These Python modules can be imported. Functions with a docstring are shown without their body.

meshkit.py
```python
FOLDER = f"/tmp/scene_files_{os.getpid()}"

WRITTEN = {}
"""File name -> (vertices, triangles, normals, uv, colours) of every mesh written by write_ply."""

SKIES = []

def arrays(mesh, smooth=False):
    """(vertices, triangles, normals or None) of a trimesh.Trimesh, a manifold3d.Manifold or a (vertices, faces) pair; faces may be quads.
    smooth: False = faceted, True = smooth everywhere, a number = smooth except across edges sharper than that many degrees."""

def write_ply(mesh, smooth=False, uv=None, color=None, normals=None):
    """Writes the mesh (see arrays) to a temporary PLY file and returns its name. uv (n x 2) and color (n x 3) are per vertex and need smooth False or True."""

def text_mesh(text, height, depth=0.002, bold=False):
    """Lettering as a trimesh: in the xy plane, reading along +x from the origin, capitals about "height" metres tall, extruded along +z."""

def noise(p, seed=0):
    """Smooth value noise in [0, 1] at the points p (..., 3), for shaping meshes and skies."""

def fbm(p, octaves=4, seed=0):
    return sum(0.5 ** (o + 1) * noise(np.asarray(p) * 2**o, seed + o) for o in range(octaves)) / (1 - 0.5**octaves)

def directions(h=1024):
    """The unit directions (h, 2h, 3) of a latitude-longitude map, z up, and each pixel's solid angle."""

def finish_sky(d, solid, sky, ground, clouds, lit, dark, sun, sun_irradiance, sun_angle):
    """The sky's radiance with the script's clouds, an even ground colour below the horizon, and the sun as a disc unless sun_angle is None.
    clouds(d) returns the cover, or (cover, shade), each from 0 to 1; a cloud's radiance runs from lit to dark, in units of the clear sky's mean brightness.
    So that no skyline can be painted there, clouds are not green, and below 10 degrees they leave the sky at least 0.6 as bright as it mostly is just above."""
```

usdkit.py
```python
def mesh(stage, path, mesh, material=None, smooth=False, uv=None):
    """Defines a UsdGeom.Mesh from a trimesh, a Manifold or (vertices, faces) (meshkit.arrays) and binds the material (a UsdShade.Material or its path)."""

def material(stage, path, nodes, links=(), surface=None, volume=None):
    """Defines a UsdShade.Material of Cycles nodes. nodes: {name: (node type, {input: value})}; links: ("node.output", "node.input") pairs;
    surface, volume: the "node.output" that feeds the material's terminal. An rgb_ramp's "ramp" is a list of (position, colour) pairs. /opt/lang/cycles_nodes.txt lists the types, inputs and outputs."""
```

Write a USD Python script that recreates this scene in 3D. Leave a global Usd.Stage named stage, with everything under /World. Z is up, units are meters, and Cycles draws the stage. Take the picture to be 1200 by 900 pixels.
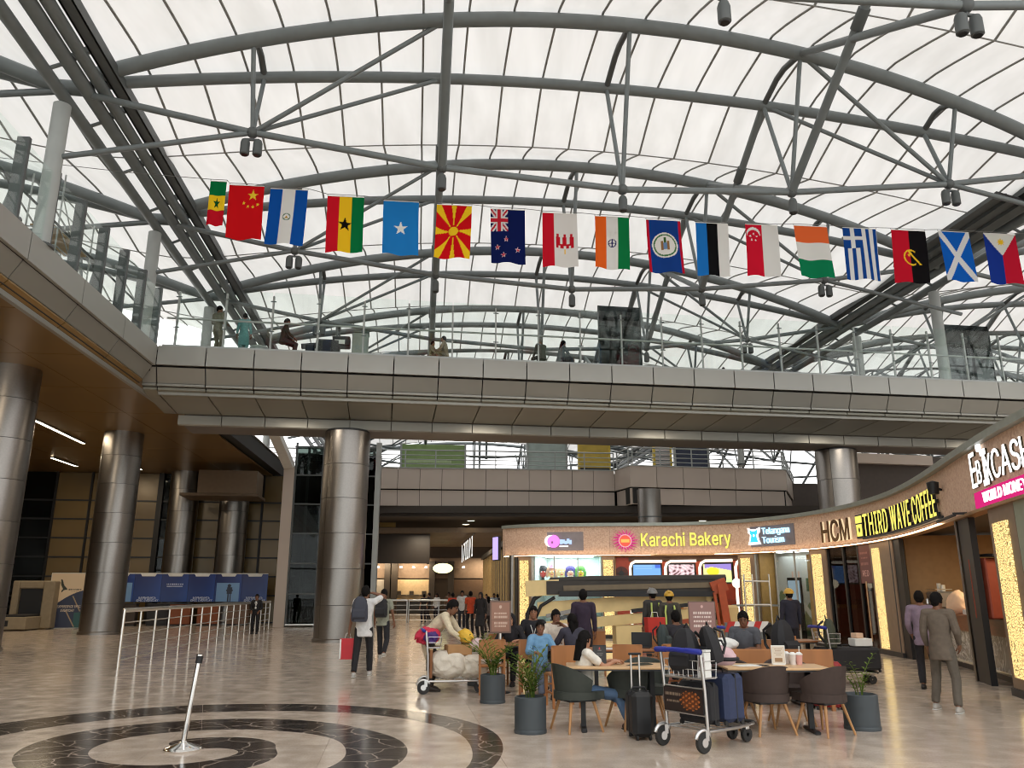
import math, random
import numpy as np, trimesh, manifold3d, shapely
from shapely.geometry import Polygon, Point, box as sbox
from pxr import Usd, UsdGeom, UsdLux, UsdShade, Sdf, Gf, Vt
import usdkit, meshkit

random.seed(7); RNG = np.random.default_rng(7)
stage = Usd.Stage.CreateInMemory()
UsdGeom.SetStageUpAxis(stage, 'Z'); UsdGeom.SetStageMetersPerUnit(stage, 1.0)
UsdGeom.Xform.Define(stage, '/World'); UsdGeom.Scope.Define(stage, '/World/Looks')

# ------------------------------------------------------------------ camera, sky, exposure
FPX, CAMZ = 940.0, 1.6
PITCH = math.atan(246 / FPX)
cp, sp = math.cos(PITCH), math.sin(PITCH)
cam = UsdGeom.Camera.Define(stage, '/World/camera')
cam.CreateHorizontalApertureAttr(36.0); cam.CreateVerticalApertureAttr(27.0)
cam.CreateFocalLengthAttr(36.0 * FPX / 1200); cam.CreateClippingRangeAttr(Gf.Vec2f(0.1, 3000))
cam.CreateExposureAttr(0.2)
xf = UsdGeom.Xformable(cam)
xf.AddTranslateOp().Set(Gf.Vec3d(0, 0, CAMZ)); xf.AddRotateXOp().Set(90 + math.degrees(PITCH))
SKY = 0.57
dome = UsdLux.DomeLight.Define(stage, '/World/sky')
dome.CreateColorAttr(Gf.Vec3f(1.0, 0.99, 0.985)); dome.CreateIntensityAttr(SKY)

# ------------------------------------------------------------------ measuring helpers
def ray(px, py):
    r = (px - 600) / FPX; u = (450 - py) / FPX
    return np.array([r, cp - u * sp, sp + u * cp])
def atz(px, py, z=0.0):
    d = ray(px, py); return np.array([0, 0, CAMZ]) + d * ((z - CAMZ) / d[2])
def aty(px, py, y):
    d = ray(px, py); return np.array([0, 0, CAMZ]) + d * (y / d[1])
def G(px, py): return atz(px, py, 0.0)
def rot2(a): c, s = math.cos(a), math.sin(a); return np.array([[c, -s], [s, c]])
def V(*a): return np.array(a, float)
def unit(v): v = np.asarray(v, float); return v / max(np.linalg.norm(v), 1e-12)

# ------------------------------------------------------------------ mesh building
class MB:
    def __init__(s): s.v, s.f, s.n, s.c = [], [], 0, []
    def add(s, v, f, col=None):
        v = np.asarray(v, float); f = np.asarray(f, int)
        if f.shape[1] == 4: f = np.vstack([f[:, [0, 1, 2]], f[:, [0, 2, 3]]])
        s.v.append(v); s.f.append(f + s.n); s.n += len(v)
        if col is not None: s.c.append(np.asarray(col, float))
        return s
    def tm(s, m): return s.add(m.vertices, m.faces)
    def mani(s, m):
        q = m.to_mesh(); return s.add(q.vert_properties[:, :3], q.tri_verts)
    def box(s, c, size, rz=0.0, ch=0.0):
        x, y, z = np.asarray(size, float) / 2
        if ch > 0:
            ch = min(ch, x * .9, y * .9, z * .9); pts = []
            for sx in (-1, 1):
                for sy in (-1, 1):
                    for sz in (-1, 1):
                        pts += [[sx * x, sy * (y - ch), sz * (z - ch)], [sx * (x - ch), sy * y, sz * (z - ch)], [sx * (x - ch), sy * (y - ch), sz * z]]
            m = trimesh.Trimesh(*_hull(np.array(pts)), process=False); v, f = m.vertices, m.faces
        else:
            v = np.array([[a * x, b * y, d * z] for a in (-1, 1) for b in (-1, 1) for d in (-1, 1)])
            f = np.array([[0, 1, 3, 2], [4, 6, 7, 5], [0, 4, 5, 1], [2, 3, 7, 6], [0, 2, 6, 4], [1, 5, 7, 3]])
        v = np.array(v); v[:, :2] = v[:, :2] @ rot2(rz).T
        return s.add(v + np.asarray(c, float), f)
    def bx(s, x0, x1, y0, y1, z0, z1, ch=0.0): return s.box(((x0 + x1) / 2, (y0 + y1) / 2, (z0 + z1) / 2), (abs(x1 - x0), abs(y1 - y0), abs(z1 - z0)), 0, ch)
    def bar(s, p, q, w, h=None, up=(0, 0, 1)):
        p, q = np.asarray(p, float), np.asarray(q, float); h = h or w; d = unit(q - p)
        if abs(np.dot(d, unit(up))) > .98: up = (0, 1, 0) if abs(d[1]) < .9 else (1, 0, 0)
        a = unit(np.cross(d, up)); b = np.cross(a, d)
        v = [o + a * i * w / 2 + b * j * h / 2 for o in (p, q) for i in (-1, 1) for j in (-1, 1)]
        return s.add(v, [[0, 1, 3, 2], [4, 6, 7, 5], [0, 4, 5, 1], [2, 3, 7, 6], [0, 2, 6, 4], [1, 5, 7, 3]])
    def tube(s, pts, r, n=8):
        p = np.asarray(pts, float); m = len(p); rr = np.broadcast_to(np.asarray(r, float), (m,))
        t = np.gradient(p, axis=0); t /= np.maximum(np.linalg.norm(t, axis=1, keepdims=True), 1e-12)
        u = np.array([0, 0, 1.]) if abs(t[0, 2]) < .9 else np.array([1., 0, 0]); rings = []
        for i in range(m):
            u = unit(u - t[i] * np.dot(u, t[i])); w = np.cross(t[i], u)
            a = np.arange(n) * 2 * np.pi / n
            rings.append(p[i] + rr[i] * (np.cos(a)[:, None] * u + np.sin(a)[:, None] * w))
        v = np.vstack(rings + [p[:1], p[-1:]]); f = []
        for i in range(m - 1):
            for j in range(n):
                k = (j + 1) % n; f.append([i * n + j, i * n + k, (i + 1) * n + k, (i + 1) * n + j])
        f = np.array(f); f = np.vstack([f[:, [0, 1, 2]], f[:, [0, 2, 3]]]); e = m * n
        cap = [[e, (j + 1) % n, j] for j in range(n)] + [[e + 1, (m - 1) * n + j, (m - 1) * n + (j + 1) % n] for j in range(n)]
        return s.add(v, np.vstack([f, cap]))
    def lathe(s, prof, n=20, c=(0, 0, 0)):
        prof = np.asarray(prof, float); a = np.arange(n) * 2 * np.pi / n; m = len(prof)
        v = np.stack([prof[:, None, 0] * np.cos(a), prof[:, None, 0] * np.sin(a), np.broadcast_to(prof[:, None, 1], (m, n))], -1).reshape(-1, 3)
        f = [[i * n + j, i * n + (j + 1) % n, (i + 1) * n + (j + 1) % n, (i + 1) * n + j] for i in range(m - 1) for j in range(n)]
        return s.add(v + np.asarray(c, float), f)
    def prism(s, poly, z0, z1):
        for g in getattr(poly, 'geoms', [poly]):
            if g.area > 1e-7:
                m = trimesh.creation.extrude_polygon(g, z1 - z0, engine='earcut'); m.apply_translation([0, 0, z0]); s.tm(m)
        return s
    def grid(s, P, col=None):
        P = np.asarray(P, float); a, b = P.shape[:2]; i = np.arange(a * b).reshape(a, b)
        f = np.stack([i[:-1, :-1], i[1:, :-1], i[1:, 1:], i[:-1, 1:]], -1).reshape(-1, 4)
        return s.add(P.reshape(-1, 3), f, None if col is None else np.asarray(col).reshape(-1, 3))
    def sph(s, c, r, k=2):
        m = trimesh.creation.icosphere(k, 1.0); return s.add(m.vertices * np.asarray(r, float) + np.asarray(c, float), m.faces)
    def cyl(s, c, r, h, n=16, ch=0.0):
        ch = min(ch, r * .5, h * .4)
        pr = [(1e-4, 0), (r - ch, 0), (r, ch), (r, h - ch), (r - ch, h), (1e-4, h)] if ch else [(1e-4, 0), (r, 0), (r, h), (1e-4, h)]
        return s.lathe(pr, n, c)
    def hull(s, pts): v, f = _hull(np.asarray(pts, float)); return s.add(v, f)
    def xform(s, M):
        M = np.asarray(M, float); s.v = [v @ M[:3, :3].T + M[:3, 3] for v in s.v]; return s
    def get(s): return np.vstack(s.v), np.vstack(s.f)
def _hull(pts):
    m = manifold3d.Manifold.hull_points(np.ascontiguousarray(pts, np.float64)).to_mesh()
    return np.array(m.vert_properties[:, :3]), np.array(m.tri_verts)
def RZ(a, loc=(0, 0, 0)):
    M = np.eye(4); M[:2, :2] = rot2(a); M[:3, 3] = loc; return M
def frame(o, x, y, z):
    M = np.eye(4); M[:3, 0], M[:3, 1], M[:3, 2], M[:3, 3] = x, y, z, o; return M

# ------------------------------------------------------------------ objects
_names = {}
def _path(name, parent):
    base = parent.GetPath().pathString if parent is not None else '/World'
    k = _names.get((base, name), 0); _names[(base, name)] = k + 1
    return base + '/' + (name if k == 0 else '%s_%03d' % (name, k))
def tag(o, label=None, cat=None, group=None, kind=None):
    o = o.GetPrim() if hasattr(o, 'GetPrim') else o
    for k, t in (('label', label), ('category', cat), ('group', group), ('kind', kind)):
        if t: o.SetCustomDataByKey(k, t)
    return o
def put(name, b, material, parent=None, smooth=False, label=None, cat=None, group=None, kind=None):
    mesh = b.get() if isinstance(b, MB) else b
    col = np.vstack(b.c) if isinstance(b, MB) and b.c else None
    m = usdkit.mesh(stage, _path(name, parent), mesh, material, smooth=(True if smooth and col is not None else smooth))
    if col is not None:
        UsdGeom.PrimvarsAPI(m).CreatePrimvar('print', Sdf.ValueTypeNames.Color3fArray, 'vertex').Set(Vt.Vec3fArray.FromNumpy(col.astype(np.float32)))
    return tag(m, label, cat, group, kind)
def thing(name, label=None, cat=None, loc=(0, 0, 0), rz=0.0, group=None, kind=None):
    x = UsdGeom.Xform.Define(stage, _path(name, None))
    x.AddTranslateOp().Set(Gf.Vec3d(*map(float, loc))); x.AddRotateZOp().Set(math.degrees(rz))
    return tag(x, label, cat, group, kind)
def dup(root, loc, rz=0.0, label=None, group=None):
    d = root.GetCustomData(); n = root.GetName()
    import re
    r = thing(re.sub(r'_\d{3}$', '', n), label or d.get('label'), d.get('category'), loc, rz, group or d.get('group'), d.get('kind'))
    r.GetReferences().AddInternalReference(root.GetPath()); r.SetInstanceable(True)
    return r

# ------------------------------------------------------------------ materials
_m = {}
def srgb(*c):
    c = np.array(c, float) / 255.; return tuple(np.where(c <= .04045, c / 12.92, ((c + .055) / 1.055) ** 2.4))
def mat(name, color, rough=.5, metal=0.0, var=.10, scale=6.0, bump=0.0, bscale=60.0, spec=None, stretch=None, **kw):
    if name in _m: return _m[name]
    c = np.array(color, float)
    nodes = {'tc': ('texture_coordinate', {}), 'mp': ('mapping', {'scale': stretch or (1, 1, 1)}),
             'n': ('noise_texture', {'scale': scale, 'detail': 4.0}),
             'r': ('rgb_ramp', {'ramp': [(.25, tuple(c * (1 - var))), (.75, tuple(np.minimum(c * (1 + var), 1)))]}),
             'p': ('principled_bsdf', dict(roughness=rough, metallic=metal, **({'specular_ior_level': spec} if spec is not None else {}), **kw))}
    links = [('tc.object', 'mp.vector'), ('mp.vector', 'n.vector'), ('n.fac', 'r.fac'), ('r.color', 'p.base_color')]
    if bump:
        nodes['n2'] = ('noise_texture', {'scale': bscale, 'detail': 3.0}); nodes['b'] = ('bump', {'strength': bump, 'distance': .01})
        links += [('mp.vector', 'n2.vector'), ('n2.fac', 'b.height'), ('b.normal', 'p.normal')]
    _m[name] = usdkit.material(stage, '/World/Looks/' + name, nodes, links, surface='p.BSDF'); return _m[name]
def emit(name, color, strength):
    if name not in _m:
        _m[name] = usdkit.material(stage, '/World/Looks/' + name, {'e': ('emission', {'color': color, 'strength': strength})}, [], surface='e.emission')
    return _m[name]
def cloth(r, g, b):
    n = 'cloth_%d_%d_%d' % (r, g, b)
    return mat(n, srgb(r, g, b), .9, 0, .16, 14., .35, 180.)
def glassm(name, tint=(.9, .96, .93), f0=1.5, rough=.0, base=0.0):
    if name not in _m:
        _m[name] = usdkit.material(stage, '/World/Looks/' + name, {
            'n': ('noise_texture', {'scale': .6}), 'mr': ('map_range', {'from_min': 0., 'from_max': 1., 'to_min': .0, 'to_max': .012}),
            't': ('transparent_bsdf', {'color': tint}), 'g': ('glossy_bsdf', {'color': (1, 1, 1), 'roughness': rough}),
            'f': ('layer_weight', {'blend': .5}), 'pw': ('math', {'math_type': 'power', 'value2': 4.5}), 'ml': ('math', {'math_type': 'multiply', 'value2': .45}), 'a': ('math', {'math_type': 'add', 'value2': base + .012}), 'a2': ('math', {'math_type': 'add'}), 'mx': ('mix_closure', {})},
            [('n.fac', 'mr.value'), ('f.facing', 'pw.value1'), ('pw.value', 'ml.value1'), ('ml.value', 'a.value1'), ('a.value', 'a2.value1'), ('mr.result', 'a2.value2'), ('a2.value', 'mx.fac'), ('t.BSDF', 'mx.closure1'), ('g.BSDF', 'mx.closure2')], surface='mx.closure')
    return _m[name]
def printm(name, strength=0.0, rough=.5, trans=0.0):
    """flat print: colours read from the mesh"""
    if name not in _m:
        if strength > 0:
            nd = {'a': ('attribute', {'attribute': 'print'}), 'e': ('emission', {'strength': strength})}; ln = [('a.color', 'e.color')]; sf = 'e.emission'
        elif trans > 0:
            nd = {'a': ('attribute', {'attribute': 'print'}), 'd': ('diffuse_bsdf', {}), 't': ('translucent_bsdf', {}), 'm': ('mix_closure', {'fac': trans})}
            ln = [('a.color', 'd.color'), ('a.color', 't.color'), ('d.BSDF', 'm.closure1'), ('t.BSDF', 'm.closure2')]; sf = 'm.closure'
        else:
            nd = {'a': ('attribute', {'attribute': 'print'}), 'p': ('principled_bsdf', {'roughness': rough})}; ln = [('a.color', 'p.base_color')]; sf = 'p.BSDF'
        _m[name] = usdkit.material(stage, '/World/Looks/' + name, nd, ln, surface=sf)
    return _m[name]

STEEL = mat('roof_steel', srgb(112, 119, 120), .45, .0, .08, 3.)
STEEL_D = mat('dark_steel', srgb(84, 88, 88), .5, .0, .1, 3.)
STEEL_L = mat('light_steel', srgb(170, 174, 172), .45, .0, .06, 2.)
CHROME = mat('brushed_chrome', (.28, .26, .24), .34, 1.0, .06, 20., .05, 200.)
RAILM = mat('rail_steel', (.80, .78, .74), .3, 1.0, .05, 10.)
BLACK = mat('black_plastic', srgb(28, 28, 30), .5, 0, .1)
DARK = mat('charcoal_paint', srgb(48, 48, 50), .5, 0, .1)
WHITE = mat('white_paint', srgb(228, 227, 222), .5, 0, .04)
RUBBER = mat('rubber', srgb(40, 39, 38), .7, 0, .15)
GLASS = glassm('clear_glass', (.95, .985, .97), 1.5)
GLASS2 = glassm('shop_glass', (.93, .96, .96), 1.45)
GLASSD = glassm('dark_glass', (.30, .35, .33), 1.5, 0., .0)
# ------------------------------------------------------------------ the roof: lens arches along a grid
EAVE, RX0, RY0, AB, AU, SB, SU = 13.5, 2.876, 18.926, .138, .114, 4.693, 7.12
SAG, RISE, LENS = 1.711, 2.23, 1.33
BD = V(math.cos(AB), math.sin(AB)); UD = V(-math.sin(AU), math.cos(AU))
def gxy(a, i): return V(RX0, RY0) + BD * SB * (i - 3) + UD * SU * (a - 1)
def rt(i, vault=0): return (i - 3 - 6 * vault) / 3.0
I0 = .18                                                    # the left eave stands a little inside node 0
def node(k, a, i, vault=0):
    t = rt(i, vault); q = gxy(a, i); b = max(0., 1 - t * t)
    if k == 'C': return V(q[0], q[1], EAVE - SAG * (1 - min(1, abs(t)) ** 1.7))
    q = q + UD * LENS * b * (-1 if k == 'A' else 1)
    return V(q[0], q[1], EAVE + RISE * b)
def arch_parts(t, a, vault, left, right, nodes):
    ii = np.linspace(left, right, 37)
    put('upper_chord', MB().tube([node('A', a, i, vault) for i in ii], .185, 12), STEEL, t, True)
    put('upper_chord', MB().tube([node('B', a, i, vault) for i in ii], .15, 12), STEEL, t, True)
    put('lower_chord', MB().tube([node('C', a, i, vault) for i in ([left] + nodes + [right])], .085, 10), STEEL, t, True)
    for j, i in enumerate(nodes):
        A, B, C = (node(k, a, i, vault) for k in 'ABC')
        put('strut', MB().tube([A, C], .06, 8), STEEL, t, True); put('strut', MB().tube([B, C], .06, 8), STEEL, t, True)
        m = (A + B) / 2 + V(0, 0, .28)
        put('cross_tube', MB().tube([A, A * .6 + B * .4 + V(0, 0, .22), A * .4 + B * .6 + V(0, 0, .22), B], .085, 8), STEEL_D, t, True)
        put('node_casting', MB().sph(C, (.15, .15, .15), 1), STEEL_D, t, True)
    for lo, hi in ((nodes[0], nodes[1]), (nodes[-1], nodes[-2])):
        for k in 'AB': put('diagonal', MB().tube([node('C', a, lo, vault), node(k, a, hi, vault)], .06, 8), STEEL, t, True)
    for i in (nodes[1], nodes[-2]):
        put('longitudinal_tube', MB().tube([node('C', a, i, vault), node('A', a + 1, i, vault)], .1, 8), STEEL, t, True)
        p, q = node('B', a, i, vault), node('C', a + 1, i, vault)
        put('longitudinal_tube', MB().tube([p, q], .115, 8), STEEL, t, True)
        put('sleeve', MB().tube([p + (q - p) * .3, p + (q - p) * .37], .15, 8), STEEL_D, t, True)
WHERE = ['overhead', 'nearest', 'second', 'third', 'fourth', 'fifth', 'sixth', 'seventh', 'eighth', 'farthest']
main = thing('roof_arch', 'grey tubular roof arch spanning the hall just overhead at the top edge', 'roof arch', group='tubular arches of the main roof')
arch_parts(main, 0, 0, I0, 6, [1, 2, 3, 4, 5])
for lo, hi, s in ((1, I0, -1), (5, 6, 1)):
    put('tie_brace', MB().tube([node('C', 0, lo), V(*(gxy(0, hi) + BD * .6 * s), EAVE - 1.9)], .07, 8), STEEL, main, True)
for a in range(1, 10):
    d = UD * SU * a
    dup(main, (d[0], d[1], 0), 0, 'grey tubular roof arch over the hall, %s one counted from the camera' % WHERE[a])
wing = thing('side_roof_arch', 'grey roof arch continuing left of the left eave, nearest the camera', 'roof arch', group='arches of the left side roof')
arch_parts(wing, 0, -1, -6 + I0, I0, [-5, -4, -3, -2, -1])
for a in range(1, 4):
    d = UD * SU * a; dup(wing, (d[0], d[1], 0), 0, 'grey roof arch of the left side roof, %s of its row' % WHERE[a + 1])
wing = thing('side_roof_arch', 'grey roof arch right of the right eave, nearest of its row', 'roof arch', group='arches of the right side roof')
arch_parts(wing, 1, 1, 6, 12, [7, 8, 9, 10, 11])
for a in range(2, 9):
    d = UD * SU * (a - 1); dup(wing, (d[0], d[1], 0), 0, 'grey roof arch of the right side roof, %s of its row' % WHERE[a])

# translucent membrane, one panel between two seams and two arches
_m['membrane'] = usdkit.material(stage, '/World/Looks/membrane', {
    'g': ('geometry', {}), 'mp': ('mapping', {'scale': (.9, .12, .9)}), 'n': ('noise_texture', {'scale': 1.6, 'detail': 5.}),
    'r': ('rgb_ramp', {'ramp': [(.3, (.74, .735, .71)), (.7, (.86, .855, .835))]}),
    'd': ('diffuse_bsdf', {}), 't': ('translucent_bsdf', {}), 'm': ('mix_closure', {'fac': .45})},
    [('g.position', 'mp.vector'), ('mp.vector', 'n.vector'), ('n.fac', 'r.fac'), ('r.color', 'd.color'), ('r.color', 't.color'), ('d.BSDF', 'm.closure1'), ('t.BSDF', 'm.closure2')], surface='m.closure')
MEMB = _m['membrane']
SEAM = mat('seam_cable', srgb(140, 140, 136), .6)
def memb(a, i, vault):
    """height of the membrane at arch coordinate a, node coordinate i"""
    t = rt(i, vault); b = max(0, 1 - t * t); s = a - math.floor(a); fold = min(s, 1 - s)
    w = LENS * b / SU
    drop = 0. if fold < w else (fold - w) / max(.5 - w, 1e-3)
    q = gxy(a, i); return V(q[0], q[1], EAVE + .27 + RISE * b - (.04 + .9 * b ** .6) * drop ** 1.15)
def vault_roof(k, vault, a0, a1, left, right, n=24):
    c = thing('ceiling', kind='structure', label=k)
    ii = np.linspace(left, right, n + 1)
    for a in range(a0, a1):
        aa = a + np.linspace(0, 1, 11)
        for j in range(n):
            put('membrane_panel', MB().grid([[memb(x if x < a + 1 else a + .99999, i, vault) if x < a + 1 else memb(a + 1, i, vault) for x in aa] for i in np.linspace(ii[j], ii[j + 1], 3)]), MEMB, c, True)
        put('valley_cable', MB().tube([memb(a + .5, i, vault) - V(0, 0, .03) for i in ii], .02, 5), SEAM, c)
    for i in ii[1:-1]:
        put('seam', MB().tube([memb(a0 + x, i, vault) - V(0, 0, .02) for x in np.arange(0, a1 - a0 + .01, .1)], .032, 6), SEAM, c)
vault_roof('white translucent membrane roof over the main hall', 0, -1, 9, I0, 6)
vault_roof('white translucent membrane roof left of the left eave', -1, -1, 4, -6 + I0, I0)
vault_roof('white translucent membrane roof right of the right eave', 1, 0, 9, 6, 12)

# eave trusses running away from the camera, and the columns under them
def eave_truss(i, label, a0, a1, s):
    t = thing('eave_truss', label, 'truss')
    def L(a, o, z): q = gxy(a, i) + BD * o * s; return V(q[0], q[1], EAVE + z)
    for o, z, r in ((-.55, -.35, .15), (-.08, -.1, .17), (.22, .05, .15)):
        put('chord', MB().tube([L(a0, o, z), L(a1, o, z)], r, 10), STEEL, t, True)
    g = MB()
    for o, z, w, h in ((.52, .2, .3, .05), (.38, .3, .05, .25), (.66, .3, .05, .25)): g.bar(L(a0, o, z), L(a1, o, z), w, h)
    put('gutter', g, STEEL_D, t)
    n = int((a1 - a0) * 3)
    for j in range(n):
        a = a0 + (a1 - a0) * (j + .5) / n
        put('brace', MB().tube([L(a, -.55, -.35), L(a, -.05, -.1)], .05, 6), STEEL, t, True)
        put('bracket', MB().bar(L(a, .0, .02), L(a, .55, .42), .09, .16), STEEL_D, t)
eave_truss(I0, 'grey triple tube eave truss with gutter at upper left above the left deck', -1, 9, 1)
eave_truss(6, 'grey triple tube eave truss with gutter running away at the right', 0, 9, -1)
ROW = ['standing at the', 'first', 'second', 'third', 'fourth', 'fifth', 'sixth', 'seventh']
for s, i, side in ((1, I0, 'left'), (-1, 6, 'right')):
    for a in range(0, 6):
        q = gxy(a, i) - BD * .62 * s + (UD * 1.4 if s < 0 and a == 2 else 0)
        t = thing('roof_column', 'pale grey steel roof column under the %s eave truss, %s of its row' % (side, WHERE[a + 1]), 'column', (q[0], q[1], 0))
        put('shaft', MB().lathe([(.001, 9.2), (.2, 9.2), (.2, EAVE - .5), (.001, EAVE - .5)], 16), STEEL_L, t, 40)
        put('base_collar', MB().lathe([(.2, 9.3), (.3, 9.3), (.3, 9.36), (.2, 9.4)], 16), STEEL_D, t, 40)
# dark service walkway box riding on the right truss
t = thing('duct_box', 'dark grey louvred duct box beside the right eave truss at the right edge', 'duct')
q0, q1 = gxy(1.28, 6), gxy(2.05, 6)
for k in range(3):
    o = BD * (.55 + .42 * k)
    put('louvre', MB().bar(V(*(q0 - o), EAVE - .1 + .1 * k), V(*(q1 - o), EAVE - .1 + .1 * k), .4, .14), STEEL_D, t)
put('frame', MB().bar(V(*(q0 - BD * .3), EAVE - .2), V(*(q0 - BD * 1.6), EAVE + .1), .1, .2).bar(V(*(q1 - BD * .3), EAVE - .2), V(*(q1 - BD * 1.6), EAVE + .1), .1, .2), DARK, t)

# floodlights hung from the lower chord nodes
def floodlight(a, i, n, label):
    p = node('C', a, i); t = thing('floodlight', label, 'floodlight', p, AB)
    put('bracket', MB().box((0, 0, -.2), (.1 + .26 * (n - 1), .05, .05)).tube([(0, 0, 0), (0, 0, -.2)], .025, 6), STEEL_D, t)
    for k in range(n):
        x = (k - (n - 1) / 2) * .3
        put('housing', MB().lathe([(.001, -.62), (.09, -.62), (.115, -.6), (.115, -.3), (.09, -.22), (.001, -.2)], 14, (x, 0, 0)), STEEL_D, t, 40)
        put('lens', MB().lathe([(.001, -.635), (.08, -.635), (.09, -.62)], 14, (x, 0, 0)), BLACK, t)
PLACE = {1: 'leftmost', 2: 'left of middle', 3: 'middle', 4: 'right of middle', 5: 'rightmost'}
for a in range(0, 5):
    for i, n in ((1, 2), (2, 1), (3, 1), (4, 1 if a else 2), (5, 2)):
        floodlight(a, i, n, '%s grey floodlight under the %s node of the %s roof arch' % ('twin' if n == 2 else 'single', PLACE[i], WHERE[a]))

# ------------------------------------------------------------------ footbridge
PANEL = mat('fascia_panel', srgb(160, 159, 152), .38, .35, .05, .5)
PANEL2 = mat('fascia_band', srgb(146, 144, 136), .38, .35, .05, .5)
SOFFIT = mat('soffit_panel', srgb(136, 134, 122), .42, .3, .05, .5)
GAPM = mat('joint_gap', srgb(40, 38, 36), .8)
P0 = V(-11.35, 24.56); ED = unit(V(30.35, 4.74)); EN = V(-ED[1], ED[0])
DECK = 9.3
def bp(s, n, z): q = P0 + ED * s + EN * n; return V(q[0], q[1], z)
def slab(b, s0, s1, prof):
    """a closed profile of (n, z) swept from s0 to s1"""
    m = len(prof); v = [bp(s, n, z) for s in (s0, s1) for n, z in prof]
    f = [[k, (k + 1) % m, m + (k + 1) % m, m + k] for k in range(m)]
    tri = [[0, k + 1, k] for k in range(1, m - 1)] + [[m, m + k, m + k + 1] for k in range(1, m - 1)]
    b.add(v, f); b.add(v, tri); return b
t = thing('footbridge', 'grey panelled footbridge crossing the hall, glass balustrade along its edge', 'footbridge')
BL = 36.0; PW = 1.5; g = .018
def R(n0, n1, z0, z1): return [(n0, z0), (n1, z0), (n1, z1), (n0, z1)]
put('slab', slab(MB(), -.45, BL, [(.45, 8.06), (3.35, 7.9), (3.35, 9.22), (.24, 9.22), (.24, 8.64), (.46, 8.2)]), GAPM, t)
put('deck_top', slab(MB(), -.2, BL, R(.1, 4.9, 9.22, 9.3)), mat('deck_floor', srgb(170, 165, 155), .3), t)
put('rear_beam', slab(MB(), .2, BL, R(3.4, 4.85, 7.38, 9.2)), mat('beam_underside', srgb(120, 112, 104), .45, .3, .05), t)
for k in range(-1, int(BL / PW)):
    s0, s1 = max(k * PW, -.45) + g, (k + 1) * PW - g
    if k >= 0: put('fascia_panel', slab(MB(), s0, s1, R(0, .1, 8.68, 9.3)), PANEL, t)
    put('lower_band', slab(MB(), s0, s1, [(.34, 8.15), (.4, 8.15), (.16, 8.62), (.1, 8.62)]), PANEL2, t)
    put('edge_strip', slab(MB(), s0, s1, R(.3, .5, 8.06, 8.13)), PANEL2, t)
    put('soffit_panel', slab(MB(), s0, s1, [(.46, 7.96), (1.0, 7.86), (3.2, 7.76), (3.2, 7.83), (.46, 8.04)]), SOFFIT, t)
    if k >= 0: put('beam_panel', slab(MB(), s0, s1, [(3.3, 7.42), (3.38, 7.38), (3.38, 7.74), (3.3, 7.74)]), PANEL2, t)
put('trim_rail', slab(MB(), 0, BL, R(.62, .7, 7.84, 7.96)), PANEL2, t)
for k in range(int(BL / PW)):
    s = k * PW + .45
    po = put('post', MB().bar(bp(s, .2, 9.3), bp(s, .2, 11.25), .05, .09), STEEL_L, t)
    put('glass_clamp', MB().bar(bp(s - .09, .15, 11.05), bp(s + .09, .15, 11.05), .03).bar(bp(s - .09, .15, 10.0), bp(s + .09, .15, 10.0), .03), STEEL, po)
    put('glass_pane', slab(MB(), s + .03, s + PW - .03, R(.1, .115, 9.38, 11.35)), GLASS, t)
put('handrail', MB().tube([bp(.1, .3, 10.35), bp(BL, .3, 10.35)], .035, 8), STEEL_L, t, True)
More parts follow.
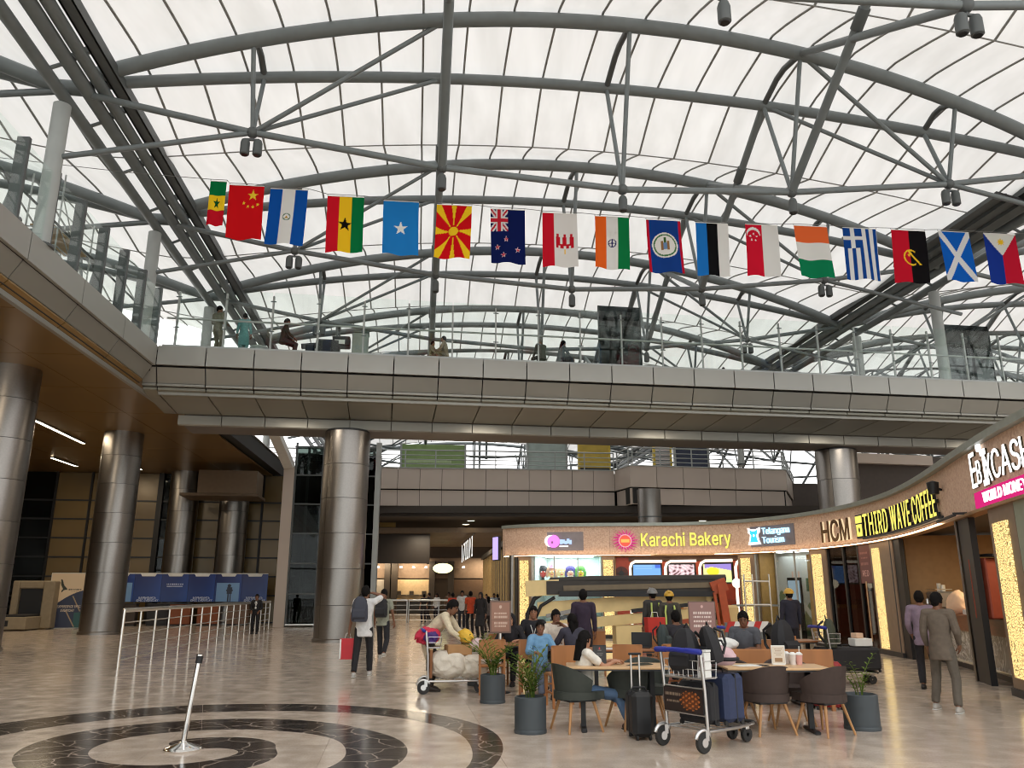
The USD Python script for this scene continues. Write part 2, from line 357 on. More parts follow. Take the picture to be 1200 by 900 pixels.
put('toe_rail', slab(MB(), .1, BL, R(.08, .14, 9.3, 9.38)), STEEL_L, t)
for k in range(int(BL / PW)):
    s = k * PW + .45; put('rear_post', MB().bar(bp(s, 4.7, 9.3), bp(s, 4.7, 10.35), .05), STEEL_L, t)
put('rear_handrail', MB().tube([bp(.1, 4.7, 10.35), bp(BL, 4.7, 10.35)], .03, 8), STEEL_L, t, True)

# ------------------------------------------------------------------ upper deck along the left
LD = unit(V(-.95, 9.73)); LN = V(-LD[1], LD[0])             # LN points left, away from the hall
def lp(s, n, z): q = P0 - LD * s + LN * n; return V(q[0], q[1], z)
def lslab(b, s0, s1, prof):
    m = len(prof); v = [lp(s, n, z) for s in (s0, s1) for n, z in prof]
    b.add(v, [[k, (k + 1) % m, m + (k + 1) % m, m + k] for k in range(m)]); b.add(v, [[0, k + 1, k] for k in range(1, m - 1)] + [[m, m + k, m + k + 1] for k in range(1, m - 1)]); return b
CEIL_L = mat('brown_soffit', srgb(150, 118, 70), .3, .5, .06, .5)   # brown soffit panels under the deck
t = thing('upper_deck', 'grey panelled upper deck edge running along the left side of the hall', 'balcony')
LL = 38.0
put('deck_slab', lslab(MB(), -26, LL, R(.2, 24, 8.5, 9.28)), GAPM, t)
put('deck_floor', lslab(MB(), -26, LL, R(.1, 24, 9.28, 9.3)), mat('deck_floor', srgb(170, 165, 155), .3), t)
put('edge_strip', lslab(MB(), -3.4, LL, R(.48, .6, 7.86, 7.98)), PANEL2, t)
put('inner_fill', lslab(MB(), 0, LL, R(.42, .58, 8.05, 8.5)), GAPM, t)
k = 0; s = 0.
while s < LL:
    w = 2.8
    put('fascia_panel', lslab(MB(), s + g, s + w - g, R(0, .1, 8.64, 9.3)), PANEL, t)
    put('return_panel', lslab(MB(), s + g, s + w - g, [(.34, 8.14), (.34, 8.18), (.5, 8.04), (.5, 8.0)]), CEIL_L, t)
    put('lower_band', lslab(MB(), s + g, s + w - g, [(.34, 8.2), (.4, 8.2), (.16, 8.62), (.1, 8.62)]), PANEL2, t)
    s += w
for i, n0 in enumerate(np.arange(.6, 23, 2.4)):
    for s in np.arange(-26, LL, 4.0):
        put('soffit_panel', lslab(MB(), s + .015, s + 3.985, R(n0 + .012, n0 + 2.388, 8.36, 8.42)), CEIL_L, t)
for s in np.arange(-.1, LL, 1.5):
    fin = put('fin_post', MB().bar(lp(s, .22, 9.3), lp(s, .22, 11.3), .26, .10, up=(LD[0], LD[1], 0)), STEEL_D if s > 1 else STEEL, t)
    put('glass_pane', lslab(MB(), s + .06, s + 1.44, R(.12, .135, 9.36, 11.15)), GLASS, t)
put('handrail', MB().tube([lp(.1, .36, 10.3), lp(LL, .36, 10.3)], .03, 8), STEEL_D, t, True)

# ------------------------------------------------------------------ gallery beyond the bridge
ga, gb = V(-9.3, 50.2), V(6.63, 51.69); GE = unit(gb - ga); GN = V(-GE[1], GE[0])
t = thing('gallery', 'beige panelled upper gallery front beyond the footbridge with steel railing', 'balcony')
STONE = mat('gallery_panel', srgb(190, 176, 164), .5, .1, .05, .5)
def gal(q0, q1, depth, n):
    e = unit(q1 - q0); L = np.linalg.norm(q1 - q0); nn = V(-e[1], e[0])
    for z0, z1, o in ((8.0, 9.3, 0.), (6.95, 7.93, .12)):
        for k in range(n):
            a, b = q0 + e * (L * k / n + .015) + nn * o, q0 + e * (L * (k + 1) / n - .015) + nn * o
            put('front_panel', MB().prism(Polygon([a, b, b + nn * .1, a + nn * .1]), z0, z1), STONE, t)
    a, b = q0 + nn * .15, q1 + nn * .15
    put('gallery_slab', MB().prism(Polygon([a, b, b + nn * depth, a + nn * depth]), 7.0, 9.25), GAPM, t)
    put('coping', MB().prism(Polygon([q0 - nn * .06, q1 - nn * .06, q1 + nn * .3, q0 + nn * .3]), 9.3, 9.36), STEEL_L, t)
    m = int(L / 1.9)
    for k in range(m + 1):
        q = q0 + e * L * k / m + nn * .2
        put('rail_post', MB().bar(V(*q, 9.36), V(*q, 10.5), .07), STEEL_L, t)
    for z in (9.62, 9.9, 10.18, 10.5):
        put('rail', MB().tube([V(*(q0 + nn * .2), z), V(*(q1 + nn * .2), z)], .03 if z < 10.5 else .045, 6), STEEL_L, t, True)
gal(ga - GE * 9, gb, 14, 18)
gc = V(7.3, 49.5); gd = V(17.6, 51.3)
gal(gb + V(0, 0), gc, .4, 1); gal(gc, gd, 14, 6); gal(gd, gd + V(4.5, 11), 5, 4)

# ------------------------------------------------------------------ big round columns
def bigcol(q, r, h, label):
    t = thing('round_column', label, 'column', (q[0], q[1], 0))
    put('core', MB().cyl((0, 0, 0), r - .03, h, 28), DARK, t)
    z = 0.; hs = 1.22
    while z < h - .1:
        z1 = min(z + hs, h)
        for k in range(2):
            a = np.linspace(k * np.pi + .008, (k + 1) * np.pi - .008, 21) + .9
            P = [[(rr * math.cos(x), rr * math.sin(x), zz) for x in a] for rr, zz in ((r - .02, z + .012), (r, z + .014), (r, z1 - .002), (r - .02, z1))]
            put('cladding_panel', MB().grid(np.array(P).transpose(1, 0, 2)), CHROME, t, 40)
        z = z1
    put('base_ring', MB().lathe([(r - .02, 0), (r + .05, 0), (r + .05, .1), (r - .02, .14)], 32), CHROME, t, 40)
    return t
bigcol(G(395, 752), .82, 7.4, 'stainless clad round column under the footbridge at left of centre')
bigcol(V(13.45, 33.0), .82, 7.4, 'stainless clad round column under the footbridge rising behind the shop row')
cl = [atz(16, 432, 8.38)[:2], V(-16.9, 34.4), aty(207, 668, 45.9)[:2], aty(268, 668, 46.0)[:2]]
for q, l in zip(cl, ('stainless clad round column at the left edge of the picture', 'stainless clad round column beside the white poster at left', 'stainless clad round column rising behind the blue posters', 'stainless clad round column farthest back under the left deck')):
    bigcol(q, .8, 8.38, l)
COLS = cl
t = thing('round_column', 'plain grey column standing behind the bakery sign', 'column', (*atz(762, 619, 4.15)[:2] * 1.32, 0))
put('shaft', MB().cyl((0, 0, 0), .62, 7.0, 24), CHROME, t, 40); put('joint_band', MB().lathe([(.62, 5.5), (.635, 5.5), (.635, 5.56), (.62, 5.56)], 24), STEEL_D, t)

# ------------------------------------------------------------------ floor: stone tiles with a dark spiral inlay
_m['granite'] = usdkit.material(stage, '/World/Looks/granite', {
    'g': ('geometry', {}), 'o': ('object_info', {}), 'n': ('noise_texture', {'scale': 3.0, 'detail': 6.}), 'n2': ('noise_texture', {'scale': 55., 'detail': 3.}),
    'r': ('rgb_ramp', {'ramp': [(.3, srgb(198, 181, 164)), (.7, srgb(221, 205, 189))]}), 'r2': ('rgb_ramp', {'ramp': [(.35, (.78, .76, .74)), (.6, (1., 1., 1.))]}),
    'm': ('mix_color', {'blend_type': 'multiply', 'fac': .8}), 'rt': ('map_range', {'from_min': 0., 'from_max': 1., 'to_min': .9, 'to_max': 1.06}),
    'hv': ('hsv', {}), 'rr': ('map_range', {'from_min': .3, 'from_max': .7, 'to_min': .10, 'to_max': .2}),
    'p': ('principled_bsdf', {'specular_ior_level': .62})},
    [('g.position', 'n.vector'), ('g.position', 'n2.vector'), ('n.fac', 'r.fac'), ('n2.fac', 'r2.fac'), ('r.color', 'm.a'), ('r2.color', 'm.b'),
     ('o.random', 'rt.value'), ('rt.result', 'hv.value'), ('m.result', 'hv.color'), ('hv.color', 'p.base_color'), ('n.fac', 'rr.value'), ('rr.result', 'p.roughness')], surface='p.BSDF')
_m['dark_marble'] = usdkit.material(stage, '/World/Looks/dark_marble', {
    'g': ('geometry', {}), 'n0': ('noise_texture', {'scale': 1.6, 'detail': 4.}), 'mx': ('mix_vector', {'fac': .28}), 'v': ('voronoi_texture', {'feature': 'distance_to_edge', 'scale': 3.2}),
    'r': ('rgb_ramp', {'ramp': [(0., srgb(176, 160, 146)), (.014, srgb(120, 108, 98)), (.035, srgb(58, 50, 46)), (1., srgb(46, 40, 38))]}),
    'p': ('principled_bsdf', {'roughness': .14})},
    [('g.position', 'n0.vector'), ('g.position', 'mx.a'), ('n0.color', 'mx.b'), ('mx.result', 'v.vector'), ('v.distance', 'r.fac'), ('r.color', 'p.base_color')], surface='p.BSDF')
GRAN = _m['granite']; DMAR = _m['dark_marble']
fl = thing('floor', 'polished beige stone floor with dark spiral inlay', None, kind='structure')
put('floor_bed', MB().bx(-60, 60, -20, 95, -.3, -.012), mat('floor_bed', srgb(120, 108, 96), .5), fl)
TS = 1.8; FA = AB
def ft(u, w): return V(0, 8) + rot2(FA) @ V(u, w)
for i in range(-8, 7):
    for j in range(0, 16):
        c = [ft(i * TS + a, j * TS + b) for a, b in ((.002, .002), (TS - .002, .002), (TS - .002, TS - .002), (.002, TS - .002))]
        put('tile', MB().prism(Polygon(c), -.012, 0), GRAN, fl)
near = Polygon([ft(-8 * TS, 0), ft(7 * TS, 0), ft(7 * TS, 16 * TS), ft(-8 * TS, 16 * TS)])
put('far_paving', MB().prism(sbox(-60, -20, 60, 95).difference(near), -.012, 0), GRAN, fl, kind='stuff')
sc = V(-3.32, 9.25)
PSI = [-150, -136, 0, 50, 100, 162, 213, 268, 319, 360, 384, 440, 522, 568, 603, 660, 720, 737, 790, 860]
ROUT = [.5, .72, .78, 1.25, 1.5, 1.75, 2.2, 2.16, 1.97, 2.2, 2.38, 2.75, 3.4, 3.65, 3.78, 3.47, 3.2, 3.27, 3.55, 3.9]
PIN = [-150, -136, -40, 20, 100, 162, 213, 295, 360, 391, 460, 558, 603, 660, 720, 738, 790, 860]
RIN = [.3, .02, .02, .5, .85, 1.07, 1.33, 1.27, 1.53, 1.84, 2.35, 2.79, 2.9, 2.88, 2.86, 3.05, 3.4, 3.9]
ps = np.arange(-150, 861, 5.)
ro, ri = np.interp(ps, PSI, ROUT), np.interp(ps, PIN, RIN)
ker = np.ones(5) / 5; ro[2:-2] = np.convolve(ro, ker, 'valid'); ri[2:-2] = np.convolve(ri, ker, 'valid')
pin = lambda r, p: sc + r * V(math.cos(math.radians(-p)), math.sin(math.radians(-p)))
for k in range(0, len(ps) - 1, 4):
    e = min(k + 4, len(ps) - 1); a = [pin(ro[x], ps[x] - (.12 if x == e else 0)) for x in range(k, e + 1)] + [pin(ri[x], ps[x] - (.12 if x == e else 0)) for x in range(e, k - 1, -1)]
    pg = Polygon(a).buffer(0)
    if pg.area > .002: put('inlay_piece', MB().prism(pg, 0, .0015), DMAR, fl)
# ------------------------------------------------------------------ shell of the hall beyond the frame
WALLM = mat('plaster_wall', srgb(176, 168, 156), .7, 0, .04, 1.)
w = thing('window_1', 'tall glazed end wall of the hall behind the viewer', kind='structure')
for k in range(16):
    x = -40 + k * 5.5
    put('mullion', MB().bx(x - .12, x + .12, -14.2, -13.9, 0, 13.4), STEEL_L, w)
    for z0, z1 in ((.2, 4.4), (4.5, 8.8), (8.9, 13.2)): put('pane', MB().bx(x + .14, x + 5.36, -14.06, -14.04, z0, z1), GLASS2, w)
for z in (.1, 4.45, 8.85, 13.3): put('transom', MB().bx(-40, 48, -14.15, -13.95, z - .08, z + .08), STEEL_L, w)
w = thing('wall_left', 'upper wall closing the left side roof', kind='structure')
q0, q1 = gxy(-2, -5.9), gxy(10, -5.9)
put('wall_panel', MB().bar(V(*q0, 11.3), V(*q1, 11.3), .3, 5.0), WALLM, w)
w = thing('wall_right', 'upper wall closing the right side roof', kind='structure')
q0, q1 = gxy(-2, 12.1), gxy(10, 12.1)
put('wall_panel', MB().bar(V(*q0, 7.), V(*q1, 7.), .3, 14.0), WALLM, w)

# ------------------------------------------------------------------ glazed hall under the left deck
GLZ = mat('amber_glazing', srgb(104, 84, 46), .28, .1, .2, .35)
w = thing('wall_left_back', 'dark amber glazed wall with black mullions under the left deck', kind='structure')
def wb(s, z, n=0.): q = V(-12.7, 47.4) - BD * s + V(-BD[1], BD[0]) * n; return V(q[0], q[1], z)
for k in range(11):
    for z0, z1 in ((0.05, 1.5), (1.5, 2.55), (2.55, 3.6), (3.6, 4.65), (4.65, 5.7), (5.7, 6.75), (6.75, 8.35)):
        a, b = wb(k * 1.9 + .03, 0)[:2], wb(k * 1.9 + 1.87, 0)[:2]; n = V(-BD[1], BD[0]) * .05
        put('glazing_panel', MB().prism(Polygon([a, b, b + n, a + n]), z0 + .02, z1 - .02), GLZ if k % 4 != 3 else GLASSD, w)
    put('mullion', MB().bar(wb(k * 1.9, 0, -.02), wb(k * 1.9, 8.36, -.02), .12 if k % 4 else .3), BLACK, w)
for z in (1.5, 2.55, 3.6, 4.65, 5.7, 6.75): put('transom', MB().bar(wb(0, z, -.02), wb(21, z, -.02), .08), BLACK, w)
put('backing', MB().bar(wb(-.2, 4.2, .3), wb(22, 4.2, .3), .2, 8.4), DARK, w)
w = thing('wall_left_far', 'dark wall closing the hall under the left deck at the far left', kind='structure')
put('wall_panel', MB().bar(V(*wb(21.5, 4.2)[:2], 4.2), V(-31, -14, 4.2), .3, 8.4), mat('far_wall', srgb(92, 76, 56), .35, .2), w)
WARM = emit('warm_strip', (1., .86, .62), 7.0)
for (p, q), l in zip((((37, 490), (98, 519)), ((61, 536), (90, 546)), ((160, 546), (163, 548))), ('long warm linear light in the brown ceiling at left', 'shorter warm linear light behind the long one at left', 'small warm linear light beside the second column')):
    a, b = atz(*p, 8.33), atz(*q, 8.33)
    if np.linalg.norm(a - b) < 1: b = a + V(-.3, 1.2, 0)
    t = thing('linear_light', l, 'light', (0, 0, -.03)); put('diffuser', MB().bar(a, b, .14, .03), WARM, t)
    put('housing', MB().bar(a + V(0, 0, .02), b + V(0, 0, .02), .2, .05), STEEL_D, t)
def downlight(p, r, label, m=None):
    t = thing('downlight', label, 'light', p); put('diffuser', MB().cyl((0, 0, -.03), r, .02, 14), m or WARM, t); put('rim', MB().lathe([(r, -.04), (r + .05, -.04), (r + .05, 0), (r, 0)], 14), STEEL_L, t)
def lamp(path, loc, size, power, color=(1, .82, .58), rx=0):
    L = UsdLux.RectLight.Define(stage, path); L.CreateWidthAttr(size[0]); L.CreateHeightAttr(size[1]); L.CreateIntensityAttr(power); L.CreateColorAttr(Gf.Vec3f(*color))
    x = UsdGeom.Xformable(L); x.AddTranslateOp().Set(Gf.Vec3d(*map(float, loc))); x.AddRotateXOp().Set(rx)
for k, (x, y) in enumerate(((-14, 16), (-17, 25), (-19, 33), (-22, 40))):
    lamp('/World/ceiling_lamp_%d' % (k + 1), (x, y, 8.3), (.5, 3.), 38.0)
for k, (x_, n) in enumerate(((4., 1.6), (11., 1.8), (18., 1.8), (25., 1.8), (32., 1.8))):
    p = bp(x_, n, 7.74); lamp('/World/bridge_lamp_%d' % (k + 1), p, (1.2, .4), 34., (1, .88, .72))
BOX = mat('bulkhead', srgb(104, 86, 66), .5, .1)
t = thing('ceiling_bulkhead', 'pale brown ceiling box hanging above the farthest left column', 'bulkhead', (-15.2, 43.4, 0), AB)
put('box', MB().box((0, 0, 7.35), (3.0, 2, 1.2)), BOX, t); put('lower_tray', MB().box((-.4, .3, 6.68), (4., 2.4, .14)), mat('bulkhead_dark', srgb(96, 78, 58), .5), t)

# ------------------------------------------------------------------ printed flat colour
def canvas(w, h, nx, ny, fn, th=.0, curve=None):
    """a print surface in the xz plane, x 0..w, z 0..h; fn(u, v) -> colour, v from the bottom"""
    u, v = np.meshgrid(np.linspace(0, 1, nx), np.linspace(0, 1, ny), indexing='ij')
    P = np.stack([u * w, np.zeros_like(u), v * h], -1)
    if curve is not None: P = curve(P, u, v)
    return MB().grid(P, fn(u, v))
def lay(shape, u, v, ax, ay): return shapely.contains_xy(shape, u * ax, v * ay)
def fill(u, c): return np.broadcast_to(np.array(srgb(*c)), u.shape + (3,)).copy()
def text_shape(t, h, x=0, y=0, bold=True, w=None):
    m = meshkit.text_mesh(t, h, .01, bold); v = m.vertices; lo = v[:, 2].min() + .001
    p = shapely.union_all([Polygon(v[f][:, :2]) for f in m.faces if (v[f][:, 2] < lo).all()])
    b = p.bounds; k = 1. if w is None else w / (b[2] - b[0])
    return shapely.affinity.translate(shapely.affinity.scale(p, k, 1, origin=(0, 0)), x - b[0] * k, y)
import shapely.affinity
def letters(parent, text, h, place, material, depth=.05, gap=.14, bold=True, xs=1.0, back=None, name='letter', fit=None):
    """separate raised letters; place(x) -> (origin, along, up, out)"""
    x = 0.
    if fit:
        nat = sum(h * .42 if c == ' ' else meshkit.text_mesh(c, h, depth, bold).extents[0] + gap * h for c in text) - gap * h; xs = fit / nat
    if back is not None: depth = .012
    for ch in text:
        if ch == ' ': x += h * .42 * xs; continue
        m = meshkit.text_mesh(ch, h, depth, bold); b = m.bounds; wd = (b[1][0] - b[0][0]) * xs
        o, a, up, out = place(x + wd / 2)
        vv = np.array(m.vertices); vv[:, 0] = (vv[:, 0] - b[0][0]) * xs - wd / 2
        L = put(name, MB().add(vv, m.faces).xform(frame(o, a, up, out)), material, parent)
        if back is not None:
            v2 = vv.copy(); v2[:, 2] -= depth + .001; v2[:, 0] *= 1.06
            v2[:, 2] = np.where(v2[:, 2] < -depth / 2 - .0005, -.075, -.001); put('letter_side', MB().add(v2, m.faces).xform(frame(o, a, up, out)), back, L)
        x += wd + gap * h * xs
    return x

# posters of the hoarding at left
def poster(kind):
    nav, blu, sky = srgb(24, 34, 96), srgb(34, 78, 150), srgb(120, 160, 205)
    tx1, tx2 = text_shape('EXPERIENCE', .1, .3, .16), text_shape('EPIC EVERYDAY', .1, .2, .02)
    def fn(u, v):
        c = np.array(nav) * (1 - (1 - v)[..., None] * .5) + np.array(blu) * (1 - v)[..., None] * .5 + np.array(blu) * .4 * u[..., None] ** 3
        X, Y = u * 1.35, v * 1.45
        if kind == 0:
            c[(Y < .98) & (X > .1) & (X < 1.25)] = sky
            c[shapely.contains_xy(shapely.union_all([sbox(.68, .0, .76, .75), sbox(.79, .0, .86, .7), sbox(.6, .55, .93, .62), Point(.74, .82).buffer(.09), sbox(.64, .4, .9, .75)]), X, Y)] = srgb(40, 48, 70)
        if kind == 1:
            c[((abs(Y - .9) < .03) & (np.sin(X * 60) > -.6) & (abs(X - .68) < .42)) | ((abs(Y - .78) < .02) & (abs(X - .68) < .4))] = srgb(190, 200, 225)
        if kind == 2:
            m = shapely.contains_xy(shapely.union_all([tx1, tx2]), X, Y); c[m] = srgb(200, 210, 230)
        return c
    return fn
PRINT = printm('printed_board', 0, .35)
t = thing('hoarding', 'row of navy blue printed boards with white top tabs behind the steel railing', 'hoarding')
for k, kind in enumerate((0, 2, 1, 2, 0, 2)):
    o = V(-21.0, 43.3) + BD * (k * 1.36 - .2)
    M = frame((o[0], o[1], 1.2), V(BD[0], BD[1], 0), V(-BD[1], BD[0], 0), V(0, 0, 1))
    b = put('board', canvas(1.35, 1.45, 68, 72, poster(kind)).xform(M), PRINT, t)
    put('board_back', MB().bx(0, 1.35, .01, .05, -.02, 1.47).xform(M), DARK, b)
    tab = Polygon([(.25, 1.47), (1.1, 1.47), (1.0, 1.3), (.35, 1.3)]).union(sbox(0, 1.43, 1.35, 1.47))
    put('header_tab', MB().prism(tab, 0, .02).xform(M @ np.array([[1, 0, 0, 0], [0, 0, -1, 0], [0, 1, 0, 0], [0, 0, 0, 1.]])), WHITE, b)
    put('leg', MB().bx(.05, .1, .02, .08, -1.2, 0).xform(M), STEEL_D, t)
for k, (x, c, l) in enumerate(((0.6, (60, 50, 44), 'dark grey low cabinet below the blue boards'), (2.2, (30, 28, 30), 'black low cabinet below the blue boards'), (3.3, (132, 70, 36), 'orange brown low cabinet below the blue boards, left one'), (4.7, (132, 70, 36), 'orange brown low cabinet below the blue boards, right one'), (6.2, (110, 84, 66), 'beige brown low cabinet under the rightmost boards'))):
    o = V(-21.0, 43.0) + BD * x; t = thing('low_cabinet', l, 'cabinet', (*o, 0), AB)
    put('body', MB().box((.45, 0, .58), (1.05, .5, 1.0), 0, .02), mat('cabinet_%d' % k, srgb(*c), .5), t); put('top', MB().box((.45, 0, 1.1), (1.1, .55, .05)), DARK, t); put('plinth', MB().box((.45, 0, .04), (1., .45, .08)), BLACK, t)
# white and navy poster board and the baggage scanner
PB = G(75, 737)
def big_poster(u, v):
    c = fill(u, (226, 204, 172)); X, Y = u * 1.75, v * 2.5
    low = Y < 1.75 - .95 * np.maximum(0, 1 - u) ** 1.7 * 1.0 + .0 * X
    c[low] = srgb(48, 56, 82); c[low & (X > 1.2) & (Y < .7)] = srgb(46, 92, 92)
    for (x0, y0, x1, y1) in ((1.05, 1.45, 1.45, .75), (.8, .8, 1.25, .05)):
        d = abs((X - x0) * (y1 - y0) - (Y - y0) * (x1 - x0)) / math.hypot(x1 - x0, y1 - y0); c[low & (d < .025) & (Y < max(y0, y1)) & (Y > min(y0, y1))] = srgb(170, 150, 120)
    leaf = Polygon([(.42, 2.25), (.5, 2.2), (.6, 1.95), (.78, 1.75), (.6, 1.72), (.52, 1.6), (.5, 1.7), (.56, 1.78), (.46, 1.95)])
    c[shapely.contains_xy(leaf, X, Y)] = srgb(58, 62, 50)
    c[(((abs(Y - 1.75) < .035) & (abs(X - 1.1) < .3)) | ((abs(Y - 1.66) < .015) & (abs(X - 1.1) < .16))) & (np.sin(X * 75) > -.5)] = srgb(110, 102, 90)
    m = shapely.contains_xy(shapely.union_all([text_shape('EXPERIENCE EPIC', .11, .4, .92, True, 1.05), text_shape('EVERYDAY', .11, .58, .74, True, .62)]), X, Y); c[m] = srgb(214, 200, 180)
    return c
t = thing('poster_board', 'tall cream and navy poster board with a leaf emblem beside the second column', 'poster board', (*PB[:2], 0), AB)
put('print', canvas(1.75, 2.5, 110, 150, big_poster).xform(frame((-.85, 0, .05), V(1, 0, 0), V(0, 1, 0), V(0, 0, 1))), PRINT, t)
put('frame', MB().bx(-.88, .93, .01, .07, .02, 2.58), WHITE, t)
for x in (-.6, .6): put('foot', MB().bx(x - .04, x + .04, -.35, .35, 0, .03), STEEL_D, t)
SC = G(20, 738); SCM = mat('scanner_grey', srgb(150, 136, 112), .5)
t = thing('baggage_scanner', 'beige grey baggage scanner with dark tunnel at the left edge', 'scanner', (SC[0], SC[1] + .6, 0), AB)
put('housing', MB().bx(-.6, -.3, -.5, 1.2, .05, 2.2, .04).bx(.75, 1.25, -.5, 1.2, .05, 2.2, .04).bx(-.3, .75, -.5, 1.2, 1.85, 2.2, .04), SCM, t)
put('tunnel_curtain', MB().bx(-.28, .73, -.3, -.26, .7, 1.84), BLACK, t); put('conveyor', MB().bx(-.28, .73, -2.0, 1.1, .55, .7, .03), RUBBER, t)
put('conveyor_bed', MB().bx(-.4, .85, -2.1, -.5, .05, .6, .03), SCM, t); put('panel', MB().bx(.0, .12, -2.13, -2.1, .2, .45), BLACK, t)

# ------------------------------------------------------------------ glass lift tower
EX0 = G(322, 735)[:2]; EXD = BD; EN2 = V(-BD[1], BD[0])
def ep(s, n, z): q = EX0 + EXD * s + EN2 * n; return V(q[0], q[1], z)
t = thing('lift_tower', 'dark glass lift tower with pale corner post behind the left of centre column', 'lift')
LW = 4.75
put('corner_post', MB().bar(ep(.2, .1, 0), ep(.2, .1, 8.0), .55, .4), STONE, t)
put('head_beam', MB().bar(ep(.15, .1, 8.05), ep(-.2, -4.0, 9.25), .5, .35), WHITE, t)
put('end_post', MB().bar(ep(LW, 0, 0), ep(LW, 0, 9.4), .26), STEEL_L, t)
for n_, a_ in ((0, 0), (1, 2.4)):
    for k in range(3):
        for j in range(6):
            x0 = .5 + (LW - .55) * k / 3; x1 = .5 + (LW - .55) * (k + 1) / 3
            P = [ep(x0 + .02, a_, j * 1.5 + .1), ep(x1 - .02, a_, j * 1.5 + .1), ep(x1 - .02, a_ + .02, j * 1.5 + .1), ep(x0 + .02, a_ + .02, j * 1.5 + .1)]
            put('glass_pane', MB().prism(Polygon([p[:2] for p in P]), j * 1.5 + .12, j * 1.5 + 1.6), GLASSD, t)
for k in range(4):
    x = .5 + (LW - .55) * k / 3
    put('frame_post', MB().bar(ep(x, -.06, 0), ep(x, -.06, 9.3), .09), STEEL_D, t)
for j in range(7): put('frame_beam', MB().bar(ep(.4, -.04, j * 1.5 + .1), ep(LW, -.04, j * 1.5 + .1), .07), STEEL_D, t)
put('lift_car', MB().bx(0, 1.8, 0, 1.6, 3.2, 5.6, .05).xform(frame(ep(1.3, .55, 0), V(*BD, 0), V(*EN2, 0), V(0, 0, 1))), mat('lift_car', srgb(70, 76, 74), .3, .4), t)
for x in (1.0, 3.4): put('guide_rail', MB().bar(ep(x, 1.2, 0), ep(x, 1.2, 9.3), .12), STEEL, t)
put('base_rail', MB().tube([ep(.5, -.15, .12), ep(LW, -.15, .12)], .04, 6), RAILM, t)
put('side_glass', MB().bar(ep(LW + .05, 0, 4.7), ep(LW + .05, 2.4, 4.7), .02, 9.3), GLASS, t)
put('backing', MB().bar(ep(.2, 2.9, 4.6), ep(LW + .1, 2.9, 4.6), .1, 9.2), DARK, t)

# ------------------------------------------------------------------ corridor under the gallery
DCEIL = mat('dark_ceiling', srgb(58, 50, 42), .6)
SLAT = mat('ceiling_slat', srgb(140, 120, 98), .5)
c = thing('ceiling', 'dark slatted ceiling of the corridor under the gallery', kind='structure')
put('ceiling_board', MB().bx(-30, 34, 50.8, 92, 6.3, 6.5).bx(-30, 34, 50.6, 54, 6.5, 6.95), DCEIL, c)
for k in range(26):
    y = 54 + k * .8
    put('slat', MB().bx(-14, 26, y, y + .3, 5.55, 5.85), SLAT, c)
for k, (px, py) in enumerate(((552, 597), (546, 605), (541, 611), (823, 603), (799, 609), (788, 614), (924, 599))):
    p = aty(px, py, 53.5 + 3. * (k % 3)); p[2] = min(p[2], 6.3)
    downlight((p[0], p[1], p[2]), .24, '%s small round ceiling downlight in the dark corridor ceiling' % ('first second third fourth fifth sixth seventh'.split()[k]))
    put('hanger', MB().bar(V(p[0], p[1], p[2]), V(p[0], p[1], 6.4), .02), BLACK, stage.GetPrimAtPath('/World/' + ('downlight' if k == 0 else 'downlight_%03d' % k)))
t = thing('dark_bulkhead', 'large blank dark brown panel hanging in the corridor beside the lift', 'panel', (-8.6, 55.5, 0), .09)
put('panel', MB().box((0, 0, 4.75), (5.6, .4, 2.3)), mat('dark_panel', srgb(44, 36, 30), .5), t)
put('lit_strip', MB().box((-.8, -.25, 6.25), (2.9, .08, .5)), mat('gold_strip', srgb(176, 138, 60), .5), t); put('side_cheek', MB().box((2.9, .6, 4.75), (.2, 1.6, 2.3)), mat('dark_panel', srgb(44, 36, 30), .5), t)
w = thing('wall_back', 'far corridor wall of small lit shops', kind='structure')
put('wall_panel', MB().bx(-30, 34, 71, 71.4, 0, 6.4), mat('far_shop_wall', srgb(92, 78, 64), .6), w)
put('header', MB().bx(-14, 2, 70.6, 70.95, 2.9, 4.6), mat('far_header', srgb(128, 108, 90), .6), w)
for k, (x0, x1) in enumerate(((-12.2, -10.6), (-10.0, -6.8), (-5.2, 1.2))):
    t = thing('far_shop', ('narrow shuttered pale shop front at the far left of the corridor', 'bright shelf lined shop at the far end of the corridor', 'dim cafe front under an oval glowing sign at the far end')[k], 'shop', (0, 70.5, 0))
    put('back_panel', MB().bx(x0, x1, -.05, .05, .1, 2.8), (WALLM, mat('shelf_back', srgb(206, 180, 140), .6), mat('cafe_back', srgb(96, 74, 56), .6))[k], t)
    n = (1, 3, 3)[k]
    for j in range(n):
        x = x0 + (x1 - x0) * (j + .5) / n
        put('spot_lamp', MB().lathe([(.001, 3.9), (.08, 3.9), (.12, 3.75), (.001, 3.75)], 10, (x, -.35, 0)), emit('spot_glow', (1, .82, .6), 10.), t)
        put('shelf', MB().bx(x - .5, x + .5, -.35, -.05, 1.5, 1.54).bx(x - .5, x + .5, -.35, -.05, .9, .94), STEEL_D, t)
        if k == 1:
            for z, cc in ((1.54, (60, 50, 40)), (.94, (180, 140, 80))): put('goods_box', MB().bx(x - .3, x + .05, -.3, -.1, z, z + .3), mat('goods_%d' % cc[0], srgb(*cc), .6), t)
    for x in (x0, x1): put('pier', MB().bx(x - .25, x + .25, -.45, .1, 0, 4.3), DCEIL, t)
    put('counter', MB().bx(x0 + .4, x1 - .4, -1.2, -.7, 0, 1.0), DARK, t)
for k, (x_, y_) in enumerate(((-6., 54.), (-2., 57.), (-7., 62.), (3., 55.), (10., 55.))): lamp('/World/corridor_lamp_%d' % (k + 1), (x_, y_, 5.5), (1.2, .5), 70., (1, .84, .62))
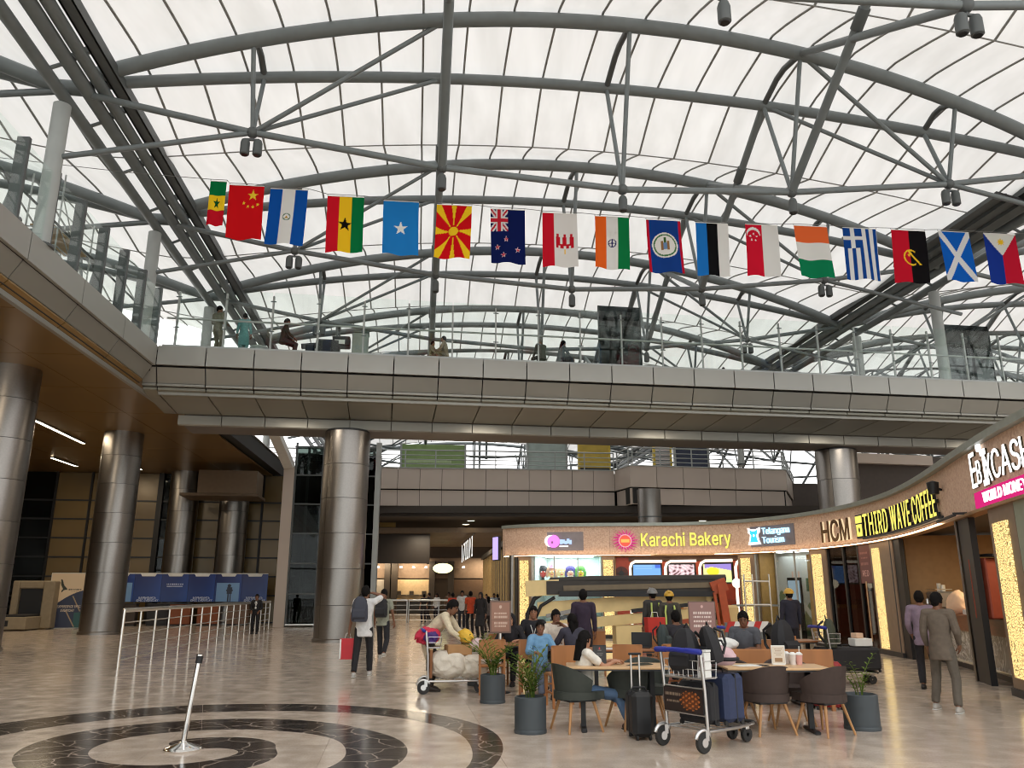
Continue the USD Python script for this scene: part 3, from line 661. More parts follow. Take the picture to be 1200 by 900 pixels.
for k, x in enumerate((-11.4, -8.4, -2.2)): lamp('/World/far_lamp_%d' % (k + 1), (x, 69.4, 4.2), (2.5, .6), 26., (1, .8, .55), 20)
t = thing('oval_sign', 'glowing pale yellow oval sign at the far end of the corridor', 'sign', (-5.6 + 0, 70, 0)); ov = aty(519, 666, 70)
put('face', MB().prism(shapely.affinity.scale(Point(0, 0).buffer(.85), 1, .5), 0, .08).xform(frame((ov[0] + 5.6, 0, ov[2]), V(1, 0, 0), V(0, 0, 1), V(0, -1, 0))), emit('oval_glow', (1, .90, .42), 1.9), t)
put('rim', MB().prism(shapely.affinity.scale(Point(0, 0).buffer(.93), 1, .52), 0, .05).xform(frame((ov[0] + 5.6, .03, ov[2]), V(1, 0, 0), V(0, 0, 1), V(0, -1, 0))), BLACK, t)
# shop line receding on the right of the corridor: gilt fins and hanging white letters
t = thing('fin_screen', 'row of tall gilt fins along the right side of the corridor', 'screen')
GILT = mat('gilt_fin', srgb(196, 160, 104), .35, .4)
fa, fb = aty(600, 700, 43.)[:2], aty(566, 700, 66.)[:2]
for k in range(14):
    q = fa + (fb - fa) * k / 13
    put('fin', MB().bx(q[0] - .02, q[0] + .10, q[1] - .05, q[1] + .05, 0.2, 4.3), GILT, t)
put('backing_wall', MB().bar(V(fa[0] + .35, fa[1], 2.2), V(fb[0] + .35, fb[1], 2.2), .2, 4.4), mat('dark_panel', srgb(44, 36, 30), .5), t)
put('head', MB().bar(V(fa[0] + .1, fa[1], 4.4), V(fb[0] + .1, fb[1], 4.4), .5, .3), DCEIL, t)
t = thing('letter_sign', 'row of white glowing letters hung edge on in the dark corridor', 'sign')
la, lb = aty(541, 652, 62.), aty(556, 648, 50.)
dv = unit(V(lb[0] - la[0], lb[1] - la[1], 0)) * -1
zz = la[2] - .45
letters(t, 'A7IIPI', 1.25, lambda x: (V(la[0], la[1], zz) - dv * 12. * x / 7.2, -dv, V(0, 0, 1), unit(np.cross(-dv, V(0, 0, 1)))), emit('white_glow', (1, .97, .9), 1.6), .02, .55, False, .8)
put('hanger', MB().bar(V(la[0], la[1], zz + 1.3), V(lb[0], lb[1], zz + 1.3), .05), BLACK, t)

w = thing('wall_right_back', 'dark wall under the right end of the gallery behind the round column', kind='structure')
put('wall_panel', MB().bar(V(16.3, 41, 4.3), V(36, 45, 4.3), .3, 8.6), mat('dark_brown_wall', srgb(74, 64, 58), .6), w); put('end_wall', MB().bar(V(19.2, 57, 4.6), V(34, 59, 4.6), .3, 9.2), mat('dark_brown_wall', srgb(74, 64, 58), .6), w); put('pale_bulkhead', MB().bar(V(16.2, 40.6, 8.35), V(22, 41.8, 8.35), .3, .5), STONE, w)
# gallery level beyond: green hoarding, yellow frame, machines
GZ = 9.3
def gal_box(px0, px1, top, col, name, label, cat, D=57., parts=()):
    a, b = aty(px0, 545, D), aty(px1, 545, D); h = aty(px0, top, D)[2] - GZ
    t = thing(name, label, cat, ((a[0] + b[0]) / 2, D, GZ), .09)
    wd = b[0] - a[0]; m = mat('gal_%d_%d_%d' % col, srgb(*col), .5, 0, .15, 2.)
    put('panel', MB().box((0, 0, h / 2 + .03), (wd, .35, h), 0, .03), m, t)
    for x in (-wd / 2, wd / 2): put('side_post', MB().box((x, -.1, h / 2 + .05), (.14, .3, h + .1)), STEEL_L if col[0] < 200 else mat('yellow_paint', srgb(220, 190, 70), .5), t)
    return t, wd, h
t, wd, h = gal_box(470, 545, 522, (140, 166, 104), 'banner', 'lime green banner hung on the far gallery', 'banner')
put('stripe', MB().box((-.3, -.2, h * .55), (wd * .7, .03, .22)), mat('green_pale', srgb(180, 200, 150), .6), t)
put('lower_stripe', MB().box((.5, -.2, h * .25), (wd * .6, .03, .3)), mat('green_mid', srgb(96, 150, 70), .6), t)
t, wd, h = gal_box(618, 664, 510, (176, 190, 184), 'display_case', 'pale grey glazed display case on the far gallery', 'display case'); put('shelf', MB().box((0, -.2, .8), (wd, .1, .05)), STEEL, t)
t, wd, h = gal_box(678, 714, 505, (206, 176, 72), 'kiosk', 'yellow framed kiosk on the far gallery', 'kiosk'); put('head_rail', MB().box((0, -.22, h - .2), (wd, .1, .2)), mat('yellow_paint', srgb(220, 190, 70), .5), t); put('counter', MB().box((0, -.3, .5), (wd * .95, .3, .9)), DARK, t)
t, wd, h = gal_box(766, 786, 505, (206, 196, 192), 'cabinet', 'white louvred cabinet on the far gallery', 'cabinet', 55.)
for k in range(6): put('louvre', MB().box((0, -.2, .3 + k * .3), (wd * .9, .04, .05)), STEEL, t)
t, wd, h = gal_box(790, 830, 505, (52, 60, 82), 'kiosk', 'navy blue kiosk on the far gallery beside the white cabinet', 'kiosk', 56.); put('counter', MB().box((0, -.25, .5), (wd, .2, .8)), BLACK, t)
# ------------------------------------------------------------------ the curved shop row
from scipy.interpolate import splprep, splev
FZ1, FZ0 = 4.1, 3.05
fpx = [(590, 620), (650, 617.5), (720, 616.6), (800, 616), (880, 612), (945, 606.5), (990, 597), (1050, 575), (1100, 550), (1150, 524), (1200, 497)]
fp = np.array([atz(x, y, FZ1)[:2] for x, y in fpx] + [V(7.42, 10.0), V(7.2, 8.0)])
tck, _ = splprep(fp.T, s=.25, k=3)
CU = np.array(splev(np.linspace(0, 1, 500), tck)).T
CS = np.r_[0, np.cumsum(np.linalg.norm(np.diff(CU, axis=0), axis=1))]
def cu(s):
    q = V(np.interp(s, CS, CU[:, 0]), np.interp(s, CS, CU[:, 1])); e = .05
    d = unit(V(np.interp(s + e, CS, CU[:, 0]) - np.interp(s - e, CS, CU[:, 0]), np.interp(s + e, CS, CU[:, 1]) - np.interp(s - e, CS, CU[:, 1])))
    return q, d, V(d[1], -d[0])
def proj(p):
    x, y, z = p[0], p[1], p[2] - CAMZ; f = y * cp + z * sp; return 600 + FPX * x / f, 450 - FPX * (-y * sp + z * cp) / f
_px = np.array([proj((q[0], q[1], FZ0))[0] for q in CU])
def sx(px): return float(np.interp(px, _px, CS))
def cpt(s, o, z): q, d, n = cu(s); q = q + n * o; return V(q[0], q[1], z)
def ribbon(s0, s1, o0, o1, z0, z1, n=None):
    n = n or max(2, int((s1 - s0) / .5) + 1); b = MB(); ring = []
    for s in np.linspace(s0, s1, n):
        ring.append([cpt(s, o0, z0), cpt(s, o1, z0), cpt(s, o1, z1), cpt(s, o0, z1), cpt(s, o0, z0)])
    b.grid(np.array(ring)); R_ = np.array(ring)
    for e, fl_ in ((R_[0, :4], 0), (R_[-1, :4], 1)): b.add(e, [[0, 1, 2, 3]] if fl_ else [[3, 2, 1, 0]])
    return b
_m['terrazzo'] = usdkit.material(stage, '/World/Looks/terrazzo', {
    'g': ('geometry', {}), 'n': ('noise_texture', {'scale': 16., 'detail': 5., 'roughness': .7}), 'v': ('voronoi_texture', {'scale': 34.}),
    'r': ('rgb_ramp', {'ramp': [(.3, srgb(200, 158, 134)), (.5, srgb(228, 192, 166)), (.7, srgb(242, 216, 194))]}), 'b': ('bump', {'strength': .35, 'distance': .02}),
    'p': ('principled_bsdf', {'roughness': .6})}, [('g.position', 'n.vector'), ('g.position', 'v.vector'), ('n.fac', 'r.fac'), ('r.color', 'p.base_color'), ('v.distance', 'b.height'), ('b.normal', 'p.normal')], surface='p.BSDF')
SMAX = CS[-1]
t = thing('shop_fascia', 'curved speckled beige fascia running along the whole shop row', 'fascia')
edges = [0, sx(715), sx(800), sx(868), sx(960), sx(1020), sx(1055), sx(1110), sx(1145), sx(1200), SMAX]
for a, b in zip(edges[:-1], edges[1:]): put('fascia_panel', ribbon(a + .004, b - .004, -.25, 0, FZ0, FZ1, 12), _m['terrazzo'], t, 30)
put('cap', ribbon(-.0, SMAX, -.6, .14, FZ1, FZ1 + .12, 90), mat('cap_metal', srgb(150, 156, 148), .4, .3), t, 30)
put('bottom_trim', ribbon(0, SMAX, -.2, .05, FZ0 - .05, FZ0, 90), mat('brass_trim', srgb(190, 150, 110), .35, .6), t, 30)
put('light_strip', ribbon(.1, sx(1107), .06, .11, FZ0 - .04, FZ0 - .02, 90), emit('fascia_strip', (1., .72, .45), 6.), t); put('shop_roof', ribbon(0, SMAX, -6.5, -.2, FZ0 + .1, FZ0 + .3, 90), DARK, t)
q, d, n_ = cu(0.)
put('end_panel', MB().bar(V(*(q - n_ * .0), 3.58), V(*(q - n_ * 4.), 3.58), .2, 1.05), _m['terrazzo'], t)
t = thing('wall_screen', 'small violet screen on the end of the fascia', 'screen', (*(q - d * .35 + n_ * .1), 3.35), .5)
put('frame', MB().box((0, 0, 0), (.12, .5, .95), 0, .02), BLACK, t); put('picture', MB().box((-.065, 0, 0), (.01, .44, .88)), emit('violet_glow', (.5, .38, .9), 1.3), t)

# lit lattice pilasters
_m['lattice'] = usdkit.material(stage, '/World/Looks/lattice', {
    'g': ('geometry', {}), 'v': ('voronoi_texture', {'scale': 24., 'feature': 'distance_to_edge'}), 'gt': ('math', {'math_type': 'less_than', 'value2': .085}),
    'e': ('emission', {'color': (1., .72, .28), 'strength': 1.45}), 'p': ('principled_bsdf', {'base_color': srgb(196, 160, 96), 'roughness': .5}), 'm': ('mix_closure', {})},
    [('g.position', 'v.vector'), ('v.distance', 'gt.value1'), ('gt.value', 'm.fac'), ('e.emission', 'm.closure1'), ('p.BSDF', 'm.closure2')], surface='m.closure')
STONEP = mat('pilaster_stone', srgb(140, 118, 98), .5)
def pilaster(p0, p1, l0, l1, label, z0=.15, z1=2.85, m=None):
    a, b = sx(p0), sx(p1); t = thing('pilaster', label, 'pilaster')
    put('shaft', ribbon(a, b, -.3, -.02, 0, FZ0), m or STONEP, t)
    if l0: put('light_panel', ribbon(sx(l0), sx(l1), -.02, .012, z0, z1), _m['lattice'], t)
    put('skirting', ribbon(a - .01, b + .01, -.3, .02, 0, .12), DARK, t); return t
pilaster(607, 622, 609, 619, 'brown pilaster with glowing lattice panel at the left end of the shop row')
pilaster(705, 720, 706.5, 718, 'brown pilaster with glowing lattice panel left of the bakery')
pilaster(864, 882, 867, 878, 'brown pilaster with glowing lattice panel right of the bakery')
pilaster(947, 966, 950, 961, 'brown pilaster with glowing lattice strip right of the tourism shop')
pilaster(1017, 1043, 1020, 1028, 'brown pilaster with narrow glowing strip left of the coffee shop')
pilaster(1155, 1184, 1160, 1176, 'pilaster with wide glowing lattice panel near the right edge', .3, 2.75)
pilaster(1184.5, 1240, None, None, 'plain greenish grey pilaster at the right edge of the picture', m=mat('greenish_stone', srgb(150, 156, 136), .5))
t = thing('corner_post', 'slim silver post at the left end of the shop row', 'post', (*cpt(sx(602), .1, 0)[:2], 0))
put('shaft', MB().cyl((0, 0, 0), .12, FZ0, 14), CHROME, t, 40); put('foot', MB().cyl((0, 0, 0), .17, .06, 14), STEEL_D, t, 40)

def room(p0, p1, depth, wall, side=None, label='', floorm=None, z1=3.1):
    a, b = sx(p0), sx(p1); w = thing('wall_shop', label, kind='structure')
    put('back_wall', ribbon(a - .2, b + .2, -depth - .15, -depth, 0, z1), wall, w)
    for s in (a, b): put('side_wall', MB().bar(cpt(s, -.32, z1 / 2), cpt(s, -depth, z1 / 2), .08, z1), side or wall, w)
    return a, b
WHT = mat('display_white', srgb(206, 226, 222), .5)
SHOPLAMP = emit('shop_panel', (1., .98, .92), 4.0)
# 1. glazed display with five colourful heads
a, b = room(622, 705, 1.6, WHT, label='pale display room at the left of the shop row')
t = thing('shop_window', 'clear shop window of the display room with colourful heads behind', 'window')
for k in range(3):
    s0, s1 = a + (b - a) * k / 3, a + (b - a) * (k + 1) / 3
    put('glass_pane', ribbon(s0 + .02, s1 - .02, -.12, -.1, .35, FZ0 - .08), GLASS2, t); put('mullion', MB().bar(cpt(s0, -.11, .3), cpt(s0, -.11, FZ0), .04), STEEL_L, t)
put('sill', ribbon(a, b, -.3, -.02, 0, .35), STONEP, t)
t = thing('ceiling_panel_light', 'bright ceiling panel in the display room', 'light'); put('diffuser', ribbon(a + .3, b - .3, -1.3, -.4, 3.0, 3.02), emit('display_panel', (.94, 1., 1.), 9.), t); put('frame', ribbon(a + .25, b - .25, -1.35, -.35, 3.02, 3.05), WHITE, t)
t = thing('display_shelf', 'pale display plinth carrying colourful heads', 'shelf'); put('top', ribbon(a + .05, b - .05, -1.5, -.5, 2.0, 2.06), WHT, t); put('front', ribbon(a + .05, b - .05, -1.5, -1.3, .0, 2.0), WHT, t)
def head_figure(px, hair, skin, base, label, hat=0):
    q = cpt(sx(px), -.9, 2.06); t = thing('toy_doll', label, 'doll', q, 0); k_ = .68; S4 = np.diag([k_, k_, k_ * 1.1, 1])
    put('bust', MB().lathe([(.001, 0), (.17, 0), (.17, .04), (.09, .12), (.07, .22), (.001, .24)], 16).xform(S4), mat('fig_%d_%d_%d' % base, srgb(*base), .4), t, 40)
    put('face', MB().sph((0, 0, .47), (.22, .2, .27)).xform(S4), mat('fig_%d_%d_%d' % skin, srgb(*skin), .5), t, True)
    hm = mat('fig_%d_%d_%d' % hair, srgb(*hair), .6)
    put('hair', MB().sph((0, .06, .56), (.3, .25, .28)).sph((-.24, .05, .42), (.1, .14, .2)).sph((.24, .05, .42), (.1, .14, .2)).xform(S4), hm, t, True)
    for x in (-.09, .09): put('eye', MB().sph((x, -.18, .5), (.045, .03, .035), 1).xform(S4), WHITE, t, True)
    put('mouth', MB().sph((0, -.19, .36), (.08, .03, .025), 1).xform(S4), mat('red_paint', srgb(190, 40, 50), .4), t, True)
    if hat: put('hat', MB().lathe([(.001, .86), (.06, .84), (.14, .74), (.22, .68), (.001, .66)], 14).xform(S4), mat('fig_%d_%d_%d' % base, srgb(*base), .4), t, 40)
head_figure(627, (30, 30, 34), (190, 70, 60), (36, 36, 36), 'black haired red faced display head, leftmost in the window')
head_figure(640, (206, 150, 120), (226, 180, 110), (214, 70, 110), 'peach haired display head on a pink bust, second from left', 1)
head_figure(654, (226, 200, 150), (236, 214, 150), (190, 176, 110), 'pale cream display head in the middle of the window')
head_figure(666, (58, 48, 130), (230, 190, 160), (226, 220, 224), 'display head with big violet hair')
head_figure(679, (84, 150, 60), (226, 200, 60), (220, 150, 150), 'display head with big green hair, rightmost in the window')
t = thing('backdrop_picture', 'black and white print propped in the lower display window', 'picture')
o = cpt(sx(641), -.4, .55); D_ = cu(sx(641))[1]
def bw(u, v):
    c = fill(u, (200, 200, 196)); c[(abs(v - u * .8) < .1)] = srgb(30, 30, 32); c[(abs(v - .2 - u * .6) < .06) & (u > .4)] = srgb(120, 50, 50); c[(v < .15)] = srgb(90, 88, 86); return c
put('print', canvas(1.6, .75, 60, 30, bw).xform(frame(o, V(*D_, 0), V(-D_[1], D_[0], 0), V(0, 0, 1))), PRINT, t)
put('backing', MB().bx(0, 1.6, .005, .03, 0, .75).xform(frame(o, V(*D_, 0), V(-D_[1], D_[0], 0), V(0, 0, 1))), WHITE, t)

# 2. the bakery
REDW = mat('bakery_red', srgb(176, 72, 50), .5)
a, b = room(720, 864, 2.2, REDW, label='red walled room of the bakery')
t = thing('menu_screen_wall', 'bakery back counter wall with white arched frames around three menu screens', 'shop counter')
GLW = emit('frame_glow', (1., .9, .72), 1.25)
s0 = sx(740)
def fr(x, z, o=-.35): return cpt(x, o, z)
xs = [sx(738.5), sx(779), sx(817), sx(856)]
for k, s in enumerate(xs):
    put('lit_upright', MB().tube([fr(s, .2), fr(s, 2.55), fr(s + .06, 2.72), fr(s + .2, 2.8)] + ([fr(xs[k + 1] - .1, 2.8)] if k < 3 else []), .055, 8), GLW, t, True)
    put('globe_lamp', MB().sph(fr(s + (.05 if k else .12), 1.98, -.25), .17), emit('globe_glow', (1., .86, .62), 2.6), t, True)
def scr_menu(kind):
    def fn(u, v):
        if kind == 0: c = fill(u, (120, 168, 236)); c[(abs(v * 7 % 1 - .5) < .06) & (u > .08) & (u < .7)] = srgb(150, 190, 244); c[(u > .8) & (v > .82)] = srgb(80, 110, 200); return c
        if kind == 1:
            c = fill(u, (214, 186, 190)); r = np.sin(u * 21 + 3 * np.sin(v * 7)) * np.cos(v * 17 + 2 * np.sin(u * 9)); c[r > .45] = srgb(110, 74, 74); c[r < -.6] = srgb(236, 220, 220); return c
        c = fill(u, (236, 226, 150)); c[(v > .85 - .3 * abs(u - .3)) & (u > .05)] = srgb(150, 130, 200); c[((u - .35) ** 2 + (v - .6) ** 2) < .05] = srgb(240, 214, 60); c[v < .2] = srgb(200, 220, 150); return c
    return fn
SCR = printm('lit_screen', 1.25)
for k, (p0, p1) in enumerate(((742.5, 775), (783, 813), (820, 853))):
    s = sx(p0); o = cpt(s, -.5, 2.02); D_ = cu(sx((p0 + p1) / 2))[1]; wd = sx(p1) - s
    M = frame(o, V(*D_, 0), V(-D_[1], D_[0], 0), V(0, 0, 1))
    f = put('screen_case', MB().bx(-.06, wd + .06, .01, .1, -.06, .72).xform(M), BLACK, t); put('screen', canvas(wd, .66, 48, 30, scr_menu(k)).xform(M), SCR, f)
put('soffit_box', ribbon(a + .1, b - .1, -1.2, -.4, 2.82, 3.0), mat('bakery_beam', srgb(120, 92, 76), .5), t)
put('counter', ribbon(a + .8, b - .2, -1.3, -.4, .0, 1.05), mat('bakery_counter', srgb(170, 84, 60), .4), t)
put('display_glass', ribbon(a + .8, b - .2, -1.0, -.42, 1.06, 1.4), GLASS2, t)
for k in range(9):
    s = a + 1. + (b - a - 1.4) * k / 9; put('cake_tray', ribbon(s, s + .4, -.9, -.6, 1.07, 1.2), mat('cake_%d' % (k % 3), srgb(*((220, 150, 70), (236, 200, 150), (150, 70, 40))[k % 3]), .6), t)
t = thing('round_emblem', 'dark round emblem on the red bakery wall', 'emblem', (0, 0, 0)); q, d, n_ = cu(sx(728))
put('disc', MB().prism(Point(0, 0).buffer(.26), 0, .05).xform(frame(cpt(sx(728), -.3, 2.35), V(*d, 0), V(0, 0, 1), V(*n_, 0))), mat('emblem_brown', srgb(92, 50, 42), .5), t)
put('spokes', MB().prism(shapely.union_all([sbox(-.2, -.015, .2, .015), sbox(-.015, -.2, .015, .2)]).union(Point(0, 0).buffer(.1)), .05, .07).xform(frame(cpt(sx(728), -.3, 2.35), V(*d, 0), V(0, 0, 1), V(*n_, 0))), DARK, t)
t = thing('red_front_panel', 'brick red panel at the left of the bakery front', 'panel'); put('panel', ribbon(sx(722), sx(737), -.4, -.3, .1, 2.95), REDW, t); put('edge_frame', MB().tube([cpt(sx(721), -.2, .1), cpt(sx(721), -.2, 3.0), cpt(sx(862), -.2, 3.0)], .035, 6), mat('brass_trim', srgb(190, 150, 110), .35, .6), t)
t = thing('ceiling_panel_light', 'warm ceiling panel in the bakery', 'light'); put('diffuser', ribbon(a + .4, b - .4, -1.9, -1.3, 3.04, 3.06), emit('warm_panel', (1, .85, .6), 3.2), t); put('frame', ribbon(a + .3, b - .3, -2., -1.25, 3.06, 3.09), WHITE, t)

# 3. tourism shop
a, b = room(882, 947, 1.25, mat('tourism_wall', srgb(186, 186, 176), .5), mat('tourism_side', srgb(190, 150, 90), .5), 'room of the tourism shop')
t = thing('shop_window', 'clear glazed front of the tourism shop', 'window')
for k in range(3):
    s0, s1 = a + (b - a) * k / 3, a + (b - a) * (k + 1) / 3
    put('glass_pane', ribbon(s0 + .02, s1 - .02, -.12, -.1, .1, FZ0 - .06), GLASS2, t); put('mullion', MB().bar(cpt(s0, -.11, 0), cpt(s0, -.11, FZ0), .05), STEEL_L, t)
def mural(u, v):
    c = fill(u, (196, 204, 206)); h = .42 + .12 * np.sin(u * 9) + .06 * np.sin(u * 23); c[v < h] = srgb(120, 140, 110)
    tower = shapely.union_all([sbox(.3, .4, .52, .62), sbox(.33, .62, .36, .8), sbox(.46, .62, .49, .8), Point(.41, .62).buffer(.06)]); c[shapely.contains_xy(tower, u, v)] = srgb(216, 186, 170)
    c[(u > .6) & (v > .55) & (v < .72)] = srgb(70, 110, 90); c[(abs(v - .28 - .2 * np.sin(u * 5)) < .05)] = srgb(226, 228, 224); c[v < .14] = srgb(84, 108, 84); return c
o = cpt(b - .35, -2.3, .2); D_ = cu((a + b) / 2)[1]; o = cpt(a + .1, -1.15, .2)
t = thing('wall_mural', 'painted landscape mural on the back wall of the tourism shop', 'mural'); put('print', canvas((b - a) * .9, 2.7, 90, 80, mural).xform(frame(o, V(*D_, 0), V(-D_[1], D_[0], 0), V(0, 0, 1))), PRINT, t)
put('backing', MB().bx(0, (b - a) * .9, .005, .03, 0, 2.7).xform(frame(o, V(*D_, 0), V(-D_[1], D_[0], 0), V(0, 0, 1))), WHITE, t)
t = thing('display_kiosk', 'black upright display kiosk with grey screen in the tourism shop', 'display'); q, d, n_ = cu(sx(914)); M = frame(cpt(sx(905), -.6, 0), V(*d, 0), V(-d[1], d[0], 0), V(0, 0, 1))
put('case', MB().bx(0, .62, 0, .08, .4, 2.15, .015).xform(M), BLACK, t); put('screen', MB().bx(.05, .57, -.01, 0, 1.3, 2.05).xform(M), emit('grey_screen', (.42, .52, .58), .55), t); put('stand', MB().bx(.1, .5, -.1, .25, 0, .42, .02).xform(M), BLACK, t)
t = thing('niche_shelf', 'gold niche shelf with three lit alcoves in the tourism shop', 'shelf'); q, d, n_ = cu(sx(940))
M = frame(cpt(sx(931), -.42, 0), V(*d, 0), V(-d[1], d[0], 0), V(0, 0, 1)); put('case', MB().bx(0, .75, .05, .3, 0, 2.9).xform(M), mat('tourism_side', srgb(190, 150, 90), .5), t)
for k in range(4):
    z = .35 + k * .62; pg = Polygon([(.4, 0), (.68, 0), (.68, .3), (.6, .44), (.48, .44), (.4, .3)])
    put('alcove', MB().prism(pg, 0, .02).xform(frame(M[:3, 3] + V(0, 0, z), V(*d, 0), V(0, 0, 1), V(*n_, 0)) ), emit('alcove_glow', (1, .5, .14), .75), t)
    put('figurine', MB().lathe([(.001, 0), (.05, 0), (.03, .08), (.06, .14), (.03, .2), (.001, .24)], 10, M[:3, 3] + V(*(d * .54 + n_ * .08), z)), mat('figurine', srgb(120, 60, 30), .4), t, 40)
t = thing('ceiling_panel_light', 'cool ceiling panel in the tourism shop', 'light'); put('diffuser', ribbon(a + .4, b - .4, -1., -.5, 3.02, 3.04), SHOPLAMP, t); put('frame', ribbon(a + .3, b - .3, -1.1, -.4, 3.04, 3.07), WHITE, t)

# 4. dark glazed shop
a, b = room(966, 1017, 2.0, mat('dim_wall', srgb(96, 82, 70), .6), label='dim room behind the dark glazed front')
t = thing('shop_window', 'dark glazed shop front beside the tourism shop', 'window')
for k in range(3):
    s0, s1 = a + (b - a) * k / 3, a + (b - a) * (k + 1) / 3
    put('glass_pane', ribbon(s0 + .03, s1 - .03, -.12, -.1, .1, FZ0 - .06), glassm('smoke_glass', (.5, .48, .46), 1.5), t); put('mullion', MB().bar(cpt(s0, -.11, 0), cpt(s0, -.11, FZ0), .1), BLACK, t)
for k in range(5):
    s = a + .3 + (b - a - 1.4) * k / 5; t2 = thing('hanging_drape', '%s grey vertical drape behind the dark glazing' % ('first second third fourth fifth'.split()[k]), 'drape'); put('cloth', ribbon(s, s + .42, -.55 - .05 * (k % 2), -.5, .1, 2.9), mat('drape_%d' % (k % 2), srgb(*((150, 140, 128), (104, 94, 86))[k % 2]), .8), t2); put('rail', MB().bar(cpt(s, -.5, 2.93), cpt(s + .42, -.5, 2.93), .04), STEEL, t2)
def redpost(u, v):
    c = fill(u, (104, 40, 42)); X, Y = u * .9, v * 1.1
    for y, w_, h_ in ((.86, .5, .06), (.72, .4, .05), (.55, .5, .06)): c[(abs(X - .45) < w_ / 2) & (abs(Y - y) < h_ / 2) & (np.sin(X * 90) > -.5)] = srgb(160, 96, 92)
    c[shapely.contains_xy(text_shape('RED', .16, .25, .2), X, Y)] = srgb(206, 150, 146); return c
q, d, n_ = cu(sx(1006)); o = cpt(sx(1000), -.07, 1.9); t = thing('red_poster', 'dark red poster on the dark glazing left of the coffee shop', 'poster')
put('print', canvas(sx(1016) - sx(1000), 1.1, 60, 60, redpost).xform(frame(o, V(*d, 0), V(-d[1], d[0], 0), V(0, 0, 1))), PRINT, t); put('backing', MB().bx(0, sx(1016) - sx(1000), .005, .02, 0, 1.1).xform(frame(o, V(*d, 0), V(-d[1], d[0], 0), V(0, 0, 1))), DARK, t)
t = thing('door_pull', 'tall brass pull bar on the dark glazed front', 'handle'); put('bar', MB().tube([cpt(sx(1010), 0, .3), cpt(sx(1010), 0, 1.95)], .025, 8), mat('brass_trim', srgb(190, 150, 110), .35, .6), t); put('bracket', MB().bar(cpt(sx(1010), -.1, .5), cpt(sx(1010), 0, .5), .03).bar(cpt(sx(1010), -.1, 1.7), cpt(sx(1010), 0, 1.7), .03), STEEL, t)

# 5. coffee shop
a, b = room(1043, 1155, 3.6, mat('cafe_wall', srgb(206, 172, 122), .6), mat('cafe_side', srgb(150, 120, 86), .6), 'tan walled room of the coffee shop')
for p0, p1, l in ((1040, 1059, 'black post at the left of the coffee shop opening'), (1118, 1137, 'black post with silver edge in the middle of the coffee shop opening')):
    t = thing('shop_post', l, 'post'); put('post', ribbon(sx(p0 - (0 if p0 < 1100 else 0)), sx(1130) if p0 > 1100 else sx(1050), -.16, -.05, 0, FZ0), BLACK, t); put('edge', MB().bar(cpt(sx(p0 + (.5 if p0 < 1100 else -1)), -.05, 0), cpt(sx(p0 + (.5 if p0 < 1100 else -1)), -.05, FZ0), .07), CHROME if p0 > 1100 else DARK, t)
_m['grey_marble'] = usdkit.material(stage, '/World/Looks/grey_marble', {
    'g': ('geometry', {}), 'n': ('noise_texture', {'scale': 1.8, 'detail': 6., 'distortion': 2.2}), 'r': ('rgb_ramp', {'ramp': [(.3, srgb(196, 186, 174)), (.46, srgb(150, 142, 134)), (.5, srgb(226, 220, 212)), (.56, srgb(160, 150, 140)), (.8, srgb(206, 198, 186))]}),
    'p': ('principled_bsdf', {'roughness': .2})}, [('g.position', 'n.vector'), ('n.fac', 'r.fac'), ('r.color', 'p.base_color')], surface='p.BSDF')
WOODT = mat('counter_wood', srgb(128, 76, 46), .4, 0, .2, 5., stretch=(1, 1, 6))
t = thing('coffee_counter', 'grey marble coffee counter with brown wooden top band', 'counter')
c0, c1 = sx(1056), sx(1155); n = 6
for k in range(n):
    s0, s1 = c0 + (c1 - c0) * k / n, c0 + (c1 - c0) * (k + 1) / n
    put('marble_panel', ribbon(s0 + .006, s1 - .006, -1.0, -.5, .12, .82, 6), _m['grey_marble'], t)
put('wood_band', ribbon(c0, c1, -1.0, -.46, .82, 1.12, 16), WOODT, t); put('worktop', ribbon(c0, c1, -1.15, -.42, 1.12, 1.16, 16), WOODT, t); put('plinth', ribbon(c0, c1, -.95, -.55, 0, .12, 16), BLACK, t)
t = thing('foot_rail', 'chrome foot rail along the coffee counter', 'rail'); put('tube', MB().tube([cpt(s, -.35, .2) for s in np.linspace(c0, c1, 20)], .025, 8), RAILM, t, True)
for k in range(4): s = c0 + (c1 - c0) * (k + .5) / 4; put('bracket', MB().bar(cpt(s, -.35, .2), cpt(s, -.5, .2), .03), RAILM, t)
lamp('/World/cafe_lamp_1', cpt(sx(1090), -2.2, 3.0), (1.2, 1.2), 22, (1, .8, .5)); lamp('/World/cafe_lamp_2', cpt(sx(1140), -1.6, 3.0), (.8, .8), 18., (1, .85, .65))
for k, (px, o, l) in enumerate(((1112, -.9, 'white downlight in the coffee shop ceiling beside the middle post'), (1148, -1.2, 'white downlight in the coffee shop ceiling near the right pilaster'))):
    downlight(cpt(sx(px), o, 3.1), .09, l)
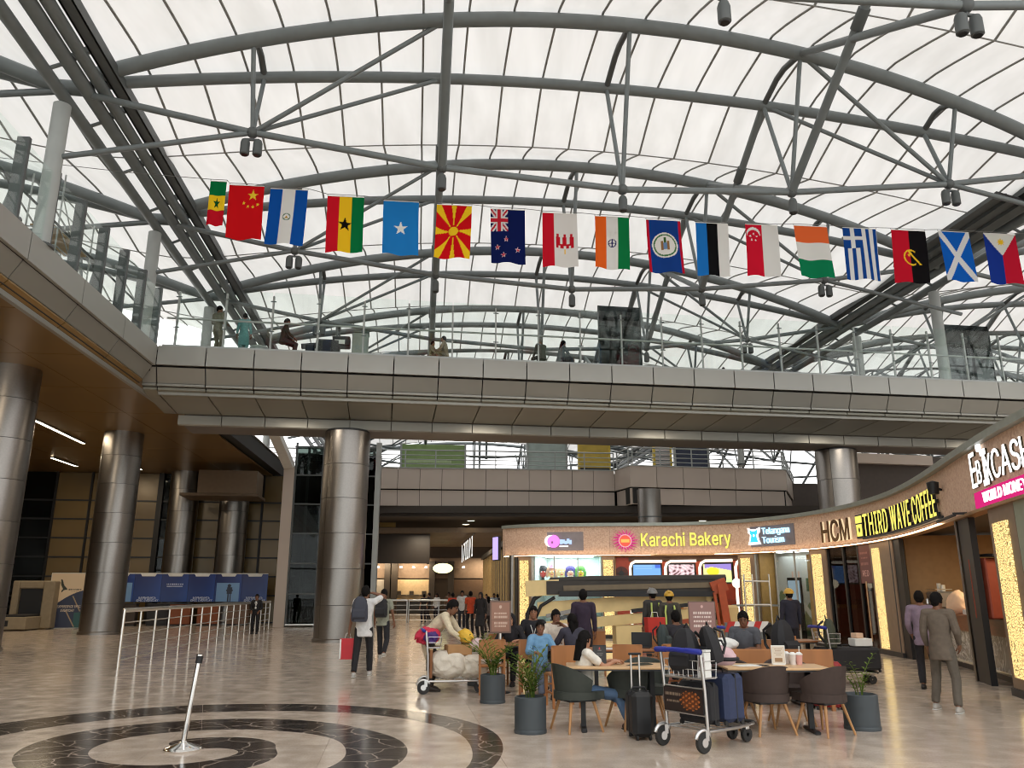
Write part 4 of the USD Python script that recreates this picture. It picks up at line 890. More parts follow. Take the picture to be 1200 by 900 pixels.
# things on the counter
def sxo(px, off, z):
    return min(np.linspace(sx(1030), SMAX, 1500), key=lambda s: abs(proj(cpt(s, -off, z))[0] - px))
def counter_item(px, off, name, label, cat, build):
    q, d, n_ = cu(sxo(px, off, 1.2)); t = thing(name, label, cat, cpt(sxo(px, off, 1.2), -off, 1.16), math.atan2(d[1], d[0])); build(t); return t
def espresso(t):
    put('body', MB().bx(-.35, .35, -.2, .25, .1, .5, .03), mat('machine_steel', (.3, .3, .31), .35, .8), t); put('top_rail', MB().tube([(-.33, -.18, .55), (.33, -.18, .55), (.33, .2, .55), (-.33, .2, .55), (-.33, -.18, .55)], .012, 6), RAILM, t)
    for x in (-.3, .3): put('foot', MB().cyl((x, 0, 0), .03, .1, 8), BLACK, t)
    for x in (-.15, .15): put('group_head', MB().cyl((x, -.25, .2), .045, .12, 10), RAILM, t)
    put('cup_stack', MB().cyl((-.1, .05, .5), .05, .2, 10).cyl((.1, .08, .5), .05, .16, 10), WHITE, t)
counter_item(1103, .8, 'espresso_machine', 'dark espresso machine on the coffee counter behind the two customers', 'coffee machine', espresso)
def till(t):
    put('screen', MB().box((0, 0, .3), (.36, .04, .26), 0, .01), BLACK, t); put('neck', MB().cyl((0, .03, .02), .03, .2, 8), BLACK, t); put('base', MB().box((0, .03, .015), (.26, .2, .03), 0, .01), BLACK, t)
counter_item(1063, .75, 'till', 'black till screen at the far end of the coffee counter', 'till', till)
for k, px in enumerate((1064, 1067.5, 1071, 1074.5)):
    def jar(t, h=.2 + .07 * k):
        put('body', MB().lathe([(.001, 0), (.07, 0), (.07, h * .8), (.05, h), (.001, h)], 12), mat('jar_dark', srgb(50, 38, 30), .3), t, 40); put('lid', MB().cyl((0, 0, h), .055, .03, 12), BLACK, t)
    counter_item(px, .7, 'storage_jar', '%s dark jar from the left on the coffee counter' % ('first', 'second', 'third', 'fourth')[k], 'jar', jar)
def papers(t):
    put('stack', MB().box((0, 0, .05), (.4, .3, .1)), WHITE, t); put('top_sheet', MB().box((.03, .02, .103), (.38, .28, .005), .12), WHITE, t)
counter_item(1140, .7, 'menu_card', 'white menu cards on the counter between post and pilaster', 'card', papers)
def photo(t):
    put('board', MB().box((0, 0, .3), (.34, .03, .4)), WHITE, t); put('picture', MB().box((0, -.02, .26), (.26, .01, .24)), mat('cake_pic', srgb(170, 110, 80), .5), t); put('easel', MB().box((0, .06, .05), (.2, .16, .1)), BLACK, t)
counter_item(1137, .9, 'menu_stand', 'white framed cake picture standing on the coffee counter', 'menu stand', photo)
def fold(t):
    m = trimesh.creation.icosphere(3, 1.0); v = m.vertices * np.array([.4, .25, .3]); v += (meshkit.fbm(v * 6 + 5)[:, None] - .5) * .16; v[:, 2] = np.maximum(v[:, 2], -.2) + .2
    put('paper', MB().add(v, m.faces), mat('peach_paper', srgb(226, 190, 160), .8), t, 40); put('tie', MB().lathe([(.2, .3), (.22, .32), (.2, .34)], 10), mat('peach_paper2', srgb(190, 120, 96), .8), t)
counter_item(1125, .62, 'paper_bundle', 'crumpled peach paper bundle on the counter in front of the customers', 'paper bundle', fold)
t = thing('wall_cabinet', 'terracotta red wall cabinet inside the coffee shop', 'cabinet'); q = aty(1155, 700, 15.6); put('box', MB().box((q[0] + .9, q[1] + .2, 1.7), (2.2, .4, 1.1), .3, .02), mat('terracotta', srgb(150, 70, 50), .5), t); put('shelf', MB().box((q[0] + .9, q[1], 2.3), (2.0, .3, .05), .3), BLACK, t)
# ------------------------------------------------------------------ signs on the fascia
def on_fascia(px0, z, o=.03):
    s0 = sx(px0)
    def f(x):
        q, d, n_ = cu(s0 + x); q = q + n_ * o; return V(q[0], q[1], z), V(d[0], d[1], 0), V(0, 0, 1), V(n_[0], n_[1], 0)
    return f
def badge(t, px, z, shape, m, d0=.02, d1=.07, name='emblem'):
    o, a_, u_, n_ = on_fascia(px, z, 0)(0.); return put(name, MB().prism(shape, d0, d1).xform(frame(o, a_, u_, n_)), m, t)
YEL = emit('yellow_letter', (1., .84, .16), 1.05); WGL = emit('white_letter', (1., 1., .98), 1.5); SIDE = mat('letter_side', srgb(70, 60, 40), .5)
t = thing('bakery_sign', 'yellow lit letters of the bakery name on the fascia with a pink sunburst emblem', 'sign')
L_ = letters(t, 'Karachi Bakery', .46, on_fascia(751.5, 3.36), YEL, .06, .10, True, 1, SIDE, fit=sx(858) - sx(751.5))
sun = shapely.union_all([Polygon([(.24 * math.cos(x - .12), .24 * math.sin(x - .12)), (.5 * math.cos(x + .12), .43 * math.sin(x + .12)), (.24 * math.cos(x + .1), .24 * math.sin(x + .1))]) for x in np.arange(0, 6.28, .33)])
badge(t, 733, 3.55, sun, emit('pink_glow', (.75, .03, .28), .85), name='sunburst'); badge(t, 733, 3.55, Point(0, 0).buffer(.245).difference(Point(0, 0).buffer(.215)), emit('rose_glow', (1., .5, .55), .9), .02, .075, 'ring'); badge(t, 733, 3.55, Point(0, 0).buffer(.2), emit('red_glow', (.9, .12, .08), 1.1), .02, .07, 'centre')
badge(t, 733, 3.55, sbox(-.16, -.06, .16, .06), emit('orange_glow', (1., .4, .1), 1.3), .07, .08, 'name_plate')
t = thing('display_shop_sign', 'grey sign board with glowing pink swirl and pale blue lettering', 'sign')
put('board', ribbon(sx(641.5), sx(684), 0, .02, 3.2, 3.9), mat('sign_grey', srgb(150, 140, 142), .5), t)
sw = Point(0, 0).buffer(.24).difference(Point(-.05, -.04).buffer(.05)); badge(t, 649, 3.55, sw, emit('magenta_glow', (.95, .22, .9), 1.4), .03, .07, 'swirl')
badge(t, 645.5, 3.56, Point(0, 0).buffer(.22).difference(Point(.09, -.02).buffer(.22)), WGL, .03, .075, 'crescent')
for k in range(5): badge(t, 658 + k * 2.7, 3.52 + .02 * (k % 2), sbox(-.05, -.08, .05, .1 - .03 * (k % 3)), emit('paleblue_glow', (.45, .6, .95), 1.2), .03, .06, 'letter')
badge(t, 661, 3.36, sbox(-.17, -.02, .17, .02), WGL, .03, .05, 'underline')
t = thing('tourism_sign', 'grey board with blue and white glowing tourism lettering and emblem', 'sign')
put('board', ribbon(sx(881), sx(933), 0, .02, 3.22, 3.93), mat('sign_grey2', srgb(130, 124, 130), .5), t)
BLU = emit('blue_letter', (.42, .78, 1.), 1.9); BLU2 = emit('cyan_glow', (.05, .55, .85), 1.3)
em = Polygon([(-.26, .3), (-.1, .24), (.1, .24), (.26, .3), (.24, .12), (.16, .05), (.2, -.14), (.27, -.3), (-.27, -.3), (-.2, -.14), (-.16, .05), (-.24, .12)])
badge(t, 886, 3.6, em, WGL, .03, .06, 'emblem'); badge(t, 886, 3.6, shapely.affinity.scale(em, .62, .72).difference(Point(0, .02).buffer(.05)), BLU2, .06, .075, 'emblem_core')
letters(t, 'Telangana', .22, on_fascia(895.5, 3.64), BLU, .04, .1, False, 1, fit=sx(928) - sx(895.5)); letters(t, 'Tourism', .22, on_fascia(895.5, 3.33), BLU, .04, .1, False, 1, fit=sx(921) - sx(895.5))
GOLD = mat('gilt_letter', srgb(120, 92, 66), .3, .8)
t = thing('gilt_sign', 'dark gilt slanted letters on the curve of the fascia', 'sign')
x_ = letters(t, 'HCM', .62, on_fascia(966, 3.2, .06), GOLD, .1, .12, True, 1, fit=sx(999) - sx(966), back=emit('warm_back', (1, .75, .45), .9))
t = thing('coffee_sign', 'yellow glowing coffee shop name in tall letters on dark backs along the curved fascia', 'sign')
badge(t, 1013, 3.5, sbox(-.24, -.34, .24, .34), BLACK, .02, .1, 'badge'); badge(t, 1013, 3.5, shapely.union_all([sbox(-.2, .1, .2, .3), sbox(-.17, -.28, .17, .06)]).difference(Point(0, -.1).buffer(.08)), YEL, .1, .12, 'badge_print')
letters(t, 'THIRD WAVE COFFEE', .62, on_fascia(1018, 3.2, .1), YEL, .05, .3, False, 1, BLACK, fit=sx(1105) - sx(1018))
put('backing_rail', ribbon(sx(1016), sx(1107), 0, .12, 3.12, 3.18, 20), BLACK, t)
t = thing('spotlight', 'small black spotlight clamped on the fascia after the coffee sign', 'spotlight', cpt(sx(1110), .18, 3.75)); put('head', MB().lathe([(.001, -.14), (.1, -.14), (.12, .1), (.001, .14)], 14), BLACK, t, 40); put('arm', MB().bar((0, 0, 0), (.18, .02, -.05), .04), BLACK, t)
t = thing('spot_rail', 'black light rail under the fascia right of the coffee sign', 'rail'); put('rail', MB().tube([cpt(s, .22, 3.03) for s in np.linspace(sx(1112), sx(1134), 6)], .03, 6), BLACK, t); put('bracket', MB().bar(cpt(sx(1133), 0, 3.06), cpt(sx(1133), .24, 3.06), .04), BLACK, t)
t = thing('exchange_sign', 'white glowing money exchange name over a pink strip at the right edge', 'sign')
e0 = 1146.5
letters(t, 'E', .62, on_fascia(e0, 3.42), WGL, .05, .1, False, .8, SIDE); s1 = sx(e0) + .36
def at_s(s0, z, o=.03):
    def f(x):
        q, d, n_ = cu(s0 + x); q = q + n_ * o; return V(q[0], q[1], z), V(d[0], d[1], 0), V(0, 0, 1), V(n_[0], n_[1], 0)
    return f
letters(t, 'B', .40, at_s(s1, 3.46), WGL, .05, .1, False, .85, SIDE); letters(t, 'I', .58, at_s(s1 + .33, 3.40), WGL, .05, .1, True, .9, SIDE); letters(t, '6', .22, at_s(s1 + .27, 4.0 - .02), WGL, .05, .1, False, 1.1)
letters(t, 'X', .46, at_s(s1 + .48, 3.42), WGL, .05, .1, False, .85, SIDE); letters(t, 'CASH', .46, at_s(s1 + .86, 3.44), WGL, .05, .12, False, 1.0, SIDE)
put('pink_strip', ribbon(sx(e0 + 1), sx(e0 + 1) + 3.3, .0, .05, 3.06, 3.33, 8), emit('pinkstrip', (.8, .03, .22), .8), t); letters(t, 'WORLD MONEY', .17, at_s(sx(e0) + .62, 3.11, .055), WGL, .02, .16, False, 1.15)
# ------------------------------------------------------------------ bunting of national flags
FLAG = printm('flag_cloth', 0, .8, .42)
def star(cx, cy, r, n=5, a0=90, k=.382):
    return Polygon([(cx + (r if i % 2 == 0 else r * k) * math.cos(math.radians(a0 + 180 / n * i)), cy + (r if i % 2 == 0 else r * k) * math.sin(math.radians(a0 + 180 / n * i))) for i in range(2 * n)])
def ins(s, x, y): return shapely.contains_xy(s, x, y)
FW, FH = .95, 1.45
# every flag hangs from its hoist: x 0..FW across, y 0..FH up; paint(x, y) -> colour
def bands_v(*cs): return lambda x, y: np.array([srgb(*c) for c in cs])[np.minimum((x / FW * len(cs)).astype(int), len(cs) - 1)]
def bands_h(*cs): return lambda x, y: np.array([srgb(*c) for c in cs])[np.minimum(((FH - y) / FH * len(cs)).astype(int), len(cs) - 1)]
def over(base, *items):
    def f(x, y):
        c = base(x, y).copy()
        for s, col in items: c[ins(s, x, y)] = srgb(*col)
        return c
    return f
solid = lambda c: (lambda x, y: np.broadcast_to(np.array(srgb(*c)), x.shape + (3,)).copy())
GRN, RED, YLW, BLU_, WHT_ = (18, 120, 66), (206, 28, 44), (252, 208, 40), (24, 84, 170), (232, 230, 226)
ring = lambda cx, cy, r0, r1: Point(cx, cy).buffer(r1).difference(Point(cx, cy).buffer(r0))
U_ = shapely.union_all
def macedonia(x, y):
    c = solid((214, 24, 32))(x, y); a = np.degrees(np.arctan2((y - FH / 2) / FH * FW, x - FW / 2)); r = np.hypot(x - FW / 2, (y - FH / 2) * FW / FH)
    c[(np.abs((a + 22.5) % 45 - 22.5) < 3 + 5.5 * np.clip(r / .48, 0, 1)) ] = srgb(250, 206, 40); d = np.hypot(x - FW / 2, y - FH / 2)
    c[d < .15] = srgb(214, 24, 32); c[d < .125] = srgb(250, 206, 40); return c
def nz(x, y):
    c = solid((22, 32, 84))(x, y); W, H = FW * .5, FH * .42; X, Y = x, y - (FH - H); m = (X < W) & (Y > 0)
    d1, d2 = abs(X / W - Y / H), abs(X / W + Y / H - 1)
    c[m & ((d1 < .17) | (d2 < .17))] = srgb(226, 220, 220); c[m & ((d1 < .06) | (d2 < .06))] = srgb(196, 40, 56)
    c[m & ((abs(X - W / 2) < .085) | (abs(Y - H / 2) < .085))] = srgb(226, 220, 220); c[m & ((abs(X - W / 2) < .05) | (abs(Y - H / 2) < .05))] = srgb(196, 40, 56)
    for q in ((.42, .62), (.18, .42), (.74, .38), (.34, .2)): c[ins(star(*q, .085), x, y)] = srgb(230, 200, 204); c[ins(star(*q, .055), x, y)] = srgb(200, 40, 60)
    return c
def greece(x, y):
    c = np.array([srgb(30, 74, 150), srgb(232, 232, 230)])[((x / FW * 9).astype(int) % 2)]
    W, H = FW * 5 / 9, FH * .4; m = (x < W) & (y > FH - H); c[m] = srgb(30, 74, 150); c[m & ((abs(x - W / 2) < .055) | (abs(y - FH + H / 2) < .055))] = srgb(232, 232, 230); return c
def scot(x, y):
    c = solid((26, 98, 196))(x, y); d1, d2 = abs(x / FW - y / FH), abs(x / FW + y / FH - 1); c[(d1 < .1) | (d2 < .1)] = srgb(228, 228, 228); return c
castle = U_([sbox(.36, .5, .84, .62)] + [sbox(a, .62, a + .11, .8) for a in (.36, .545, .73)] + [sbox(a + .02, .8, a + .09, .9) for a in (.36, .545, .73)]).difference(U_([sbox(.43, .5, .48, .58), sbox(.57, .5, .63, .58), sbox(.72, .5, .77, .58)]))
FLAGS = [
 ('green yellow and red horizontal tricolour flag with a dark green star, leftmost', bands_h(GRN, YLW, RED), [(star(FW / 2, FH / 2, .2), (20, 80, 40))]),
 ('red flag with one large and four small yellow stars', solid((214, 26, 32)), [(star(.66, 1.18, .16), (250, 214, 60))] + [(star(a, b, .055), (250, 214, 60)) for a, b in ((.42, .98), (.54, .88), (.68, .86), (.8, .94))]),
 ('blue white blue flag with a small round crest', bands_v(BLU_, WHT_, BLU_), [(ring(.475, .7, .075, .1), (80, 120, 90)), (Polygon([(.43, .66), (.52, .66), (.475, .74)]), (190, 150, 60))]),
 ('red yellow green flag with a black star', bands_v((214, 28, 44), (250, 200, 40), GRN), [(star(FW / 2, .72, .2), (24, 22, 20))]),
 ('light blue flag with one white star', solid((40, 130, 206)), [(star(FW / 2, .72, .2), (240, 240, 236))]),
 ('red flag with a yellow sun and broadening rays', macedonia, []),
 ('navy flag with a cross canton and four red stars', nz, []),
 ('red and white flag with a red castle', lambda x, y: np.where((x < FW * .33)[..., None], np.array(srgb(208, 30, 48)), np.array(srgb(230, 226, 222))), [(castle, (196, 30, 44)), (sbox(.58, .36, .62, .5), (250, 200, 60))]),
 ('orange white and green upright tricolour flag with a navy wheel', bands_v((240, 104, 40), WHT_, (24, 124, 70)), [(ring(.475, .72, .09, .115), (30, 34, 100)), (U_([sbox(.465, .62, .485, .82), sbox(.375, .71, .575, .73)]), (30, 34, 100)), (Point(.475, .72).buffer(.03), (30, 34, 100))]),
 ('navy flag with red edges and a round white crest', lambda x, y: np.where(((x < .08) | (x > FW - .08))[..., None], np.array(srgb(196, 30, 50)), np.array(srgb(30, 66, 140))), [(Point(.475, .74).buffer(.35), (236, 232, 226)), (ring(.475, .74, .27, .31), (70, 120, 70)), (U_([sbox(.36, .6, .42, .86), sbox(.53, .6, .59, .86)]), (150, 110, 70)), (Polygon([(.42, .62), (.53, .62), (.53, .8), (.42, .8)]), (110, 140, 180)), (sbox(.44, .8, .5, .96), (60, 100, 50))]),
 ('blue black and white striped flag', bands_v((36, 118, 200), (26, 26, 28), WHT_), []),
 ('red and white flag with a crescent and five stars', bands_v((214, 30, 54), WHT_), [(Point(.22, 1.17).buffer(.2).difference(Point(.22, 1.1).buffer(.19)), (240, 236, 234))] + [(star(.22 + .1 * math.cos(1.57 + k * 1.2566), 1.08 + .1 * math.sin(1.57 + k * 1.2566), .04), (240, 236, 234)) for k in range(5)]),
 ('flag with orange, white and green bands stacked, orange on top', bands_h((240, 110, 60), WHT_, (24, 130, 86)), []),
 ('blue and white striped flag with a white cross canton', greece, []),
 ('red and black flag with a yellow emblem', bands_v((206, 30, 50), (28, 26, 28)), [(ring(.5, .7, .18, .22).intersection(sbox(.2, .45, .62, .95)), (250, 204, 50)), (Polygon([(.4, .86), (.46, .88), (.78, .52), (.74, .5)]), (250, 204, 50)), (star(.44, .76, .06), (250, 204, 50))]),
 ('blue flag with a white diagonal cross', scot, []),
 ('blue and red flag with a white triangle and a yellow sun, rightmost', bands_v((34, 60, 150), (206, 34, 58)), [(Polygon([(0, FH), (FW, FH), (FW / 2, FH * .56)]), (232, 230, 222)), (star(FW / 2, FH * .83, .12, 8, 90, .5), (250, 204, 50))])]
SA, SBk = aty(240, 213, 20.0), None
FD0 = 20.6                                                   # distance of the bunting line straight ahead
def on_line(px, py):
    d = ray(px, py); tb = math.tan(AB); k = FD0 / (d[1] - tb * d[0]); return V(0, 0, CAMZ) + d * k
tops = [(266, 213), (310, 218.5), (361, 223), (427, 231.5), (491, 237), (553, 241.5), (615, 246.5), (676, 251), (737, 255), (797, 259), (853, 262.5), (911, 264.5), (969, 266), (1026.5, 268.5), (1084, 271), (1135, 272.5), (1189.5, 275)]
lefts = [247, 269, 317, 384, 449.5, 512, 575, 635.5, 697, 757, 815, 873, 930, 987, 1044, 1099, 1152]
line = [on_line(-60, 180), on_line(150, 204)]
for k, ((lab, base, items), (px, py), pl) in enumerate(zip(FLAGS, tops, lefts)):
    a, b = on_line(pl, py - (px - pl) * .05), on_line(px, py); line += [a, b]
    w = np.linalg.norm((b - a)[:2]); h = w * 1.5 if 0 < k else 1.45
    h = 1.6 * (w / .95) ** .25
    d = unit(b - a); n = unit(np.cross(d, V(0, 0, 1)))
    u, v = np.meshgrid(np.linspace(0, 1, 60), np.linspace(0, 1, 88), indexing='ij')
    ph = k * 1.7
    off = (.035 * np.sin(u * 7 + ph + v * 1.5) + .03 * np.sin(u * 3.2 + ph * 2) ) * (1 - v) ** .7 + .05 * (1 - v) * math.sin(ph)
    skew = .05 * math.sin(ph * 1.3) * (1 - v) ** 1.5
    P = a + (u[..., None] * w + skew[..., None]) * d + off[..., None] * n; P[..., 2] = (a[2] + (b[2] - a[2]) * u) - (1 - v) * h * (1 - .012 * np.sin(u * 9 + ph))
    col = over(base, *items)(u * FW, v * FH)
    t = thing('flag', lab + ' of the bunting', 'flag', group=None)
    put('cloth', MB().grid(P, col), FLAG, t, True)
    put('hem', MB().tube([a + V(0, 0, .0), b + V(0, 0, .0)], .012, 6), WHITE, t)
    for q in (a, b): put('tie', MB().tube([q, q + V(0, 0, .05)], .006, 5), BLACK, t)
line += [on_line(1290, 281)]
t = thing('bunting_cord', 'thin cord carrying the row of flags across the hall', 'cord'); put('cord', MB().tube([p + V(0, 0, .05) for p in line], .009, 5), mat('cord_grey', srgb(120, 120, 118), .8), t)

# ------------------------------------------------------------------ barrier railings, stanchion
def railing(p, q, h, label, mids=4, pitch=1.1, r=.05):
    t = thing('railing', label, 'railing'); L = np.linalg.norm(q - p); n = max(2, int(L / pitch))
    for k in range(n + 1): x = p + (q - p) * k / n; put('post', MB().tube([x, x + V(0, 0, h)], .028 if k % n else .036, 8), RAILM, t, True)
    for j in range(mids): z = h * (j + .6) / (mids + .6); put('rail', MB().tube([p + V(0, 0, z), q + V(0, 0, z)], .014, 6), RAILM, t, True)
    put('top_rail', MB().tube([p + V(0, 0, h), q + V(0, 0, h)], r, 8), RAILM, t, True); return t
p0, p1 = G(138, 783), G(317, 736); p1 = p0 + (p1 - p0) * .97
railing(p0, p1, 1.24, 'long stainless railing receding at left with a thick top rail', 4, 1.2)
railing(V(-9.6, 47.2, 0), V(-6.0, 47.6, 0), 1.25, 'steel barrier across the corridor, left section', 4, 1.8, .05); railing(V(-5.9, 47.6, 0), V(-.8, 48.1, 0), 1.25, 'steel barrier across the corridor, right section', 4, 1.7, .05)
sq = G(214, 879); t = thing('stanchion', 'polished chrome stanchion post with black cap standing on the spiral floor inlay', 'stanchion', (sq[0], sq[1], 0.0015))
pol = mat('polished_chrome', (.78, .77, .75), .12, 1.0, .02)
put('base', MB().lathe([(.001, 0), (.19, 0), (.195, .012), (.18, .03), (.1, .055), (.04, .075), (.03, .09), (.001, .09)], 32), pol, t, 40); put('post', MB().tube([(0, 0, .07), (.075, .02, .88)], .027, 14), pol, t, True); put('cap', MB().tube([(.075, .02, .87), (.083, .022, .95)], .036, 14), BLACK, t, 40); put('cap_ring', MB().tube([(.083, .022, .945), (.0845, .0222, .962)], .037, 14), pol, t, 40)

# ------------------------------------------------------------------ potted palms
POT = mat('pot_slate', srgb(66, 72, 76), .55, 0, .06, 4.)
_m['leaf'] = usdkit.material(stage, '/World/Looks/leaf', {'o': ('object_info', {}), 'r': ('rgb_ramp', {'ramp': [(0, srgb(70, 96, 44)), (.6, srgb(110, 130, 62)), (1, srgb(150, 150, 84))]}), 'd': ('diffuse_bsdf', {}), 't': ('translucent_bsdf', {}), 'm': ('mix_closure', {'fac': .3})},
    [('o.random', 'r.fac'), ('r.color', 'd.color'), ('r.color', 't.color'), ('d.BSDF', 'm.closure1'), ('t.BSDF', 'm.closure2')], surface='m.closure')
def pot(px, py, r, h, label, fronds, fh, seed, spread=1.0, sparse=False):
    rg = np.random.default_rng(seed); q = G(px, py); t = thing('potted_palm', label, 'plant', (q[0], q[1] + r * .8, 0))
    put('pot', MB().lathe([(.001, .03), (r * .95, .03), (r, .05), (r, h), (r - .02, h + .01), (r - .03, h - .01), (r - .04, h - .06), (.001, h - .06)], 28), POT, t, 40)
    put('saucer', MB().lathe([(.001, 0), (r * 1.02, 0), (r * 1.04, .03), (r * 1.0, .045), (.001, .04)], 28), POT, t, 40)
    put('soil', MB().cyl((0, 0, h - .08), r - .045, .04, 20), mat('soil', srgb(52, 42, 34), .9), t)
    for k in range(fronds):
        a = rg.uniform(0, 6.28); L = fh * rg.uniform(.65, 1.1); bend = rg.uniform(.3, .8) * spread; s = np.linspace(0, 1, 9); b0 = V(rg.uniform(-.05, .05), rg.uniform(-.05, .05), h - .06)
        P = np.stack([b0[0] + math.cos(a) * bend * L * s ** 2, b0[1] + math.sin(a) * bend * L * s ** 2, b0[2] + L * (s - .25 * bend * s ** 2.5)], 1); w_ = V(-math.sin(a), math.cos(a), 0)
        b = MB(); b.tube(P, np.linspace(.008, .003, 9), 5)
        for j in range(2, 9):
            for sg in (-1, 1):
                l = L * (.28 if not sparse else .1) * math.sin(math.pi * min(1, (j + 1) / 10)) + .05; d = unit(w_ * sg + (P[j] - P[j - 1]) * 8 + V(0, 0, -.15)); e = P[j] + d * l; m = (P[j] + e) / 2 + V(0, 0, .015); n = unit(np.cross(d, V(0, 0, 1))) * .014
                b.add([P[j], m - n, m + n, e], [[0, 1, 2], [1, 3, 2]])
        put('frond', b, _m['leaf'], t)
pot(622, 861, .19, .40, 'slate pot with upright green palm fronds, nearest of the pots left of the tables', 15, .62, 3, .7)
pot(577, 825, .19, .40, 'slate pot with a bushy palm beside the sign post', 15, .68, 4, .9)
pot(559, 804, .18, .38, 'slate potted palm half hidden behind the loaded trolley, farthest left', 12, .6, 5, 1.)
pot(1018, 857, .21, .40, 'slate pot with a sparse bending plant right of the chairs', 5, .55, 6, 1.3, True)

# ------------------------------------------------------------------ chairs and tables
WOOD = mat('oak_wood', srgb(176, 128, 80), .45, 0, .18, 5., stretch=(1, 1, .15)); WOOD2 = mat('chair_wood', srgb(160, 104, 58), .45, 0, .18, 5., stretch=(1, 1, .15))
GREENU = mat('dark_green_upholstery', srgb(58, 62, 56), .75, 0, .1, 20., .2, 200.); BROWNU = mat('dark_brown_upholstery', srgb(62, 48, 42), .75, 0, .1, 20., .2, 200.)
def shell_chair(loc, rz, up, label):
    t = thing('shell_chair', label, 'chair', loc, rz)             # the sitter faces +y
    b = MB(); nu, nv = 25, 9; outer = []; inner = []
    for i in range(nu):
        a = -1.8 + 3.6 * i / (nu - 1); row = []; r2 = []
        top = .44 + .34 * max(0, math.cos(a / 1.8 * 1.25)) ** .7
        for j in range(nv):
            f = j / (nv - 1); z = .38 + (top - .38) * f; rr = .235 + .055 * f ** .8
            row.append([rr * 1.08 * math.sin(a), -rr * math.cos(a) * 1.02 + .01, z]); r2.append([(rr - .035) * 1.08 * math.sin(a), -(rr - .035) * math.cos(a) * 1.02 + .01, z if j < nv - 1 else z - .004])
        outer.append(row); inner.append(r2)
    o, i_ = np.array(outer), np.array(inner)
    b.grid(o[::-1]); b.grid(i_); b.grid(np.stack([o[:, -1], i_[:, -1]], 1)); b.grid(np.stack([o[0], i_[0]], 1)); b.grid(np.stack([o[-1], i_[-1]], 1)[:, ::-1])
    put('shell', b, up, t, True)
    put('seat', MB().prism(shapely.affinity.scale(Point(0, .015).buffer(.262), 1.0, 1.0).union(sbox(-.2, 0, .2, .27)).buffer(.02), .37, .46), up, t, 40)
    put('under_frame', MB().prism(sbox(-.17, -.16, .17, .18).buffer(.02), .345, .37), BLACK, t)
    for sx_ in (-1, 1):
        for sy in (-1, 1): put('leg', MB().tube([(sx_ * .15, sy * .15 + .01, .36), (sx_ * .245, sy * .23 + .01, .0)], [.021, .013], 10), WOOD, t, True)
    return t
def cafe_chair(loc, rz, label, root=[None]):
    if root[0] is not None: return dup(root[0], loc, rz, label)
    t = root[0] = thing('cafe_chair', label, 'chair', loc, rz, group=None)
    put('seat', MB().box((0, .0, .45), (.44, .44, .04), 0, .012), WOOD2, t)
    put('backrest', MB().grid(np.array([[[x, -.2 - .03 * (1 - (x / .22) ** 2) + o, z] for z in (.56, .86)] for o in (-.012,) for x in np.linspace(-.21, .21, 9)])).grid(np.array([[[x, -.2 - .03 * (1 - (x / .22) ** 2) + .012, z] for z in (.86, .56)] for x in np.linspace(-.21, .21, 9)])).bx(-.21, .21, -.235, -.2, .855, .868), WOOD2, t)
    for s in (-1, 1):
        put('leg', MB().bar((s * .2, .19, .0), (s * .2, .19, .44), .035), WOOD2, t); put('leg', MB().bar((s * .2, -.24, 0), (s * .205, -.2, .86), .035), WOOD2, t)
        put('side_stretcher', MB().bar((s * .2, .19, .2), (s * .2, -.22, .2), .022), WOOD2, t)
    put('front_stretcher', MB().bar((-.2, .19, .3), (.2, .19, .3), .022), WOOD2, t); return t
def table(loc, rz, w, d, label, top=None, legs='pedestal'):
    t = thing('cafe_table', label, 'table', loc, rz)
    put('tabletop', MB().box((0, 0, .735), (w, d, .03), 0, .008), top or mat('table_oak', srgb(206, 168, 124), .35, 0, .12, 4., stretch=(.2, 1, 1)), t)
    put('edge_band', MB().box((0, 0, .712), (w - .02, d - .02, .016)), DARK, t)
    for s in (-1, 1):
        put('leg', MB().bar((s * (w / 2 - .2), 0, .04), (s * (w / 2 - .2), 0, .7), .06), BLACK, t); put('foot', MB().box((s * (w / 2 - .2), 0, .02), (.07, d * .75, .04), 0, .01), BLACK, t)
    return t
TA = atz(718, 779, .75); table((TA[0] + .05, TA[1], 0), -.05, 1.25, .66, 'oak topped cafe table in front of the seated woman in white')
TB = atz(905, 780, .75); table((TB[0], TB[1], 0), -.06, 1.22, .66, 'oak topped cafe table with drinks between the dark shell chairs')
c = G(676, 858); shell_chair((c[0], c[1] + .12, 0), -1.15, GREENU, 'dark green shell chair in which the woman in white sits')
c = G(744, 856); shell_chair((c[0], c[1] + .2, 0), .42, GREENU, 'dark green shell chair behind the black suitcase')
c = G(905, 862); shell_chair((c[0], c[1] + .15, 0), .25, BROWNU, 'dark brown shell chair seen from behind at the drinks table, left one')
c = G(972, 862); shell_chair((c[0], c[1] + .1, 0), .55, BROWNU, 'dark brown shell chair right of its twin, beside the sparse plant')
shell_chair((TB[0] - .35, TB[1] + .62, 0), 3.2, BROWNU, 'brown shell chair on the far side of the drinks table, left one'); shell_chair((TB[0] + .38, TB[1] + .6, 0), 3.05, BROWNU, 'brown shell chair on the far side of the drinks table, right one')
shell_chair((TA[0] + .5, TA[1] + .62, 0), 3.1, GREENU, 'green shell chair on the far side of the table of the woman in white')
TW = mat('table_walnut', srgb(150, 98, 60), .4, 0, .15, 4., stretch=(.2, 1, 1))
